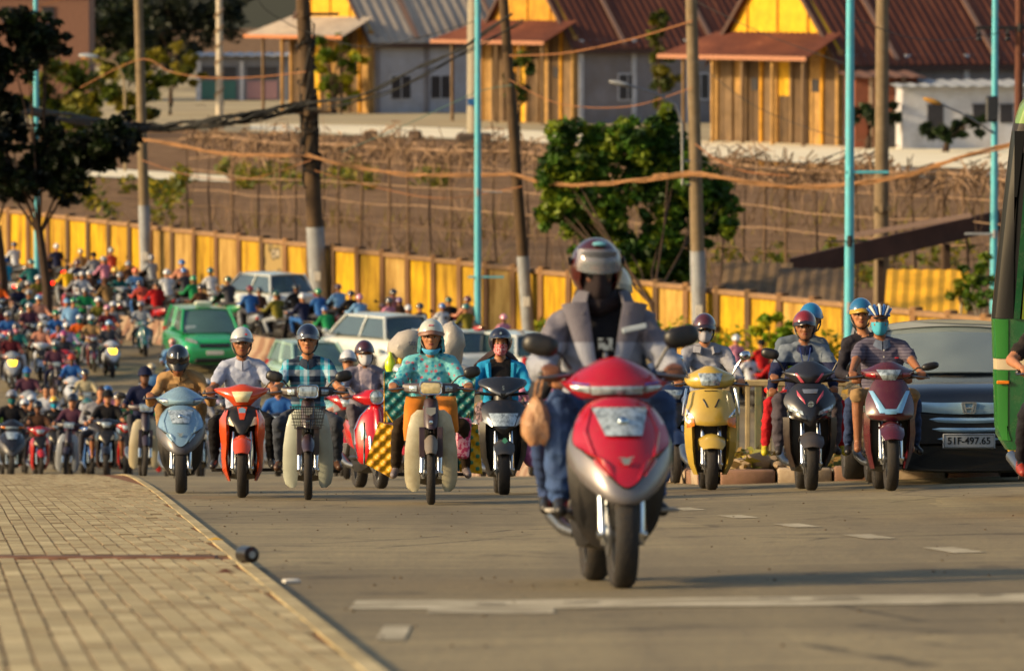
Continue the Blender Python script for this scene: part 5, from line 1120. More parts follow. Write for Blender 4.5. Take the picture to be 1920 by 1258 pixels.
# ---------------------------------------------------------------- riders of the front rows
P0 = dict(hip=(.95, .80), sh=(.87, 1.25), head=(0, .83, 1.465), hands=((-.305, .375, 1.0), (.305, .375, 1.0)), feet=((-.15, .50, .36), (.15, .50, .36)), knees=((-.32, -1, .55), (.32, -1, .55)))
def pose(**k): d = dict(P0); d.update(k); return d
UND = dict(hands=((-.31, .375, 1.0), (.31, .375, 1.0)), feet=((-.27, .74, .28), (.27, .74, .28)), knees=((-.2, -1, .75), (.2, -1, .75)))
def place(bike, label, p, mats, vox=.0115, group=None):
    me = body_mesh(p, vox); return person(label, me, mats, bike.location.copy(), bike.rotation_euler.copy(), group)
W_ = lambda c: M(c, .9, var=.12, bump=.4, bscale=30, spec=.2)
def open_front(w0, w1, sy, zlo, zhi):
    """label the strip of torso between open jacket fronts as the shirt beneath"""
    def f(co, no, vl):
        z = co[:, 2]; t = np.clip((z-zlo)/(zhi-zlo), 0, 1); half = w0+(w1-w0)*t
        m = (vl == 1) & (np.abs(co[:, 0]) < half) & (no[:, 1] < -.15) & (z > zlo) & (co[:, 1] > .5); vl = vl.copy(); vl[m] = 4
        return vl
    return f
def lapels(par, p, m, w0, w1, zlo, zhi, fr=.118, th=.016, wid=.05):
    hy, hz = p['hip']; sy, sz_ = p['sh']; b = p.get('bulk', 1.)
    for s in (-1, 1):
        rings = []
        for i in range(9):
            t = i/8; z = zlo+(zhi-zlo)*t; x = w0+(w1-w0)*t; y = hy+(sy-hy)*((z-hz)/(sz_-hz))-fr*b*(1-.15*t)*math.sqrt(max(.1, 1-(x/.19)**2))-.012; wd = wid*(.6+.6*t)
            rings.append([(s*x, y-.004, z), (s*(x+wd*.5), y-th*.9, z), (s*(x+wd), y+.004+wd*.18, z-.01), (s*(x+wd), y+.02+wd*.2, z-.01), (s*x, y+.02, z)])
        mb = MB(); mb.loft(rings); mb.build('jacket_front', m, par, 60)
# 1 ---- the near rider on the red and grey scooter
HERO = make_bike('maxi', 'red scooter with grey lower shield and winged badge ridden by the near man in grey', 1168, 26.0, 5, dict(paint=paint('a30d24', .12), second=M('6d6a6e', .3, .35, coat=.5, var=.06, dirt=.2), forkm=CHROME, mirrors=((.345, 1.125), (.315, 1.16)), msize=(.085, .052), hz=.985, mirm=BLK, sz=.76, gx=(.215, .335)), 0)
p = pose(head=(-.03, .80, 1.468), sh=(.84, 1.245), bulk=1.14, shw=.185, thick=1, hyaw=3, hpitch=4, legw=.018, fold=.014, hands=((-.29, .375, .985), (.29, .375, .985)), elbows=((-.6, .25, -.9), (.6, .25, -.9)), feet=((-.23, .50, .34), (.21, .54, .34)), knees=((-.38, -1, .5), (.38, -1, .5)), patch=open_front(.035, .105, 0, .98, 1.36), seed=3)
h = place(HERO, 'man in grey jacket, dark face cover and visored helmet on the near red scooter', p, [SKIN3, band('66646f', '8b909e', 1.145), M('2f4a78', .85, var=.25, scale=7, bump=.5, bscale=26), BLK, cloth('1a1a20')], .009)
lapels(h, p, band('6e6c78', '969bac', 1.145), .035, .085, 1.0, 1.33, .15, .016, .10)
mb = MB(); c = Vector((0, .82, 1.335))
for s in (-1, 1):
    mb = MB(); rings = []
    for i in range(8):
        t = math.pi/2+s*math.pi*.80*i/7; rr = .098+.02*i/7; a = Vector((-math.cos(t)*rr if False else math.cos(t)*rr, math.sin(t)*rr, -.02*(i/7)**2)); rings.append([c+a+Vector((0,0,.065)), c+a*1.12+Vector((0,0,.06)), c+a*1.55+Vector((0,-.006,-.03)), c+a*1.4+Vector((0,0,-.045))])
    mb.loft(rings); mb.build('jacket_collar', M('5c5a64', .85, var=.15, bump=.4), h, 60)
mb = MB(); mb.box((.135, .668, 1.205), (.12, .012, .026), .004, rot=Matrix.Rotation(-.22, 3, 'Y')); mb.build('pocket_trim', M('a8b4bd', .8), h)
mb = MB(); mb.box((0, .692, 1.13), (.07, .006, .06), .002); mb.build('shirt_print', specks('1a1a20', '8a949a', 40, .52), h)
mb = MB(); mb.tube([(0, .69, 1.09), (0, .665, .98)], .012, 6); mb.build('zip', STEEL, h)
face_mask(p, h, M('1a0d10', .9, var=.3, bump=.4), top=.0); glasses(p, h)
mb = MB(); hp(mb, p); mb.tube([(-.06, .02, -.10), (-.064, -.03, -.135), (0, -.06, -.150), (.064, -.03, -.135), (.06, .02, -.10)], [.045, .048, .05, .048, .045], 10); mb.build('neck_cover', M('1c1014', .9, var=.3, bump=.4), h)
hm = helmet_34(p, h, M('4a1c1a', .14, .3, coat=1., var=.08), size=1.06, peak=False)
GLV = NB('clear_visor'); GLV.col('aeb6bc'); GLV.set(.05, spec=.9); GLV.b.inputs['Alpha'].default_value = .22
mb = MB(); hp(mb, p); rings = []
for j in range(9):
    z = .118-.115*j/8; ring = []; rr = 1.0
    for i in range(13):
        t = -math.pi/2+(i/12-.5)*math.pi*.62; ring.append((.128*math.cos(t)*(.97+.03*j/8), .01+.156*math.sin(t)*(.84+.17*min(1, j/4)), z+.024*(1-math.cos((i/12-.5)*2.4))*(j/8)))
    rings.append(ring+[(x*.98, y*.98+.0, z) for x, y, z in ring[::-1]])
mb.loft(rings); mb.build('visor', GLV.mat, hm, 60)
mb = MB(); hp(mb, p)
mb.loft([[(.085*math.cos(t)*k, -.137-.012*math.sin(math.pi*u), .06+.052*u) for t in [0, math.pi]] + [] for u, k in ()]) if False else None
rings = []
for j in range(4):
    z = .085+.022*j/3; ring = [(.118*math.cos(t), .01+.152*math.sin(t), z) for t in (-math.pi/2+(i/10-.5)*math.pi*.5 for i in range(11))]; rings.append(ring+[(x*.975, y*.975, z) for x, y, z in ring[::-1]])
mb.loft(rings); mb.build('visor_band', M('5a5f68', .2, .3, coat=.6), hm, 60)
mb = MB(); hp(mb, p); mb.ell((0, -.095, .142), (.035, .02, .012), 12, 6); mb.build('vent', M('6fb0bd', .3), hm)
for s in (-1, 1):
    mb = MB(); hp(mb, p); mb.lathe([(-.006, .02), (.006, .018), (.01, .004)], (s*.128, -.01, .06), 'x', 12); mb.build('visor_pivot', BLK, hm)
for s, fx in ((-1, -.24), (1, .24)):
    mb = MB(); mb.box((fx+s*.02, .46, .355), (.09, .24, .02), .006); mb.build('shoe_sole', M('a8a49c', .7, dirt=.4), h)
hb = place(HERO, 'passenger in a dark jacket and pale helmet hidden behind the near man in grey', pose(hip=(1.28, .76), sh=(1.28, 1.16), head=(.085, 1.24, 1.375), hands=((-.20, 1.0, .95), (.2, 1.0, .95)), feet=((-.24, 1.12, .34), (.24, 1.12, .34)), shw=.17), [SKIN2, cloth('2a2a30'), cloth('32436a'), BLK, cloth('222222')], .016)
pb = pose(head=(.085, 1.24, 1.375)); helmet_half(pb, hb, M('b8a88a', .25, coat=.6, var=.1), M('8a7a5a', .4)); face(pb, hb)
_b = NB('thin_plastic'); _b.col(_b.ramp(_b.noise(_b.co(), 16, 5, .7), [(.3, 'b87a44'), (.7, 'e0b48a')])); _b.set(.3, spec=.6); _b.b.inputs['Alpha'].default_value = .8; _b.b.inputs['Transmission Weight'].default_value = .2; _b.bump(_b.noise(_b.co(), 30, 4), .9, .02); BAGM = _b.mat
mb = MB(); rr = []
for z, rx, ry in ((.985, .012, .012), (.965, .03, .03), (.93, .055, .05), (.87, .07, .055), (.81, .066, .05), (.765, .035, .03)):
    rr.append([(-.345+rx*math.cos(t)*(1+.16*math.sin(5*t+z*30)), .50+ry*math.sin(t)*(1+.16*math.sin(4*t+z*20)), z-.10+.012*math.sin(3*t)) for t in (2*math.pi*k/16 for k in range(16))])
mb.loft(rr)
mb.tube([(-.36, .50, .86), (-.35, .47, .95), (-.32, .43, .985), (-.325, .46, .94), (-.335, .50, .86)], .006, 5)
o = mb.build('plastic_bag', BAGM, loc=HERO.location, rot=HERO.rotation_euler)
tag(o, 'pale orange knotted plastic bag hanging from the bar of the near red scooter', 'bag')
# 2 ---- pale blue scooter, man in tan shirt looking down
b2 = make_bike('maxi', 'pale silver blue scooter with grey lower shield ridden by the man in tan', 338, 56.4, 3, dict(paint=M('7f9fb4', .25, .3, coat=.6, var=.05, dirt=.12), second=M('55565c', .35, .3, var=.06, dirt=.25), forkm=CHROME, mirrors=(None, None), hz=.96, strip=M('8fb0c0', .2, coat=.5), cowlm=M('86a6b8', .25, .3, coat=.6, var=.05, dirt=.15)))
p2 = pose(hip=(.97, .76), sh=(.78, 1.16), head=(-.03, .66, 1.33), hpitch=38, sleeve='long', hands=((-.305, .375, .96), (.305, .375, .96)), seed=5)
h = place(b2, 'man in tan shirt and black helmet marked 1 looking down on pale blue scooter', p2, [SKIN, cloth('9a7a52'), cloth('8a6f4c'), BLK, SKIN])
collar(p2, h, cloth('8d6f4a')); hm = helmet_half(p2, h, M('14161a', .12, coat=1., var=.05), M('1c1e22', .4), size=1.1, low=.01)
face(p2, h)
def text_mesh(body, size, m, parent, mat, ext=.002, name='lettering', bold=.0):
    cu = bpy.data.curves.new(name, 'FONT'); cu.body = body; cu.size = size; cu.extrude = ext; cu.align_x = 'CENTER'; cu.align_y = 'CENTER'; cu.offset = bold; cu.resolution_u = 3
    o = bpy.data.objects.new('t', cu); COL.objects.link(o); dg = bpy.context.evaluated_depsgraph_get(); me = bpy.data.meshes.new_from_object(o.evaluated_get(dg), depsgraph=dg); bpy.data.objects.remove(o)
    me.materials.clear(); me.materials.append(mat); me.transform(m); return link(name, me, parent)
XZ = Matrix.Rotation(math.pi/2, 4, 'X')
text_mesh('1', .095, head_m(p2) @ Matrix.Translation((.0, -.103, .138)) @ Matrix.Rotation(R(-46), 4, 'X') @ XZ, hm, M('c8ccd0', .4), .004)
for s in (-1, 1):
    mb = MB(); mb.box((s*.085, .70, 1.075), (.095, .012, .05), .004); mb.build('pocket_flap', cloth('8d6f4a'), h)
# 3 ---- orange step-through, man in white shirt
b3 = make_bike('under', 'orange motorbike with black nose ridden by the man in the white shirt', 453, 53.4, 2, dict(paint=paint('c2400c', .15), mirrors=(None, (.42, 1.19)), msize=(.075, .035), lampm=M('d8cfa0', .12, coat=.7, var=.25, scale=18)))
p3 = pose(sleeve='short', seed=6, hyaw=2, hpitch=2, head=(-.01, .82, 1.47), bulk=1.06, **UND)
h = place(b3, 'man in white short sleeved shirt and white helmet riding the orange motorbike', p3, [SKIN, M('979fb4', .85, var=.1, bump=.5, bscale=24, spec=.2), cloth('141418'), M('26262a', .4), SKIN])
collar(p3, h, M('a0a8bc', .85, var=.05)); face(p3, h); hm = helmet_half(p3, h, M('b4b8b8', .15, coat=.9, var=.06), M('5a5c62', .35), trim=M('2a2a2e', .4), size=1.04)
mb = MB(); hp(mb, p3); mb.box((.035, -.10, .085), (.03, .01, .02), .002, rot=Matrix.Rotation(-.6, 3, 'X')); mb.build('sticker', M('b84a4a', .5), hm)
# 4 ---- pale step-through with basket, man in plaid
b4 = make_bike('cub', 'pale cream motorbike with wire basket ridden by the man in the plaid shirt', 577, 52.0, 2, dict(paint=M('a8ac9c', .35, coat=.3, var=.08, dirt=.2), second=M('2c1f2a', .35, coat=.3, var=.1, dirt=.25), mirrors=((.31, 1.14), (.33, 1.14)), msize=(.08, .052), mroot=.17, cowlm=M('2a2028', .4, dirt=.25)))
mb = MB(); B0, B1 = [], []
bk = link('front_basket', None, b4)
for z, w_, d in ((.66, .12, .10), (.75, .145, .12), (.86, .165, .14)):
    mb = MB(); mb.tube([(-w_, -.03, z), (-w_+.02, -.03-d, z), (w_-.02, -.03-d, z), (w_, -.03, z), (-w_, -.03, z)], .006, 6); mb.build('basket_hoop', BLK, bk)
mb = MB()
for k in range(15):
    u = -1+2*k/14; mb.tube([(u*.11, -.12, .66), (u*.155, -.165, .86)], .003, 4)
for k in range(5):
    for s in (-1, 1): mb.tube([(s*.12, -.03-.09*k/4, .66), (s*.163, -.03-.135*k/4, .86)], .003, 4)
for z in (.69, .72, .78, .81, .835): mb.tube([(-.15, -.03, z), (-.135, -.145, z), (.135, -.145, z), (.15, -.03, z)], .0025, 4)
mb.build('basket_wires', BLK, bk); mb = MB(); mb.box((0, -.08, .66), (.22, .1, .012), .004); mb.build('basket_floor', BLK, bk)
p4 = pose(sleeve='short', seed=8, hyaw=-2, head=(0, .81, 1.475), **UND)
h = place(b4, 'man in blue and white plaid shirt and navy helmet riding the basket motorbike', p4, [SKIN2, plaid(), cloth('3a3f4a'), M('4a3022', .5), SKIN2])
collar(p4, h, cloth('2a3444')); face(p4, h); helmet_half(p4, h, M('141a30', .12, coat=1., var=.05), M('55585e', .3, coat=.4), size=1.06, trim=M('4a4c52', .4))
# 5 ---- red rounded scooter, woman with mask
b5 = make_bike('vespa', 'bright red rounded scooter with chrome head lamp beside the woven bags', 714, 60.5, 12, dict(paint=paint('b80c18', .08), rf=.24, rr=.24, mirrors=((.4, 1.12), None), mstalk=CHROME, mirm=CHROME, hz=.99))
p5 = pose(seed=9, bust=1, sleeve='long', head=(.0, .84, 1.45), hands=((-.305, .375, .99), (.305, .375, .99)), patch=open_front(.05, .08, 0, .95, 1.4))
h = place(b5, 'woman in grey jacket, white mask and dark red helmet on the red rounded scooter', p5, [SKIN2, cloth('6d6a78'), cloth('56525a'), BLK, cloth('a89aa0')])
face(p5, h, False); face_mask(p5, h, M('b4b6bc', .85, var=.06)); helmet_half(p5, h, M('3f1a20', .2, coat=.8, var=.1), M('241014', .3))
# 6 ---- pale step-through loaded with woven bags, woman in floral jacket
b6 = make_bike('cub', 'muddy cream motorbike hung with woven bags, ridden by the woman in the floral jacket', 808, 49.4, 1, dict(paint=M('b0aa90', .4, coat=.2, var=.1, dirt=.55, dirtc='7d6a44'), second=M('352634', .4, var=.1, dirt=.3), mirrors=(None, (.36, 1.16)), msize=(.075, .05), hz=1.02, mroot=.17, lampm=M('c9b98a', .15, coat=.6, var=.25, scale=18), fendm=M('6a6258', .5, dirt=.4), cowlm=M('4a4248', .4, dirt=.3)))
p6 = pose(seed=11, bust=1, thick=1, head=(.005, .82, 1.475), bulk=1.08, **UND); p6['hands'] = ((-.33, .375, 1.02), (.33, .375, 1.02)); p6['feet'] = ((-.31, .72, .24), (.31, .72, .24)); p6['bare'] = 0
h = place(b6, 'woman in cyan floral hooded jacket and white helmet, mask under chin', p6, [SKIN2, floral(), cloth('2a2016'), M('6d6468', .6), SKIN2])
face(p6, h, True, M('7a3a34', .5)); hm = helmet_half(p6, h, M('b0b4ac', .25, coat=.6, var=.08), M('7d5a4a', .5), size=1.08, trim=M('6a4a3c', .5), brim_len=.03)
mb = MB(); hp(mb, p6); mb.box((.0, -.105, .10), (.045, .012, .02), .002, rot=Matrix.Rotation(-.7, 3, 'X')); mb.build('sticker', M('b87a80', .5), hm)
mb = MB(); hp(mb, p6); rings = []
for i in range(11):
    t = -math.pi/2+(i/10-.5)*math.pi*.9; k = math.cos((i/10-.5)*math.pi); rings.append([(.082*math.cos(t), .0+.105*math.sin(t), -.095-.02*k), (.086*math.cos(t), .0+.115*math.sin(t), -.11-.025*k), (.07*math.cos(t), .0+.095*math.sin(t), -.132-.03*k), (.066*math.cos(t), .0+.08*math.sin(t), -.12-.02*k)])
mb.loft(rings); mb.build('chin_mask', M('3f9ac4', .8, var=.08), h, 60)
mb = MB(); hp(mb, p6); rings = []
for i in range(15):
    t = math.pi/2+(i/14-.5)*math.pi*1.12; rings.append([(.10*math.cos(t), .015+.115*math.sin(t), .03), (.118*math.cos(t), .015+.128*math.sin(t), -.03), (.125*math.cos(t), .02+.13*math.sin(t), -.13), (.10*math.cos(t), .015+.10*math.sin(t), -.15), (.088*math.cos(t), .01+.1*math.sin(t), -.03)])
mb.loft(rings); mb.build('hood', floral(), h, 60)
ORG = M('c2700c', .8, var=.2, bump=.5, bscale=18)
for s in (-1, 1):
    mb = MB(); mb.loft([[(s*(x+w_*math.cos(t)), y+.05*math.sin(t), z) for t in (2*math.pi*k/10 for k in range(10))] for z, x, w_, y in ((.95, .13, .09, .62), (.86, .15, .085, .46), (.76, .165, .075, .40), (.66, .185, .06, .38), (.56 if s < 0 else .63, .20, .035, .4))]); mb.build('apron_flap', ORG, h, 60)
WV1, WV2 = weave('1f6a6c', '124c54', 9), weave('d8a818', '2f7a5a', 9); WY = weave('dba41a', 'b8801a', 9)
def bag(name, label, pts, y0, y1, m1, m2, handle=True, grp=None):
    rt = root(name, label, 'bag', b6.location, b6.rotation_euler, grp); n = len(pts)
    mb = MB(); c = sum((Vector((x, 0, z)) for x, z in pts), Vector())/n
    mb.loft([[(x, y0, z) for x, z in pts], [(x+(x-c.x)*.03, (y0+y1)/2, z+(z-c.z)*.02) for x, z in pts], [(x, y1, z) for x, z in pts]], 0)
    mb.m[-2] = 0; o = mb.build('woven_side', m1, rt, 30); mb = MB(); mb.box((pts[0][0]-.012 if m2 else 0, (y0+y1)/2, (pts[0][1]+pts[-1][1])/2), (.012, y1-y0, abs(pts[0][1]-pts[-1][1])), .003); 
    if m2: mb.build('woven_end', m2, rt, 30)
    mb = MB(); P = [(pts[-1][0]*.7+pts[-2][0]*.3, y0, pts[-1][1]), (c.x, y0, max(z for x, z in pts)+.1), (pts[-1][0]*.3+pts[-2][0]*.7, y0, pts[-2][1])]
    if handle: mb.tube(P, .01, 6); mb.build('handle', M('b8901c', .5), rt)
    return rt
bag('woven_bag', 'big teal woven bag standing left of the woman in the floral jacket', [(-.40, .72), (-.05, .72), (-.04, 1.17), (-.42, 1.17)], 1.22, 1.58, WV1, WY, False)
bag('woven_bag', 'big teal woven bag standing right of the woman in the floral jacket', [(.05, .72), (.38, .72), (.40, 1.12), (.04, 1.12)], 1.22, 1.58, WV1, WY, False)
bag('woven_bag', 'yellow and teal woven bag hanging low left of the muddy cream motorbike', [(-.58, .35), (-.34, .22), (-.22, .66), (-.46, .72)], .98, 1.36, WY, WV1, True)
bag('woven_bag', 'yellow and green woven bag hanging low right of the muddy cream motorbike', [(.26, .28), (.46, .26), (.42, .70), (.22, .70)], 1.0, 1.36, WV2, WV1, True)
def sack(label, c, r, m, seed, tie=(0, 0, 1)):
    mb = MB(); mb.ell(c, r, 18, 12); rp = random.Random(seed)
    mb.v = [tuple(Vector(v)+ (Vector(v)-Vector(c)).normalized()*.05*noise.noise(Vector(v)*7+Vector((seed, 0, 0))) + (Vector(v)-Vector(c)).normalized()*.018*noise.noise(Vector(v)*22)) for v in mb.v]
    o = mb.build('sack', m, loc=b6.location, rot=b6.rotation_euler); return tag(o, label, 'sack')
PLW = M('9c968e', .35, var=.12, scale=9, bump=.8, bscale=16, spec=.5)
sk = sack('stuffed white plastic sack with dark print behind the left shoulder of the floral rider', (-.20, 1.4, 1.38), (.165, .15, .15), PLW, 1)
mb = MB(); text_mesh('SEE', .05, Matrix.Translation((-.16, 1.243, 1.42)) @ XZ, sk, M('2a3a5a', .6), .003); text_mesh('P', .035, Matrix.Translation((-.15, 1.241, 1.375)) @ XZ, sk, M('2a3a5a', .6), .003)
sack('tall white plastic sack behind the right shoulder of the floral rider', (.19, 1.4, 1.40), (.12, .14, .22), PLW, 2)
sack('brown paper sack standing behind the white helmet of the floral rider', (-.04, 1.52, 1.46), (.10, .1, .14), M('a87a54', .8, var=.1), 3)
sack('crumpled clear plastic packet lying on the right woven bag', (.27, 1.36, 1.16), (.14, .12, .06), PLW, 4)
sack('crumpled silvery packet lying on the left woven bag', (-.22, 1.3, 1.19), (.13, .1, .06), M('9aa0a4', .3, .3, var=.2, bump=.8, bscale=16), 5)
mb = MB(); mb.lathe([(0, .03), (.06, .05), (.12, .045), (.16, .02), (.19, .018), (.2, .002)], (-.36, 1.3, 1.15), 'z', 14); tag(mb.build('bottle', M('b4c81c', .3, coat=.4), loc=b6.location, rot=b6.rotation_euler), 'yellow green squeeze bottle standing at the edge of the left woven bag', 'bottle')
mb = MB(); mb.lathe([(0, .03), (.06, .045), (.1, .04), (.13, .02), (.15, .002)], (-.27, 1.32, 1.17), 'z', 14); tag(mb.build('fruit_bag', M('d8a414', .5, var=.2), loc=b6.location, rot=b6.rotation_euler), 'yellow orange tied packet standing beside the squeeze bottle', 'packet')
mb = MB(); mb.box((.285, .62, .58), (.13, .09, .36), .02, rot=Matrix.Rotation(.08, 3, 'Y')); tag(mb.build('plastic_bag', specks('b8406a', 'd8a0b4', 26, .5), loc=b6.location, rot=b6.rotation_euler), 'pink checked plastic bag hanging at the right knee of the floral rider', 'bag')
# 7 ---- black scooter, woman in blue jacket
BD = M('17181c', .28, coat=.5, var=.08, dirt=.15); SIL = M('9a9ea2', .2, .7, var=.08, dirt=.15)
o7 = dict(paint=BD, cowlm=M('2c2e33', .25, .4, coat=.5, var=.06), cow=[(.94, .06, .17, .03, .05), (.98, .16, .15, .10, .05), (1.03, .235, .16, .16, .05), (1.08, .22, .2, .15, .05), (1.13, .12, .25, .06, .02), (1.16, .05, .29, .02, 0)],
          fas=[(.60, .08, -.01, .03, .08), (.66, .17, -.02, .10, .07), (.76, .21, .02, .13, .05), (.86, .19, .09, .1, .03), (.93, .12, .15, .05, 0)], leg=[(.72, .15, .23, .12), (.55, .15, .24, .10), (.38, .14, .22, .14), (.24, .11, .16, .2)], fendm=M('3a3c3e', .5, dirt=.3),
          bits=[('headlight', [(-.10, .675), (.10, .675), (.145, .80), (-.145, .80)], 'fas', LENS, False, .02), ('chrome_wing', [(.11, .67), (.20, .72), (.215, .84), (.155, .80)], 'fas', SIL, True, .014), ('cowl_stripe', [(.02, .97), (.12, 1.01), (.15, 1.04), (.03, 1.0)], 'cow', M('6a6d72', .3, .3), True, .006)], mirrors=(None, None), fx=.075)
b7 = make_bike('modern', 'black scooter with big pale headlight ridden by the woman in the blue jacket', 945, 55.2, 2, o7)
text_mesh('S', .055, Matrix.Translation((0, .142, 1.045)) @ XZ, b7, CHROME, .004, 'badge'); mb = MB(); mb.extr([(-.03, .53), (0, .505), (.03, .53), (.012, .56), (-.012, .56)], .012, o=-.27); mb.build('fender_lamp', M('5fb88a', .3, coat=.5), b7)
p7 = pose(seed=13, bust=1, head=(-.005, .83, 1.49), sh=(.88, 1.26), bulk=1.1, shw=.185, sleeve='long', patch=open_front(.09, .11, 0, .9, 1.42), hands=((-.305, .375, 1.0), (.305, .375, 1.0)))
h = place(b7, 'woman in open blue jacket, black top and red patterned mask', p7, [SKIN2, cloth('1a7fae'), specks('4a4048', '8a747a', 30, .5), M('8d857c', .6), cloth('141316')])
lapels(h, p7, cloth('1f86b4'), .09, .10, .95, 1.30, .125, .016, .05); face(p7, h, False); face_mask(p7, h, specks('a01c28', 'd8b0b0', 95, .53)); hm = helmet_34(p7, h, M('1c1f30', .2, coat=.8, var=.08), size=1.0)
mb = MB(); hp(mb, p7); mb.lathe([(-.004, .013), (.004, .012)], (0, -.118, .10), 'y', 10, 0, True); mb.build('badge', CHROME, hm)
mb = MB(); mb.tube([(0, .93, 1.43), (-.10, .95, 1.36), (-.2, .93, 1.30), (-.26, .9, 1.27)], [.04, .05, .035, .012], 8); mb.tube([(0, .93, 1.42), (.1, .95, 1.35), (.17, .93, 1.31)], [.04, .045, .015], 8); mb.build('hair', M('2c1610', .6, var=.3, scale=40), h)
mb = MB(); mb.ell((.30, .9, .42), (.1, .12, .16), 14, 10); mb.v = [tuple(Vector(v)*(1+.04*noise.noise(Vector(v)*14))) for v in mb.v]; tag(mb.build('plastic_bag', M('a05a9a', .4, var=.3, scale=12, bump=.6), loc=b7.location, rot=b7.rotation_euler), 'purple plastic bag hanging right of the black scooter with the big headlight', 'bag')
# 8 ---- yellow scooter, woman in grey hoodie
YEL = paint('b89a3e', .1)
o8 = dict(paint=YEL, hz=1.03, cow=[(.98, .15, .2, .08, .0), (1.0, .22, .17, .13, .02), (1.06, .245, .16, .17, .02), (1.12, .22, .18, .16, -.0), (1.17, .13, .22, .1, -.01), (1.20, .05, .27, .04, 0)],
          fas=[(.62, .20, .02, .05, .02), (.65, .24, .01, .09, .01), (.74, .25, .02, .12, .01), (.84, .225, .06, .11, 0), (.94, .20, .12, .09, 0), (.98, .17, .15, .06, -.02)], leg=[(.70, .16, .25, .12), (.55, .155, .255, .11), (.4, .15, .245, .13), (.26, .14, .215, .17), (.15, .11, .16, .22)], fw=.125,
          bits=[('headlight', [(-.085, 1.01), (.085, 1.01), (.12, 1.13), (-.12, 1.13)], 'cow', LENS, False, .014), ('turn_signal', [(.16, .62), (.235, .60), (.24, .71), (.17, .69)], 'fas', AMBER, True, .012), ('chrome_brow', [(.165, .70), (.235, .73), (.24, .79), (.21, .76)], 'fas', CHROME, True, .01), ('vent', [(.03, .80), (.045, .80), (.085, .88), (.07, .88)], 'fas', BLK, True, .008), ('crease', [(-.06, .955), (.06, .955), (.065, .962), (-.065, .962)], 'fas', BLK, False, .006)], mirrors=((.31, 1.27), (.34, 1.30)), mstalk=CHROME, mirm=CHROME, msize=(.055, .045), fx=.08, sz=.8)
b8 = make_bike('modern', 'pale yellow scooter with amber signals ridden by the woman in the grey hoodie', 1335, 54.6, 1, o8)
for s in (-1, 1):
    mb = MB(); mb.tube([(s*.235, .16, .98), (s*.262, .10, .85), (s*.27, .1, .72)], [.012, .014, .01], 8); mb.build('shield_trim', CHROME, b8)
p8_ = pose(seed=15, thick=1, bust=1, hip=(.97, .88), sh=(.92, 1.34), head=(-.02, .88, 1.56), hands=((-.305, .375, 1.03), (.305, .375, 1.03)), feet=((-.15, .52, .37), (.15, .52, .37)))
h = place(b8, 'woman in light grey hoodie, white mask and maroon helmet on the pale yellow scooter', p8_, [SKIN2, cloth('83858f'), cloth('3c4a6a'), BLK, SKIN2])
face(p8_, h, False); glasses(p8_, h, BLK); face_mask(p8_, h, M('9c9aa4', .85, var=.06), top=-.012); helmet_half(p8_, h, M('4a1c20', .15, coat=1., var=.1), M('241414', .3, coat=.4), size=1.08, low=.01); hair(p8_, h, HAIRB)
mb = MB(); c = Vector((0, .9, 1.40)); rings = []
for i in range(13):
    t = math.pi/2+(i/12-.5)*math.pi*1.7; a = Vector((math.cos(t), math.sin(t), 0)); q = .04*(1-math.sin(t))/2; rings.append([c+a*.09+Vector((0,0,.03-q)), c+a*.13+Vector((0,0,.03-q)), c+a*.155+Vector((0,0,-.03-q)), c+a*.11+Vector((0,0,-.05-q))])
mb.loft(rings); mb.build('hood', cloth('7b7d88'), h, 60)
b8b = make_bike('under', 'dark motorbike half hidden between the near red scooter and the pale yellow one', 1268, 60.5, 4, dict(paint=M('1c2a4a', .3, coat=.4), dark=BLK, mirrors=((.36, 1.18), None), mstalk=CHROME), 1)
pb = pose(seed=16, **UND)
h = place(b8b, 'rider in a purple helmet half hidden behind the mirror of the near red scooter', pb, [SKIN, cloth('3a4a6a'), cloth('2a4a7a'), BLK, SKIN], .014); face(pb, h); helmet_half(pb, h, M('4a2f9a', .15, coat=.9, var=.1), M('c8b84a', .4)); 
mb = MB(); mb.ell((.12, .3, .75), (.1, .08, .16), 12, 8); tag(mb.build('plastic_bag', M('1f7a6a', .4, bump=.5, bscale=20), loc=b8b.location, rot=b8b.rotation_euler), 'green plastic bag hanging on the half hidden dark motorbike', 'bag')
# 9 ---- black and red scooter with two men in work jackets
RW = M('b84a5a', .35, coat=.3)
o9 = dict(paint=M('1a1b20', .3, coat=.5, var=.08, dirt=.1), cowlm=M('2e2f36', .3, .3, coat=.4, var=.06), cow=[(.97, .10, .19, .04, .02), (1.02, .18, .16, .11, .03), (1.07, .245, .16, .17, .03), (1.12, .20, .2, .13, .0), (1.17, .12, .25, .06, 0), (1.2, .05, .29, .02, 0)],
          fas=[(.60, .06, -.02, .02, .06), (.66, .16, -.03, .10, .05), (.76, .235, .0, .15, .04), (.86, .225, .06, .12, .02), (.95, .17, .12, .07, 0), (.99, .12, .15, .04, 0)], leg=[(.68, .17, .25, .12), (.52, .17, .25, .11), (.36, .16, .23, .15), (.22, .12, .17, .2)], legm=M('241a1a', .35, coat=.3, dirt=.2), fendm=M('3c3a3c', .4, dirt=.25), fw=.11,
          bits=[('headlight', [(.07, .70), (.20, .74), (.215, .80), (.08, .735)], 'fas', LENS, True, .016), ('lamp_shade', [(.04, .64), (.19, .67), (.20, .73), (.05, .70)], 'fas', BLKG, True, .012), ('red_stripe', [(.05, .80), (.12, .88), (.125, .93), (.06, .84)], 'fas', RW, True, .01), ('red_stripe', [(.05, 1.0), (.08, 1.0), (.15, 1.1), (.125, 1.1)], 'cow', RW, True, .008), ('grille', [(-.06, .90), (.06, .90), (.075, .94), (-.075, .94)], 'fas', SIL, False, .01)], mirrors=((.36, 1.27), (.36, 1.28)), msize=(.085, .05), fx=.075, hz=1.03, sz=.78)
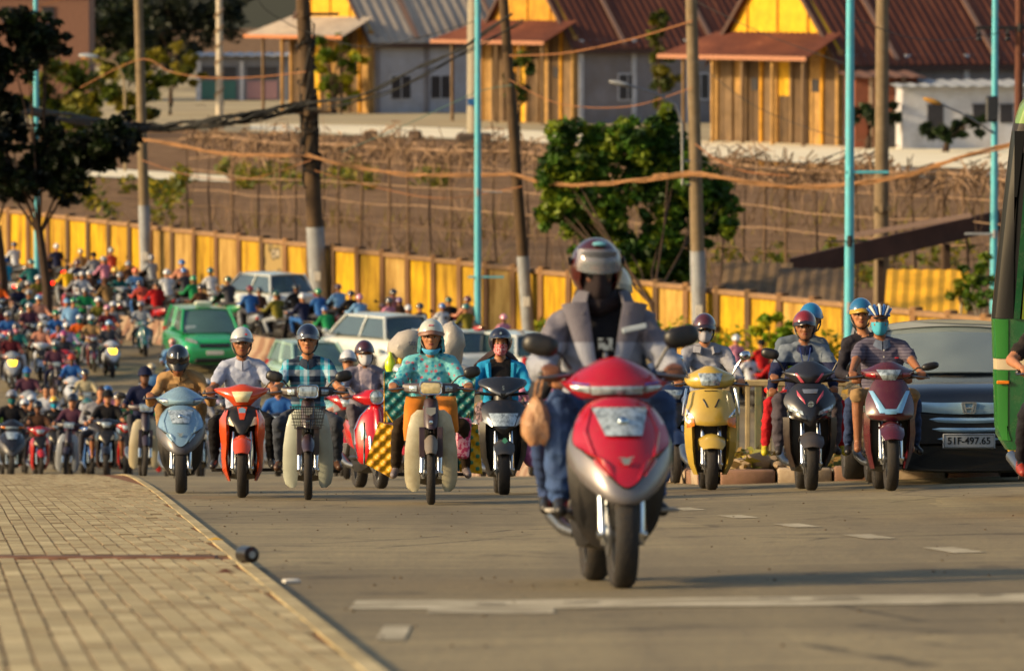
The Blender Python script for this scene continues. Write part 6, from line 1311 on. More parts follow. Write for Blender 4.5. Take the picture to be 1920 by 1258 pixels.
b9 = make_bike('modern', 'black scooter with red streaks and slanted lamps carrying two men in work jackets', 1522, 52.4, 1, o9)
mb = MB(); mb.lathe([(-.006, .028), (.004, .026)], (0, .012, .80), 'y', 16, 0, True); mb.build('round_badge', CHROME, b9); mb = MB(); mb.box((0, .008, .80), (.05, .01, .006), .001); mb.box((0, .008, .80), (.006, .01, .05), .001); mb.build('badge_cross', BLK, b9)
WJ = band('6a7480', '1c2240', 1.20, ('a8d81c', 1.135, 1.165))
p9 = pose(seed=17, hip=(.93, .84), sh=(.88, 1.30), head=(0, .84, 1.525), hands=((-.315, .375, 1.03), (.315, .375, 1.03)), feet=((-.26, .52, .34), (.26, .52, .34)), knees=((-.4, -1, .5), (.4, -1, .5)), legw=.012, thick=1)
h = place(b9, 'driver in navy work jacket with lime reflective stripe and red black helmet', p9, [SKIN, WJ, cloth('4a444c'), M('2c2622', .6), SKIN]); collar(p9, h, cloth('1c2240')); face(p9, h)
hm = helmet_half(p9, h, M('7a1c1c', .15, coat=.9, var=.12), M('1c1416', .3, coat=.3), size=1.06); mb = MB(); mb.tube([(-.05, .76, 1.33), (-.03, .745, 1.22), (0, .735, 1.16), (.03, .745, 1.22), (.05, .76, 1.33)], .006, 5); mb.build('lanyard', cloth('2a3f7a'), h); mb = MB(); mb.box((.0, .732, 1.15), (.05, .006, .06), .002); mb.build('name_card', M('101014', .3), h)
p9b = pose(seed=18, hip=(1.28, .88), sh=(1.24, 1.37), head=(.085, 1.2, 1.60), hands=((-.30, .84, .90), (.28, .9, .92)), feet=((-.36, 1.0, .33), (.36, 1.0, .33)), knees=((-.5, -1, .4), (.5, -1, .4)), thick=1, wrist=(0, .085, .03))
h = place(b9, 'passenger in grey work jacket, red trousers and bright blue helmet behind the driver', p9b, [SKIN, band('55606c', '1c2240', 1.28), cloth('a81c24'), M('b4a81c', .6, var=.3, scale=14), SKIN]); face(p9b, h); helmet_half(p9b, h, M('1c6a9a', .15, coat=.9, var=.06), M('16527a', .3, coat=.3), size=1.08, trim=WHT)
# 10 --- maroon scooter, man with cycle helmet
MAR = paint('4a141e', .15); BLUL = M('7fb0d0', .12, .3, coat=.7, var=.12, scale=14)
o10 = dict(paint=MAR, hz=1.03, cow=[(.97, .12, .2, .06, .02), (1.0, .21, .17, .13, .03), (1.05, .24, .16, .17, .03), (1.10, .19, .19, .13, 0), (1.14, .10, .24, .05, 0), (1.16, .05, .27, .02, 0)],
           fas=[(.63, .17, .02, .05, .02), (.68, .21, .0, .10, .01), (.78, .215, .03, .12, .01), (.88, .19, .09, .09, 0), (.97, .15, .15, .05, 0), (1.0, .12, .17, .03, 0)], leg=[(.70, .16, .225, .12), (.52, .16, .235, .11), (.36, .15, .215, .14), (.2, .12, .165, .19)], fw=.105, fx=.085, rf=.29, rr=.27,
           bits=[('headlight', [(-.05, .985), (.05, .985), (.115, 1.09), (-.115, 1.09)], 'cow', LENS, False, .014), ('blue_lamp', [(.03, .70), (.10, .70), (.185, .90), (.15, .90)], 'fas', BLUL, True, .014), ('blue_lamp', [(-.05, .69), (.05, .69), (.06, .735), (-.06, .735)], 'fas', BLUL, False, .014), ('red_signal', [(.12, 1.02), (.20, 1.03), (.21, 1.07), (.125, 1.06)], 'cow', M('8a1018', .2, coat=.6), True, .01)], mirrors=(None, (.38, 1.12)), msize=(.08, .035))
b10 = make_bike('modern', 'maroon scooter with blue V shaped lamps ridden by the man in the cycle helmet', 1672, 50.8, 1, o10)
p10_ = pose(seed=19, bulk=1.18, shw=.19, sleeve='short', shorts=1, bare=1, hip=(.97, .86), sh=(.93, 1.31), head=(-.03, .89, 1.53), hands=((-.31, .375, 1.03), (.31, .375, 1.03)), feet=((-.25, .55, .36), (.2, .55, .36)), knees=((-.4, -1, .5), (.4, -1, .5)), legw=.01)
h = place(b10, 'stocky man in grey polo shirt, cyan mask and white blue cycle helmet', p10_, [SKIN, stripes('4a4656', '5c5868', 34), M('8a6f4a', .9, var=.12), SKIN, SKIN]); collar(p10_, h, cloth('5a6478')); face(p10_, h, False); face_mask(p10_, h, M('3fa0b8', .8, var=.06), top=-.004); hair(p10_, h, HAIRB)
mb = MB(); mb.box((.12, .778, 1.2), (.035, .008, .012), .003); mb.build('shirt_logo', M('b81c2c', .7), h); mb = MB()
for k in range(3): mb.lathe([(-.004, .008), (.004, .007)], (0, .772-.0*k, 1.27-.06*k), 'y', 8, 0, True)
mb.build('buttons', WHT, h)
mb = MB(); hp(mb, p10_); r = (.108, .138, .12); mb.loft(dome_rings(r, lambda t: .028-.015*math.sin(t), 0, 0, 24, 8)); hm = mb.build('helmet', M('16284a', .25, coat=.6), h, 50)
for k in range(7):
    a = (k-3)*.42; mb = MB(); hp(mb, p10_); P = []
    for i in range(9):
        v = i/8; ph = math.radians(14+150*v); P.append((r[0]*1.03*math.sin(a)*(.35+.65*math.sin(ph)), .01-r[1]*1.05*math.cos(ph)*math.cos(a*.35), .03+r[2]*1.06*math.sin(ph)*math.cos(a*.62)))
    mb.tube(P, [.008, .013, .014, .014, .013, .014, .014, .012, .008], 7, 0, .8); mb.build('helmet_rib', WHT if k in (1, 3, 5) else M('1f4a8a', .25, coat=.5), hm)
mb = MB(); hp(mb, p10_); mb.box((0, -.135, .035), (.13, .05, .012), .004, rot=Matrix.Rotation(.15, 3, 'X')); mb.build('peak', BLK, hm)
p10b = pose(seed=20, hip=(1.3, .88), sh=(1.27, 1.35), head=(-.17, 1.24, 1.60), hands=((-.24, .98, 1.0), (.24, .98, 1.0)), feet=((-.3, 1.05, .33), (.32, 1.05, .33)), bust=1, sx=-.11)
h = place(b10, 'long haired passenger in a blue helmet and dark top behind the stocky man', p10b, [SKIN2, cloth('26242c'), cloth('2c3a5a'), BLK, SKIN2]); face(p10b, h); hair(p10b, h, HAIRB, 0, .12); helmet_half(p10b, h, M('1f5f8a', .15, coat=.9, var=.1), M('a8841c', .4), size=1.05)
# 11 --- rider cut by the right edge of the picture
b11 = make_bike('under', 'dark motorbike entering at the right edge before the green bus', 2026, 39.5, 5, dict(paint=paint('a01a14', .1), mirrors=(None, None)), 0)
p11 = pose(seed=22, sleeve='short', elbows=((-1., .2, -.5), (1., .2, -.5)), **UND); p11['hands'] = ((-.31, .375, 1.0), (.31, .375, 1.0))
h = place(b11, 'rider in a dark shirt with bare forearms cut by the right picture edge', p11, [SKIN2, cloth('2a2420'), cloth('1c1c22'), M('8a2a1a', .5), SKIN2], .014); face(p11, h); helmet_half(p11, h, M('c8881c', .2, coat=.7), BLK)
# things on the footpath edge
mb = MB(); mb.lathe([(-.06, .02), (-.055, .042), (.03, .046), (.05, .042), (.058, .03), (.05, .02)], (0, 0, 0), 'y', 20, 0, True); g = Vector((edge(28.6)-.06, 28.6, gz(28.6)+.10))
o = tag(mb.build('stopper', M('17100f', .35, coat=.4, var=.2), loc=g, rot=(-.07, 0, .5)), 'small black rounded rubber stopper lying on the footpath edge', 'stopper'); mb = MB(); mb.lathe([(-.061, .001), (-.0615, .018)], (0, 0, 0), 'y', 16); mb.build('glass_face', M('8a9498', .1, coat=.8), o)
mb = MB(); mb.add([(-.05, 0, .012), (0, -.02, .02), (.055, 0, .014), (0, .022, .03), (0, 0, .036)], [(0,1,4), (1,2,4), (2,3,4), (3,0,4), (3,2,1,0)]); yl = 26.2
tag(mb.build('dead_leaf', M('4a1f12', .8, var=.2), loc=(xat(421, yl), yl, gz(yl)+.061)), 'curled red brown dead leaf lying on the footpath pavers', 'leaf')
mb = MB(); mb.add([(-.05, 0, .012), (0, -.02, .015), (.055, 0, .012), (0, .022, .02), (0, 0, .028)], [(0,1,4), (1,2,4), (2,3,4), (3,0,4), (3,2,1,0)]); yl = 33
tag(mb.build('dead_leaf', M('b8902a', .8, var=.2), loc=(edge(yl)-.1, yl, gz(yl)+.061)), 'small yellow dead leaf on the kerb of the footpath', 'leaf')
mb = MB(); mb.box((0, 0, .01), (.08, .05, .02), .004); yl = 26.9; tag(mb.build('paper_scrap', WHT, loc=(xat(545, yl), yl, gz(yl)+.006), rot=(0, 0, .4)), 'small white paper scrap on the asphalt by the footpath', 'litter')
# ================================================================ cars and the bus (front facing -Y, nose at y = 0)
GLASS = M('2a3e42', .06, coat=.8, var=.15, scale=1.5, spec=.8); TINT = M('3f5a58', .08, coat=.8, var=.2, scale=1.2, spec=.8)
def sq(w_, z0, z1, y, n=16, e=.55):
    return [(w_*math.copysign(abs(math.cos(t))**e, math.cos(t)), y, (z0+z1)/2+(z1-z0)/2*math.copysign(abs(math.sin(t))**e, math.sin(t))) for t in (2*math.pi*(k+.5)/n for k in range(n))]
def grid(mb, f, nu=7, nv=5, th=.012, mi=0):
    rings = []
    for j in range(nv): rings.append([f(i/(nu-1), j/(nv-1)) for i in range(nu)])
    vs = [Vector(p) for r in rings for p in r]; c = sum(vs, Vector())/len(vs); n_ = (vs[nu-1]-vs[0]).cross(vs[-1]-vs[0]).normalized()*th
    N = len(vs); fs = []
    for j in range(nv-1):
        for i in range(nu-1):
            a = j*nu+i; fs += [(a, a+1, a+nu+1, a+nu), (N+a+nu, N+a+nu+1, N+a+1, N+a)]
    rim = [i for i in range(nu)]+[nu*j+nu-1 for j in range(1, nv)]+[nu*(nv-1)+i for i in range(nu-2, -1, -1)]+[nu*j for j in range(nv-2, 0, -1)]
    for a, b_ in zip(rim, rim[1:]+rim[:1]): fs.append((b_, a, N+a, N+b_))
    mb.add(vs+[p+n_ for p in vs], fs, mi)
def car(label, px, D, yaw, paintm, roofm=None, glass=GLASS, van=0., H=1.58, L=4.5, Wd=.88, plate=None, rear=False, name='car', cat='car', grp=None, detail=0, frontm=None, dz=0.):
    g = gnd(px, D, dz)
    if rear: g = g-Vector((-math.sin(R(yaw))*L/2, math.cos(R(yaw))*L/2, 0)); g.z = gz(g.y)
    rt = root(name, label, cat, g, (-math.atan(slope(D)), 0, R(yaw)), grp); roofm = roofm or paintm
    zb = H*.64; w_ = Wd; nose = .78*zb
    st = [(0, .42, nose*.92, w_*.74), (.05, .32, nose+.02, w_*.90), (.22, .26, nose+.09, w_*.98), (.6, .25, zb-.14+van*.1, w_), (1.1, .24, zb-.03, w_), (1.6, .24, zb, w_), (L*.66, .24, zb+.02, w_), (L-.5, .27, zb+.02, w_*.99), (L-.12, .33, zb-.03, w_*.93), (L, .42, zb-.12, w_*.82)]
    mb = MB(); mb.loft([sq(a[3], a[1], a[2], a[0]) for a in st]); bd = mb.build('body', paintm, rt, 50)
    y0, y1, y2, y3 = 1.02-van*.35, 1.85-van*.35, L-.75, L-.28; wb_, wt = w_*.88, w_*.70; zr = H-.06
    ws = lambda u, v: (wb_*(2*u-1)*(1-v)+wt*(2*u-1)*v, (y0*(1-v)+y1*v)+.14*(2*u-1)**2, (zb-.04)*(1-v)+zr*v+.03*math.sin(math.pi*v)-.015*(2*u-1)**2)
    mb = MB(); grid(mb, ws, 9, 6); mb.build('windscreen', glass, rt, 60)
    rw = lambda u, v: (wb_*.95*(2*u-1)*(1-v)+wt*.97*(2*u-1)*v, (y3*(1-v)+y2*v)-.10*(2*u-1)**2, (zb)*(1-v)+zr*v-.015*(2*u-1)**2)
    mb = MB(); grid(mb, rw, 9, 6, -.012); mb.build('rear_window', glass, rt, 60)
    mb = MB(); rs = []
    for k in range(8):
        v = k/7; y = y1-.06+(y2-y1+.12)*v; a = [(wt*1.05*q, y+(.12*q*q if k == 0 else -.08*q*q if k == 7 else 0), zr+.055*(1-q*q)*math.sin(math.pi*(.15+.7*v))-.01*q*q) for q in np.linspace(-1, 1, 9)]
        rs.append(a+[(x, yy, z-.05) for x, yy, z in a[::-1]])
    mb.loft(rs); mb.build('roof', roofm, rt, 50)
    for s in (-1, 1):
        sg = lambda u, v, s=s: (s*(wb_*1.02*(1-v)+wt*1.01*v), (y0+.25)*(1-u)*(1-v)+(y1+.1)*(1-u)*v+(y3-.1)*u*(1-v)+(y2-.05)*u*v, zb*(1-v)+(zr-.01)*v)
        mb = MB(); grid(mb, sg, 5, 4, -.01*s); mb.build('side_window', glass, rt, 60)
        for ya, yb in (((y0+.12), (y1+.02)), ((y0+y3)/2+.1, (y1+y2)/2+.1), (y3-.18, y2-.0)):
            mb = MB(); mb.tube([(s*wb_*1.01, ya, zb-.02), (s*(wb_+wt)/2*1.03, (ya+yb)/2, (zb+zr)/2), (s*wt*1.02, yb, zr)], [.05, .042, .045], 8, 0, .8); mb.build('pillar', roofm, rt)
        mb = MB(); mb.ell((s*(w_+.13), y0+.28, zb+.08), (.11, .06, .08), 10, 7); mb.tube([(s*w_*.9, y0+.3, zb+.01), (s*(w_+.08), y0+.29, zb+.04)], .025, 6); mb.build('wing_mirror', paintm, rt)
        for yy in (.85, L-.95):
            mb = MB(); mb.lathe([(-.1, .2), (-.11, .3), (-.08, .335), (.08, .335), (.11, .3), (.1, .2)], (s*(w_-.09), yy, .335), 'x', 22); t = mb.build('wheel', RUBBER, rt, 50)
            mb = MB(); mb.lathe([(s*.09, .001), (s*.1, .2), (s*.07, .21)], (s*(w_-.09), yy, .335), 'x', 18); mb.build('hub', STEEL, t)
        mb = MB(); mb.loft([[(s*(w_*.55+.33*k*w_), .05+.13*k*k+d, nose-.05+zz+.07*k) for k, zz in ((0, 0), (.5, .0), (1, .02), (1, .12), (.5, .12), (0, .08))] for d in (-.03, .12)]); mb.build('headlight', LENS, rt)
        mb = MB(); mb.box((s*w_*.80, L-.12, zb-.2), (.16, .18, .34), .04); mb.build('tail_light', REDL, rt)
    mb = MB(); mb.box((0, .015, nose-.1), (w_*.98, .06, .14), .03); mb.build('grille', frontm or BLKG, rt)
    mb = MB(); mb.box((0, -.02, nose-.08), (w_*.98, .03, .02), .006); mb.build('grille_bar', CHROME, rt)
    mb = MB(); mb.box((0, .03, .42), (w_*1.25, .09, .16), .04); mb.build('air_intake', BLK, rt)
    mb = MB(); mb.box((0, -.02, nose-.3), (.5, .02, .12), .006); mb.build('number_plate', M('c4c2b8', .5), rt)
    mb = MB(); mb.box((0, L+.005, zb-.3), (.5, .02, .12), .006); mb.build('rear_plate', M('c4c2b8', .5), rt)
    mb = MB(); mb.box((0, L-.02, .42), (w_*1.6, .12, .2), .05); mb.build('rear_bumper', paintm if not rear else M('6a6c70', .5), rt)
    return rt
WP = M('c4cac8', .18, coat=.9, var=.04, dirt=.1); GP = M('1f965a', .2, coat=.9, var=.06, dirt=.1); LGP = M('8fb0a4', .2, coat=.9, var=.05); TQ = M('7fb0b0', .2, coat=.9, var=.05)
tx = car('green taxi with a pale plate coming toward us among the motorbikes', 403, 163, 12, GP, van=.7, H=1.86, L=4.7, Wd=.93, glass=TINT, name='taxi', cat='taxi')
mb = MB(); mb.box((0, 2.2, 1.93), (.5, .2, .14), .04); mb.build('roof_sign', M('c4c8b8', .4), tx); mb = MB(); mb.box((-.55, .98, 1.30), (.3, .01, .12), .002); mb.build('screen_sticker', M('b8c4c8', .5), tx)
car('white pickup like car seen from behind with red tail lamps beyond the barrier', 703, 163, 214, WP, H=1.82, L=4.6, Wd=.92, rear=True)
car('far white car beyond the green taxi before the yellow wall', 495, 188, 213, WP, H=1.75, L=4.5, Wd=.9, rear=True)
car('white car with dark rear window just behind the floral rider', 826, 158, 211, WP, H=1.66, L=4.5, Wd=.9, rear=True)
car('white car behind the woman in the blue jacket', 957, 157, 209, WP, H=1.66, L=4.5, Wd=.9, rear=True)
car('pale green car coming behind the man in plaid', 622, 151, 16, LGP, glass=TINT, H=1.6, L=4.4, Wd=.86)
car('pale turquoise car coming behind the masked woman on the red scooter', 690, 138, 10, TQ, glass=TINT, H=1.5, L=4.4, Wd=.86)
# ---- dark people carrier with chrome bars, right of the maroon scooter
DKP = M('24272d', .16, .3, coat=1., var=.08); ROOF_SKY = M('b4b8b4', .25, coat=.9, var=.04)  # the pale roof colour paints the sky's reflection onto a black car
GL2 = NB('glass_painted_sheen'); gl = GL2.n('ShaderNodeBsdfGlossy'); gl.inputs['Roughness'].default_value = .04; trn = GL2.n('ShaderNodeBsdfTransparent'); trn.inputs[0].default_value = (.86, .95, .92, 1); fr = GL2.n('ShaderNodeFresnel'); fr.inputs[0].default_value = 1.6
mx = GL2.n('ShaderNodeMixShader'); GL2.l(GL2.math('ADD', fr.outputs[0], .22), mx.inputs[0]); GL2.l(trn.outputs[0], mx.inputs[1]); GL2.l(gl.outputs[0], mx.inputs[2]); df = GL2.n('ShaderNodeBsdfDiffuse'); df.inputs[0].default_value = (.42, .50, .47, 1); m3 = GL2.n('ShaderNodeMixShader'); GL2.l(GL2.math('ADD', GL2.math('MULTIPLY', GL2.noise(GL2.co(), 2.2, 4), .3), .16), m3.inputs[0]); GL2.l(mx.outputs[0], m3.inputs[1]); GL2.l(df.outputs[0], m3.inputs[2]); GL2.l(m3.outputs[0], GL2.t.nodes['Material Output'].inputs[0])  # the pale diffuse share paints sky reflections into the glass
sv = root('people_carrier', 'black people carrier with stacked chrome grille bars and plate behind the maroon scooter', 'car', gnd(1817, 54.0, .0), (-math.atan(slope(54)), 0, R(1)))
w_ = .905; st = [(0, .12, .80, .74), (.04, .10, .86, .84), (.16, .10, .92, .89), (.5, .14, .985, .9), (.95, .16, 1.06, .9), (1.4, .16, 1.09, .9), (3.4, .16, 1.1, .9), (4.6, .2, 1.08, .89), (4.83, .3, 1.0, .8)]
mb = MB(); mb.loft([sq(a[3], a[1], a[2], a[0], 24, .5) for a in st]); mb.build('body', DKP, sv, 50)
ws = lambda u, v: (.80*(2*u-1)*(1-v)+.66*(2*u-1)*v, (.85*(1-v)+1.55*v)+.16*(2*u-1)**2, 1.06*(1-v)+1.52*v+.02*math.sin(math.pi*v)-.015*(2*u-1)**2)
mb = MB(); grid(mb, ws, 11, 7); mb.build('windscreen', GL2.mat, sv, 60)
mb = MB(); rs = []
for k in range(8):
    v = k/7; y = 1.5+3.0*v; a = [(.72*q, y+(.14*q*q if k == 0 else 0), 1.55+.06*(1-q*q)*math.sin(math.pi*(.2+.65*v))-.02*q*q) for q in np.linspace(-1, 1, 11)]; rs.append(a+[(x, yy, z-.06) for x, yy, z in a[::-1]])
mb.loft(rs); mb.build('roof', ROOF_SKY, sv, 50)
for s in (-1, 1):
    mb = MB(); mb.tube([(s*.81, .98, 1.06), (s*.745, 1.35, 1.32), (s*.69, 1.68, 1.55)], [.05, .042, .045], 8); mb.build('pillar', DKP, sv)
    sg = lambda u, v, s=s: (s*(.82*(1-v)+.70*v), (1.1*(1-v)+1.65*v)*(1-u)+4.5*u, 1.08*(1-v)+1.54*v)
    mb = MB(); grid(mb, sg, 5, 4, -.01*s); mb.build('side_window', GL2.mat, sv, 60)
    for yb in (2.2, 3.4, 4.5):
        mb = MB(); mb.tube([(s*.83, yb, 1.08), (s*.71, yb+.08, 1.55)], .04, 7); mb.build('pillar', DKP, sv)
    mb = MB(); mb.ell((s*1.0, 1.15, 1.14), (.12, .07, .085), 12, 8); mb.tube([(s*.85, 1.15, 1.08), (s*.95, 1.15, 1.1)], .03, 7); mb.build('wing_mirror', DKP, sv)
    for yy in (.85, 3.75):
        mb = MB(); mb.lathe([(-.1, .2), (-.11, .3), (-.08, .325), (.08, .325), (.11, .3), (.1, .2)], (s*.8, yy, .325), 'x', 24); t = mb.build('wheel', RUBBER, sv, 50); mb = MB(); mb.lathe([(s*.09, .001), (s*.1, .2), (s*.07, .21)], (s*.8, yy, .325), 'x', 18); mb.build('hub', STEEL, t)
    mb = MB(); mb.loft([[(s*x, y+d, z) for x, y, z in ((.50, -.03, .72), (.70, .03, .74), (.86, .16, .80), (.87, .18, .86), (.70, .02, .84), (.52, -.03, .79))] for d in (-.02, .1)]); mb.build('headlight', LENS, sv)
    mb = MB(); mb.loft([[(s*x, y+d, z) for x, y, z in ((.60, -.03, .22), (.82, .06, .24), (.84, .1, .30), (.62, -.03, .30))] for d in (-.01, .06)]); mb.build('fog_lamp', LENS, sv)
CHROME_SKY = M('9cc0d8', .22, .35, coat=.6, var=.05)  # chrome bars with the sky's reflection painted in as pale blue
for z0, z1, wd, arch in ((.66, .775, .66, .05), (.575, .625, .58, .02), (.49, .53, .54, .01), (.40, .44, .46, .0)):
    mb = MB(); rs = []
    for q in np.linspace(-1, 1, 17):
        k = abs(q)**2; x = wd*q; y = -.055+.07*k; a0, a1 = z0+arch*k+.02*k*(z1 < .7), z1+arch*k*.9-(.03*abs(q) if z1 > .7 else 0); rs.append([(x, y, a0), (x, y-.012, (a0+a1)/2), (x, y, a1), (x, y+.04, a1), (x, y+.04, a0)])
    mb.loft(rs); mb.build('grille_bar', CHROME_SKY, sv, 50)
mb = MB(); mb.box((0, -.012, .52), (1.15, .05, .32), .03); mb.build('grille', BLK, sv)
mb = MB()
for k in range(40):                                              # emblem ring
    pass
oo = [(a*(.072-.008*(1-b)), .72+b*.055) for a, b in ((-1,-.8),(-.8,-1),(.8,-1),(1,-.8),(1.05,.8),(.9,1),(-.9,1),(-1.05,.8))]
ii = [(x*.84, .72+(z-.72)*.82) for x, z in oo]; n8 = 8
vs = [(x, -.085, z) for x, z in oo]+[(x, -.085, z) for x, z in ii]+[(x, -.06, z) for x, z in oo]+[(x, -.06, z) for x, z in ii]
mb.add(vs, [(i, (i+1) % 8, 8+(i+1) % 8, 8+i) for i in range(8)]+[(16+i, 16+(i+1) % 8, (i+1) % 8, i) for i in range(8)]+[(8+i, 8+(i+1) % 8, 24+(i+1) % 8, 24+i) for i in range(8)])
for s in (-1, 1): mb.loft([[(s*(.03+.009*b), -.088, .72+.04*b), (s*(.046+.011*b), -.088, .72+.04*b), (s*(.046+.011*b), -.06, .72+.04*b), (s*(.03+.009*b), -.06, .72+.04*b)] for b in (-1, 1)])
mb.box((0, -.075, .718), (.066, .026, .014), .002); mb.build('emblem', M('a8aeb2', .2, .5), sv)
mb = MB(); mb.box((0, -.075, .405), (.50, .018, .145), .008); pl = mb.build('number_plate', M('a9aeb0', .5, var=.06, dirt=.15), sv)
text_mesh('51F-497.65', .092, Matrix.Translation((0, -.0855, .405)) @ XZ, pl, M('14161a', .5), .002, bold=.002)
mb = MB(); mb.tube([(-.235, -.086, .345), (.235, -.086, .345), (.235, -.086, .465), (-.235, -.086, .465), (-.235, -.086, .345)], .003, 5); mb.build('plate_rim', M('2a2c30', .5), pl)
for nm, c, d in (('seat', (-.38, 2.0, 1.12), (.5, .22, .62)), ('seat', (.38, 2.0, 1.12), (.5, .22, .62)), ('seat', (0, 3.0, 1.1), (1.3, .2, .55)), ('dashboard', (0, 1.25, 1.03), (1.45, .5, .16))):
    mb = MB(); mb.box(c, d, .08); mb.build(nm, M('4a5456', .8), sv)
for x in (-.38, .38):
    mb = MB(); mb.box((x, 2.0, 1.44), (.26, .12, .16), .05); mb.build('headrest', M('22262a', .8), sv)
mb = MB(); mb.box((0, 1.55, 1.46), (.26, .03, .07), .015); mb.build('rear_view_mirror', BLK, sv)
mb = MB(); mb.lathe([(-.008, .16), (.008, .165), (.012, .18), (-.008, .185)], (.38, 1.42, 1.08), 'y', 20); mb.build('steering_wheel', BLK, sv)
# ---- green bus cut by the right picture edge, crossing toward the left
BG = M('084a26', .25, coat=.8, var=.08, dirt=.15); BGL = M('1c6422', .2, coat=.9, var=.1, scale=2); BY = M('c89a14', .4, var=.1, dirt=.3); BBK = M('0a0806', .3, coat=.3, var=.15, scale=2)
cx_ = xat(1860, 45); bu = root('bus', 'green city bus with black edged windscreen and yellow bumper cut by the right edge', 'bus', (cx_+.10, 46.15, gzx(cx_, 45)), (0, 0, R(-95))); bu.scale.z = .965
HW = 1.15
def fy(z): return float(np.interp(z, [.34, .55, 1.5, 2.3, 3.0, 3.2, 3.34, 3.4], [.16, .03, .0, .075, .15, .20, .30, .44]))
def strip(name, zs, m, y_end=None, inset=0., x0=None):
    """a band of the bus shell that follows the nose profile and runs back to y_end"""
    mb = MB(); rs = []
    for z in zs:
        y = fy(z)+inset; e = y_end if y_end is not None else 8.2; rd = .10; k = HW-inset
        rs.append([(-k, e, z), (-k, y+rd, z), (-k+rd*.35, y+rd*.3, z), (-k+rd, y, z), (k-rd, y, z), (k-rd*.35, y+rd*.3, z), (k, y+rd, z), (k, e, z)])
    mb.loft(rs); return mb.build(name, m, bu, 35)
strip('lower_body', [.42, .55, .8, 1.08], BG); strip('waist_stripe', [1.082, 1.17], M('a8987c', .5, var=.08)); strip('waist_body', [1.172, 1.5], BG)
strip('nose_corner', [.5, .62, 1.0, 1.078], BGL, .13, -.006); strip('nose_corner', [1.176, 1.3, 1.496], BGL, .13, -.006)
strip('window_band', [1.502, 2.0, 2.6, 2.86], BBK, None, .02)
strip('windscreen', [1.505, 2.0, 2.5, 2.9, 3.04], BBK, .17, -.004); strip('header_panel', [2.862, 3.0, 3.1], M('1f140c', .5), None, .0)
strip('roof', [3.102, 3.22, 3.3, 3.36, 3.4], M('6a8a1c', .3, coat=.6, var=.1))
strip('bumper', [.34, .418], BY, .6, .01)
def side(name, y0, y1, z0, z1, m, rk0=0., rk1=0., d=.02):
    mb = MB(); mb.loft([[(HW+dd, y0+rk0, z0), (HW+dd, y1+rk1*0+0, z0), (HW+dd, y1+rk1, z1), (HW+dd, y0+rk1, z1)] for dd in (-.02, d)]); return mb.build(name, m, bu, 30)
side('corner_pillar', .17, .22, 1.5, 2.86, BG, 0, .10); side('window_frame', .235, .27, 1.5, 2.84, M('6a7a1c', .4), 0, .09)
side('window', .30, 1.2, 1.54, 2.8, M('3a3420', .1, coat=.8, var=.3, scale=2)); side('window_frame', 1.22, 1.28, 1.5, 2.84, BG)
side('door', 1.3, 2.2, .5, 2.84, BBK)
for k in range(4): side('window', 2.4+1.4*k, 3.7+1.4*k, 1.54, 2.8, GLASS)
side('yellow_arrow', .02, .07, 1.95, 2.25, BY, .05, .0, .012) if False else None
mb = MB(); mb.box((HW+.012, .09, .98), (.03, .10, .03), .006); mb.build('marker_lamp', AMBER, bu)
mb = MB(); mb.box((HW+.012, .36, .60), (.02, .18, .26), .01); mb.build('step_panel', M('8a6a1c', .4, coat=.4, var=.2), bu); mb = MB(); mb.box((HW+.012, .46, .85), (.02, .14, .5), .01); mb.build('hatch', BGL, bu)
for yy in (1.9, 6.2):
    for s in (-1, 1):
        mb = MB(); mb.lathe([(-.14, .25), (-.15, .42), (-.1, .47), (.1, .47), (.15, .42), (.14, .25)], (s*(HW-.16), yy, .47), 'x', 26); t = mb.build('wheel', RUBBER, bu, 50); mb = MB(); mb.lathe([(s*.1, .001), (s*.14, .26)], (s*(HW-.16), yy, .47), 'x', 20); mb.build('hub', STEEL, t)
mb = MB(); mb.box((0, 4.2, .38), (2.1, 7.6, .16), .03); mb.build('chassis', BLK, bu)
# ================================================================ far traffic: bikes and riders one by one
NAMED = dict(white='b4b8c0', cream='b0a484', grey='7a7c84', darkgrey='3c3d44', black='141418', navy='161c38', blue='2a5a9a', lightblue='6f9ac4', cyan='1c86a8', teal='1c5a5c', green='1c7a4a', darkgreen='16402c', olive='6a6424', khaki='6d5636', brown='4a3224', tan='9a7a52', red='9a1418', coral='b04a3c', orange='c8581a', pink='b87a90', magenta='8a2458', purple='5a4070', lilac='8d84a8', plum='4a2c3c', maroon='4a1620', yellow='c8a01c', lime='8ab04a', silver='8d9298', peach='b8806a')
TPAINT = M('ff00fe', .25, coat=.7); TSEC = M('fe00ff', .35)
TB = {}
for kd in ('maxi', 'under', 'cub', 'vespa'):
    TB[kd] = make_bike(kd, 't', 960, 150, 0, dict(paint=TPAINT, second=TSEC, cowlm=TPAINT if kd != 'cub' else TSEC), 1)
TBM = [TPAINT, TSEC]
def low(p, vox=.021): return body_mesh(p, vox, 1)
POSES = {}
for nm, k in dict(rider=dict(), hunch=dict(hip=(.98, .78), sh=(.80, 1.19), head=(.01, .72, 1.385), hpitch=12), wide=dict(bulk=1.18, shw=.2, **UND), short=dict(sleeve='short', **UND), slim=dict(bulk=.9, shw=.16, hyaw=-12), shorts=dict(sleeve='short', shorts=1, **UND), turn=dict(hyaw=18, hpitch=-3, **UND),
                  back=dict(hip=(1.28, .82), sh=(1.24, 1.28), head=(.08, 1.2, 1.5), hands=((-.2, .98, .95), (.2, .98, .95)), feet=((-.3, 1.05, .32), (.3, 1.05, .32))), child=dict(hip=(.62, .62), sh=(.60, .97), head=(.0, .57, 1.16), hands=((-.2, .42, .96), (.2, .42, .96)), feet=((-.12, .5, .36), (.12, .5, .36)))).items():
    pp = pose(**k); POSES[nm] = (pp, low(pp, .022))
rpz = random.Random(77)
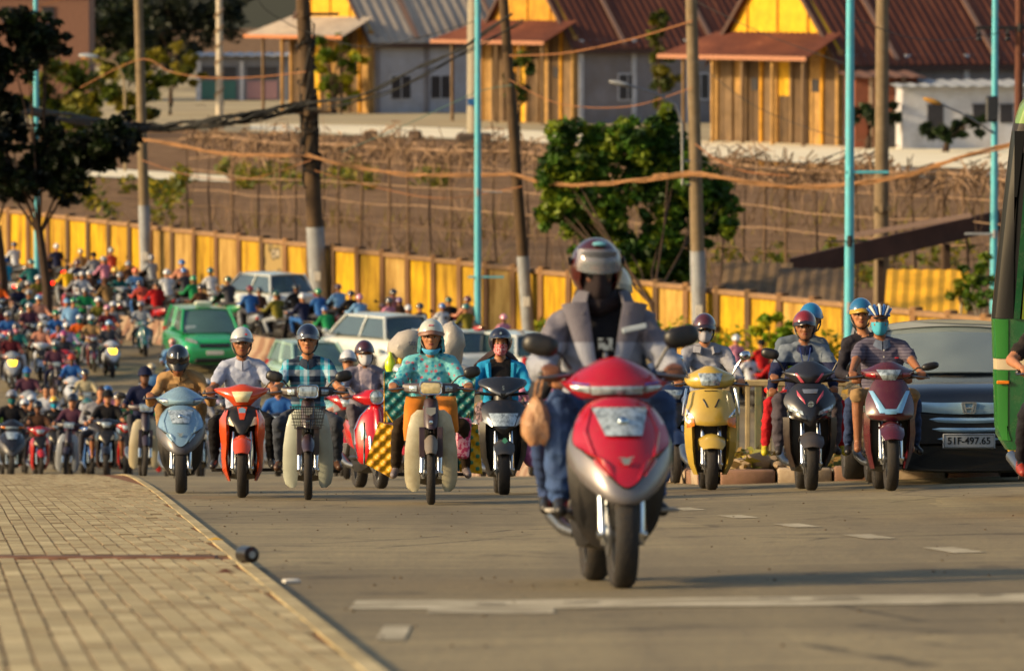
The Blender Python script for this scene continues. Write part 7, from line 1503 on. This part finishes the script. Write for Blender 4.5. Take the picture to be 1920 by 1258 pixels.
def rider(px, pos, way, noun, top, hat, bike, bcol, where, legs='darkgrey', pz=None, mask=None, extra=None, dup=0, lit=None, yaw=None, bwhere=None, skin=None):
    D = (HC-ZF-1.63)/(pos+20)*F if pos > 0 else -pos
    y_ = yaw if yaw is not None else (209+rpz.uniform(-9, 9) if way == 'b' else float(np.interp(D, [60, 130, 160, 200], [4, 6, 10, 22]))+rpz.uniform(-6, 6))
    g = gnd(px, D)
    if way == 'b':                                                 # the rider, not the front wheel, stands at px
        a = R(y_); g = g-Vector((-math.sin(a)*.9, math.cos(a)*.9, 0)); g.z = gzx(g.x, g.y)
    rot = (-math.atan(slope(D))*(1 if way == 'f' else -1), rpz.gauss(0, .028), R(y_)); sca = rpz.uniform(.94, 1.05)
    if bike:
        b_ = copy_tree(TB[bike]); b_.location = g; b_.rotation_euler = rot; b_.scale = (sca,)*3
        cn = bcol.split()[-1]; pm = paint(NAMED.get(cn, '8d9298'), .15); b_['group'] = 'motorbikes in the far traffic'
        sm = M(NAMED.get('darkgrey'), .4, dirt=.2) if bike != 'cub' else M('2c2430', .4)
        for c in [b_]+list(b_.children_recursive):
            for s_ in c.material_slots:
                if s_.material == TPAINT: s_.link = 'OBJECT'; s_.material = pm
                elif s_.material == TSEC: s_.link = 'OBJECT'; s_.material = sm
            if lit and lit[0] == c.name.split('.')[0] and c.type == 'MESH': c.material_slots[0].link = 'OBJECT'; c.material_slots[0].material = lit[1]
        kindw = {'maxi': 'scooter', 'under': 'motorbike', 'cub': 'old motorbike', 'vespa': 'rounded scooter'}[bike]
        bw_ = (bwhere or where).replace('riding away ', '').replace('coming ', '')
        b_['label'] = f'{bcol} {kindw} under {noun} in {top[0]} {bw_}'; b_['category'] = 'scooter' if bike in ('maxi', 'vespa') else 'motorbike'
        b_.name = 'scooter' if bike in ('maxi', 'vespa') else 'motorbike'
    pn = pz or rpz.choice(['rider', 'wide', 'slim', 'turn', 'short']); pp, me = POSES[pn]
    tn, tc = top; hn, hc, ht = hat
    hat_txt = f' and {hn}' if hn else ''
    if len(f'{noun} in {tn}{hat_txt} {where}'.split()) > 16: where = where.replace('riding away ', '')
    o = person(f'{noun} in {tn}{hat_txt} {where}', me, [skin or rpz.choice([SKIN, SKIN2, SKIN3]), cloth(tc), cloth(NAMED.get(legs, legs)), M('26221f', .6), cloth(tc)], g, rot, 'riders in the far traffic'); o.scale = (sca,)*3
    if ht == 'half': helmet_half(pp, o, M(hc, .2, coat=.8, var=.08), M('2a2a2e', .4), 1, 1.08)
    elif ht == 'full': helmet_34(pp, o, M(hc, .2, coat=.8, var=.08), 1, 1.0)
    elif ht == 'cap': hair(pp, o, HAIRB, 1); helmet_half(pp, o, cloth(hc), cloth(hc), 1, 1.0)
    else: hair(pp, o, HAIRB, 1, .1 if ht == 'long' else 0)
    if mask: face_mask(pp, o, cloth(mask), 1)
    if way == 'f' and D < 150 and not mask:
        for s in (-1, 1):
            mb = MB(); hp(mb, pp); mb.ell((s*.031, -.09, -.003), (.015, .008, .008), 6, 4); mb.build('eye', EYEB, o)
    return o, g, rot
N_ = NAMED
def T(name, col): return (name, N_.get(col, col))
def Hh(name, col, t='half'): return (name, N_.get(col, col), t)
RED_ON = ('tail_light', emis('ff1a10', 6.)); YEL_ON = ('headlight', emis('ffc020', 5.))
A = rider
# far left, going away along the wall
wl = 'riding away at the wall\'s far left end'
A(28, 455, 'b', 'man', T('white shirt', 'white'), Hh('dark blue helmet', 'navy'), 'under', 'black', wl)
A(13, 482, 'b', 'man', T('bright cyan shirt', 'cyan'), Hh('blue hood', 'blue', 'cap'), 'under', 'dark grey', wl, lit=RED_ON)
A(58, 488, 'b', 'man', T('teal jacket', 'teal'), Hh('teal helmet', 'teal'), 'maxi', 'black', 'behind the far cyan post')
A(83, 477, 'b', 'man', T('navy jacket', 'navy'), Hh('red helmet', 'red'), 'under', 'black', 'beside the far cyan post', lit=RED_ON)
A(107, 458, 'b', 'man', T('dark navy jacket', 'navy'), Hh('white helmet', 'white'), 'maxi', 'black', 'close to the far left wall', lit=RED_ON)
A(128, 492, 'b', 'man', T('yellow sleeved vest', 'yellow'), Hh('dark hair', 'black', 'hair'), 'under', 'silver', 'right of the far cyan post')
A(180, 471, 'b', 'man', T('slate grey shirt', 'grey'), Hh('dark cap', 'black', 'cap'), 'under', 'black', 'alone near the foot of the wall', pz='wide')
A(200, 519, 'b', 'man', T('khaki brown jacket', 'khaki'), Hh('brown cap', 'brown', 'cap'), 'under', 'black', 'riding away left of the barrier', pz='hunch')
A(216, 500, 'b', 'person', T('black jacket', 'black'), Hh('yellow green helmet', 'yellow'), 'maxi', 'dark green', 'riding away left of the pole')
A(244, 486, 'b', 'man', T('dark brown jacket', 'brown'), Hh('grey helmet', 'grey'), 'under', 'black', 'riding away just left of the pole')
A(251, 503, 'b', 'man', T('light blue shirt', 'lightblue'), Hh('orange helmet', 'orange'), 'under', 'silver', 'riding away left of the man in red', pz='wide')
A(284, 480, 'b', 'man', T('pale grey shirt', 'silver'), Hh('silver green helmet', 'grey', 'full'), 'maxi', 'black', 'in front of the first concrete pole')
A(291, 527, 'b', 'man', T('bright red shirt', 'red'), Hh('black hair', 'black', 'hair'), 'maxi', 'red', 'riding away left of the green taxi', pz='wide')
A(314, 508, 'b', 'man', T('white shirt', 'white'), Hh('white helmet', 'white'), 'under', 'black', 'riding away beside the man in red')
ww = 'riding away behind the green taxi'
A(347, 500, 'b', 'man', T('dark grey shirt', 'darkgrey'), Hh('blue helmet', 'blue'), 'under', 'black', ww)
A(361, 517, 'b', 'man', T('bright green jacket', 'green'), Hh('green helmet', 'green'), 'under', 'black', ww)
A(378, 529, 'b', 'man', T('black brown jacket', 'brown'), Hh('black helmet', 'black'), 'under', 'black', ww)
A(428, 521, 'b', 'man', T('dark jacket', 'darkgrey'), Hh('dark green helmet', 'darkgreen'), 'maxi', 'dark green', ww)
w2 = 'riding away between the taxi and the dark pole'
A(470, 537, 'b', 'person', T('blue shirt', 'blue'), Hh('red helmet', 'red'), 'under', 'silver', w2)
A(487, 533, 'b', 'man', T('dark brown jacket', 'brown'), Hh('dark helmet', 'black'), 'maxi', 'black', w2)
A(520, 547, 'b', 'man', T('olive shirt', 'olive'), Hh('dark helmet', 'darkgreen'), 'under', 'black', w2, legs='silver')
A(556, 534, 'b', 'man', T('black jacket', 'black'), Hh('black helmet', 'black'), 'maxi', 'silver', w2, legs='grey')
A(602, 541, 'b', 'man', T('blue shirt', 'blue'), Hh('green red helmet', 'green'), 'under', 'black', 'riding away at the foot of the dark pole', lit=RED_ON)
A(637, 532, 'b', 'man', T('light blue shirt', 'lightblue'), Hh('dark red helmet', 'maroon'), 'maxi', 'silver', 'riding away right of the dark pole', pz='wide')
A(656, 543, 'b', 'man', T('black jacket', 'black'), Hh('black helmet', 'black'), 'under', 'black', 'riding away left of the white pickup')
A(674, 548, 'b', 'woman', T('white blue top', 'lightblue'), Hh('pink helmet', 'pink'), 'maxi', 'teal', 'riding away above the white pickup')
A(752, 552, 'b', 'woman', T('brown top', 'brown'), Hh('purple helmet', 'purple'), 'under', 'black', 'riding away right of the white pickup')
A(790, 567, 'b', 'man', T('navy shirt', 'navy'), Hh('black helmet', 'black'), 'under', 'black', 'riding away behind the white sacks', lit=None)
A(845, 555, 'b', 'man', T('black jacket', 'black'), Hh('black green helmet', 'darkgreen'), 'maxi', 'black', 'riding away left of the slim cyan post', pz='wide')
A(877, 557, 'b', 'woman', T('pink top', 'peach'), Hh('red helmet', 'maroon'), 'under', 'red', 'riding away against the slim cyan post')
A(945, 585, 'b', 'woman', T('pink hood', 'pink'), Hh('pink helmet', 'pink'), 'under', 'black', 'riding away behind the navy helmet')
wr = 'riding away beyond the picket railing'
A(1377, 631, 'b', 'woman', T('pink lilac shirt', 'pink'), Hh('white helmet', 'white'), 'maxi', 'silver', wr)
A(1408, 658, 'b', 'man', T('white shirt', 'white'), Hh('yellow black helmet', 'yellow'), 'under', 'black', wr, lit=RED_ON)
A(1430, 633, 'b', 'man', T('red jacket', 'red'), Hh('black cap', 'black', 'cap'), 'under', 'black', wr, pz='wide')
A(1452, 662, 'b', 'woman', T('crimson jacket', 'red'), Hh('white cap', 'white', 'cap'), 'maxi', 'red', 'beyond the railing beside the black mirror')
# far left, coming toward us
A(7, 523, 'f', 'man', T('orange vest', 'orange'), Hh('orange helmet', 'orange'), 'under', 'black', 'at the far left edge')
A(50, 534, 'f', 'person', T('navy jacket', 'navy'), Hh('cream helmet', 'cream'), 'under', 'black', 'left of the far cyan post', mask=N_['teal'])
A(66, 545, 'f', 'person', T('teal top', 'teal'), Hh('grey helmet', 'grey'), 'maxi', 'silver', 'at the foot of the far cyan post')
A(84, 556, 'f', 'woman', T('pink top', 'peach'), Hh('light blue helmet', 'lightblue'), 'maxi', 'white', 'right of the far cyan post foot')
A(66, 570, 'f', 'person', T('plum jacket', 'plum'), Hh('silver helmet', 'silver'), 'under', 'black', 'coming in the middle of the far left lane', pz='wide')
A(3, 576, 'f', 'woman', T('maroon top', 'maroon'), Hh('white helmet', 'white'), 'maxi', 'red', 'cut by the left picture edge')
A(19, 583, 'f', 'man', T('blue white shirt', 'blue'), Hh('grey helmet', 'grey'), 'under', 'red', 'near the left picture edge')
A(133, 556, 'f', 'man', T('white shirt', 'white'), Hh('pale blue cap', 'lightblue', 'cap'), 'under', 'black', 'coming left of the barrier end', pz='wide')
A(114, 583, 'f', 'person', T('blue top', 'blue'), Hh('green helmet', 'green'), 'under', 'dark blue', 'just before the man in white', pz='slim')
A(112, 604, 'f', 'person', T('coral red top', 'coral'), Hh('dark hair', 'black', 'hair'), 'maxi', 'red', 'left of the crowd centre')
A(134, 607, 'f', 'woman', T('pink shirt', 'lilac'), Hh('white red helmet', 'white'), 'under', 'black', 'right of the coral red rider')
A(127, 622, 'f', 'person', T('dark jacket', 'darkgrey'), Hh('magenta helmet', 'magenta'), 'maxi', 'red', 'below the rider in pink', pz='hunch')
A(23, 623, 'f', 'man', T('dark red bib', 'maroon'), Hh('dark helmet', 'plum'), 'maxi', 'silver', 'with lit yellow lamp at left edge', lit=YEL_ON)
A(197, 556, 'f', 'person', T('olive jacket', 'olive'), Hh('white helmet', 'white'), 'under', 'black', 'behind the brown red rider')
A(207, 574, 'f', 'woman', T('brown red top', 'maroon'), Hh('pinkish white helmet', 'pink'), 'maxi', 'red', 'coming before the barrier gap')
A(210, 601, 'f', 'man', T('charcoal jacket', 'darkgrey'), Hh('blue white helmet', 'lightblue'), 'maxi', 'white', 'with lit yellow signal in mid lane', pz='wide', lit=YEL_ON)
A(273, 567, 'f', 'person', T('pale grey shirt', 'silver'), Hh('grey helmet', 'grey'), 'vespa', 'teal', 'coming left of the green taxi', pz='wide')
A(328, 638, 'f', 'woman', T('blue shirt', 'lightblue'), Hh('red white helmet', 'peach'), 'under', 'dark blue', 'in front of the green taxi', mask=N_['pink'])
# nearer group below the left crowd
A(56, -140, 'f', 'man', T('purple shirt', 'plum'), Hh('blue cap', 'blue', 'cap'), 'maxi', 'silver', 'above the left footpath crowd', mask=N_['teal'])
A(136, -146, 'f', 'man', T('blue shirt', 'blue'), Hh('coral cap', 'coral', 'cap'), 'maxi', 'white', 'above the yellow helmeted woman')
A(292, -143, 'f', 'woman', T('sky blue hoodie', 'lightblue'), Hh('cream helmet', 'cream'), 'under', 'black', 'behind the tan rider', mask=N_['grey'])
A(293, -128, 'f', 'person', T('white top', 'white'), Hh('sky white helmet', 'lightblue'), 'maxi', 'black', 'just behind the tan shoulder')
A(209, -128, 'f', 'person', T('dusty pink top', 'pink'), Hh('blue helmet', 'blue'), 'maxi', 'white', 'behind the man in the black tee')
A(394, -135, 'f', 'woman', T('lilac top', 'lilac'), Hh('green white helmet', 'white'), 'under', 'black', 'between the tan and white shirts')
A(88, -129, 'f', 'man', T('white tee', 'white'), Hh('brown hair', 'brown', 'hair'), 'under', 'black', 'left of the yellow helmet')
A(104, -121, 'f', 'woman', T('black jacket', 'black'), Hh('yellow helmet', 'yellow'), 'under', 'black', 'at the footpath crest', mask=N_['cyan'])
A(47, -118, 'f', 'man', T('black jacket', 'black'), Hh('white helmet', 'white'), 'under', 'red', 'at the left end of the footpath crest', bwhere='at the footpath crest')
A(3, -114, 'f', 'man', T('lime green shirt', 'lime'), Hh('grey helmet', 'grey'), 'cub', 'teal', 'low at the left picture edge')
A(155, -118, 'f', 'man', T('blue jacket', 'cyan'), Hh('teal helmet', 'teal'), 'maxi', 'yellow', 'left of the man in the black tee')
o, g, rt_ = A(197, -101, 'f', 'man', T('black tee', 'black'), Hh('black cap', 'black', 'cap'), 'under', 'black', 'big beside the footpath edge', pz='shorts', skin=SKIN2)
A(236, -110, 'f', 'person', T('dark green jacket', 'darkgreen'), Hh('white helmet', 'white'), 'under', 'red', 'right of the man in the black tee')
A(270, -80, 'f', 'woman', T('navy hooded jacket', 'navy'), Hh('navy hood', 'navy', 'cap'), 'cub', 'cream', 'left of the tan rider', yaw=6)
A(650, -72, 'f', 'person', T('grey blue top', 'grey'), Hh('white helmet', 'white'), 'under', 'red', 'between the plaid man and the red scooter')
A(1010, -78, 'f', 'woman', T('pink top', 'pink'), Hh('white helmet', 'white'), 'under', 'black', 'hidden left of the near grey rider')
A(520, -95, 'f', 'man', T('blue jacket', 'blue'), Hh('blue helmet', 'blue'), 'under', 'black', 'between the white shirt and plaid men')
tops = ['white', 'cream', 'grey', 'black', 'navy', 'blue', 'teal', 'olive', 'brown', 'tan', 'red', 'coral', 'pink', 'plum', 'lilac', 'green', 'orange', 'peach']; hats_ = ['white', 'cream', 'grey', 'black', 'navy', 'blue', 'darkgrey', 'teal', 'maroon', 'black', 'darkgreen', 'silver', 'brown']
word = dict(lightblue='light blue', darkgrey='dark grey', darkgreen='dark green'); used = set(); taken = []
def filler(n, xr, pr, way, where, rp, sep):
    k = 0; tries = 0
    while k < n and tries < 4000:
        tries += 1; px = rp.uniform(*xr); py = rp.uniform(*pr)
        if any(abs(px-a)*1.0+abs(py-b)*1.6 < sep for a, b in taken): continue
        t, h_ = rp.choice(tops), rp.choice(hats_)
        if (t, h_) in used: continue
        used.add((t, h_)); taken.append((px, py)); k += 1; wh = word.get(h_, h_)
        bc = rp.choice(['black', 'black', 'silver', 'red', 'white', 'blue', 'maroon', 'dark green', 'grey'])
        A(px, py, way, rp.choice(['person', 'man', 'woman']), T(f'{t} ' + rp.choice(['shirt', 'jacket', 'top']), t), Hh(f'{wh} helmet', h_), rp.choice(['maxi', 'under', 'under', 'cub']), bc, where, legs=rp.choice(['darkgrey', 'black', 'navy', 'khaki', 'grey', 'blue']), pz=rp.choice(['rider', 'wide', 'slim', 'turn', 'short', 'hunch']), mask=N_[rp.choice(['grey', 'teal', 'pink', 'white'])] if rp.random() < .4 else None)
for e in ((7,523),(50,534),(66,545),(84,556),(66,570),(3,576),(19,583),(133,556),(114,583),(112,604),(134,607),(127,622),(23,623),(197,556),(207,574),(210,601),(273,567),(328,638)): taken.append(e)
rf_ = random.Random(5)
filler(9, (-10, 240), (505, 615), 'f', 'packed in the far left crowd', rf_, 27)
filler(1, (-10, 330), (618, 700), 'f', 'lower in the left crowd', rf_, 44)
taken.clear(); taken.extend([(28,455),(13,482),(58,488),(83,477),(107,458),(128,492),(180,471),(200,519),(216,500),(244,486),(251,503),(284,480),(314,508),(291,527)])
filler(12, (-5, 420), (462, 528), 'b', 'riding away along the yellow wall', rf_, 30)
filler(7, (560, 900), (540, 575), 'b', 'riding away beyond the white cars', rf_, 40)
for i_, (px_, D_) in enumerate(((20, 108), (75, 112), (122, 110), (172, 116), (225, 122), (255, 128), (312, 108), (372, 100), (420, 118), (480, 112), (640, 105), (760, 100), (905, 96), (560, 120), (165, 140))):
    t, h_ = tops[(i_*5+3) % 18], hats_[(i_*7+2) % 13]
    A(px_, -D_, 'f', 'person', T(f'{t} jacket', t), Hh(f'{word.get(h_, h_)} helmet', h_), ('maxi', 'under', 'cub', 'under')[i_ % 4], ('black', 'red', 'silver', 'blue', 'white')[i_ % 5], 'crowding behind the front row', pz=('rider', 'short', 'slim', 'wide', 'turn')[i_ % 5], mask=N_['teal'] if i_ % 3 == 0 else None)
def pillion(px, D, noun, top, hat, where, yaw=4, mask=None):
    pp, me = POSES['back']; tn, tc = top; g = gnd(px, D)
    o = person(f'{noun} in {tn} and {hat[0]} {where}', me, [SKIN2, cloth(tc), cloth(N_['darkgrey']), M('26221f', .6), cloth(tc)], g, (-math.atan(slope(D)), 0, R(yaw)), 'pillion riders in the far traffic')
    if hat[2] == 'half': helmet_half(pp, o, M(hat[1], .2, coat=.8, var=.08), M('2a2a2e', .4), 1, 1.08)
    else: hair(pp, o, M('3a2014', .6, var=.3, scale=40), 1)
    if mask: face_mask(pp, o, cloth(mask), 1)
pillion(190, 101, 'pillion woman', T('grey top', 'grey'), Hh('brown hair', 'brown', 'hair'), 'behind the man in the black tee', 8)
pillion(50, 118, 'pillion woman', T('black top', 'black'), Hh('white helmet', 'white'), 'behind the red motorbike rider')
pillion(92, 129, 'pillion girl', T('white top', 'white'), Hh('reddish hair', 'brown', 'hair'), 'behind the white tee man')
pillion(207, 170, 'pillion man', T('grey jacket', 'grey'), Hh('white helmet', 'white'), 'behind the brown red rider')
pillion(133, 172, 'pillion man', T('blue top', 'lightblue'), Hh('green helmet', 'green'), 'behind the white shirted man')
for t in TB.values():
    for c in list(t.children_recursive)+[t]: bpy.data.objects.remove(c)
for nm, (pp, me) in POSES.items():
    if me.users == 0: bpy.data.meshes.remove(me)
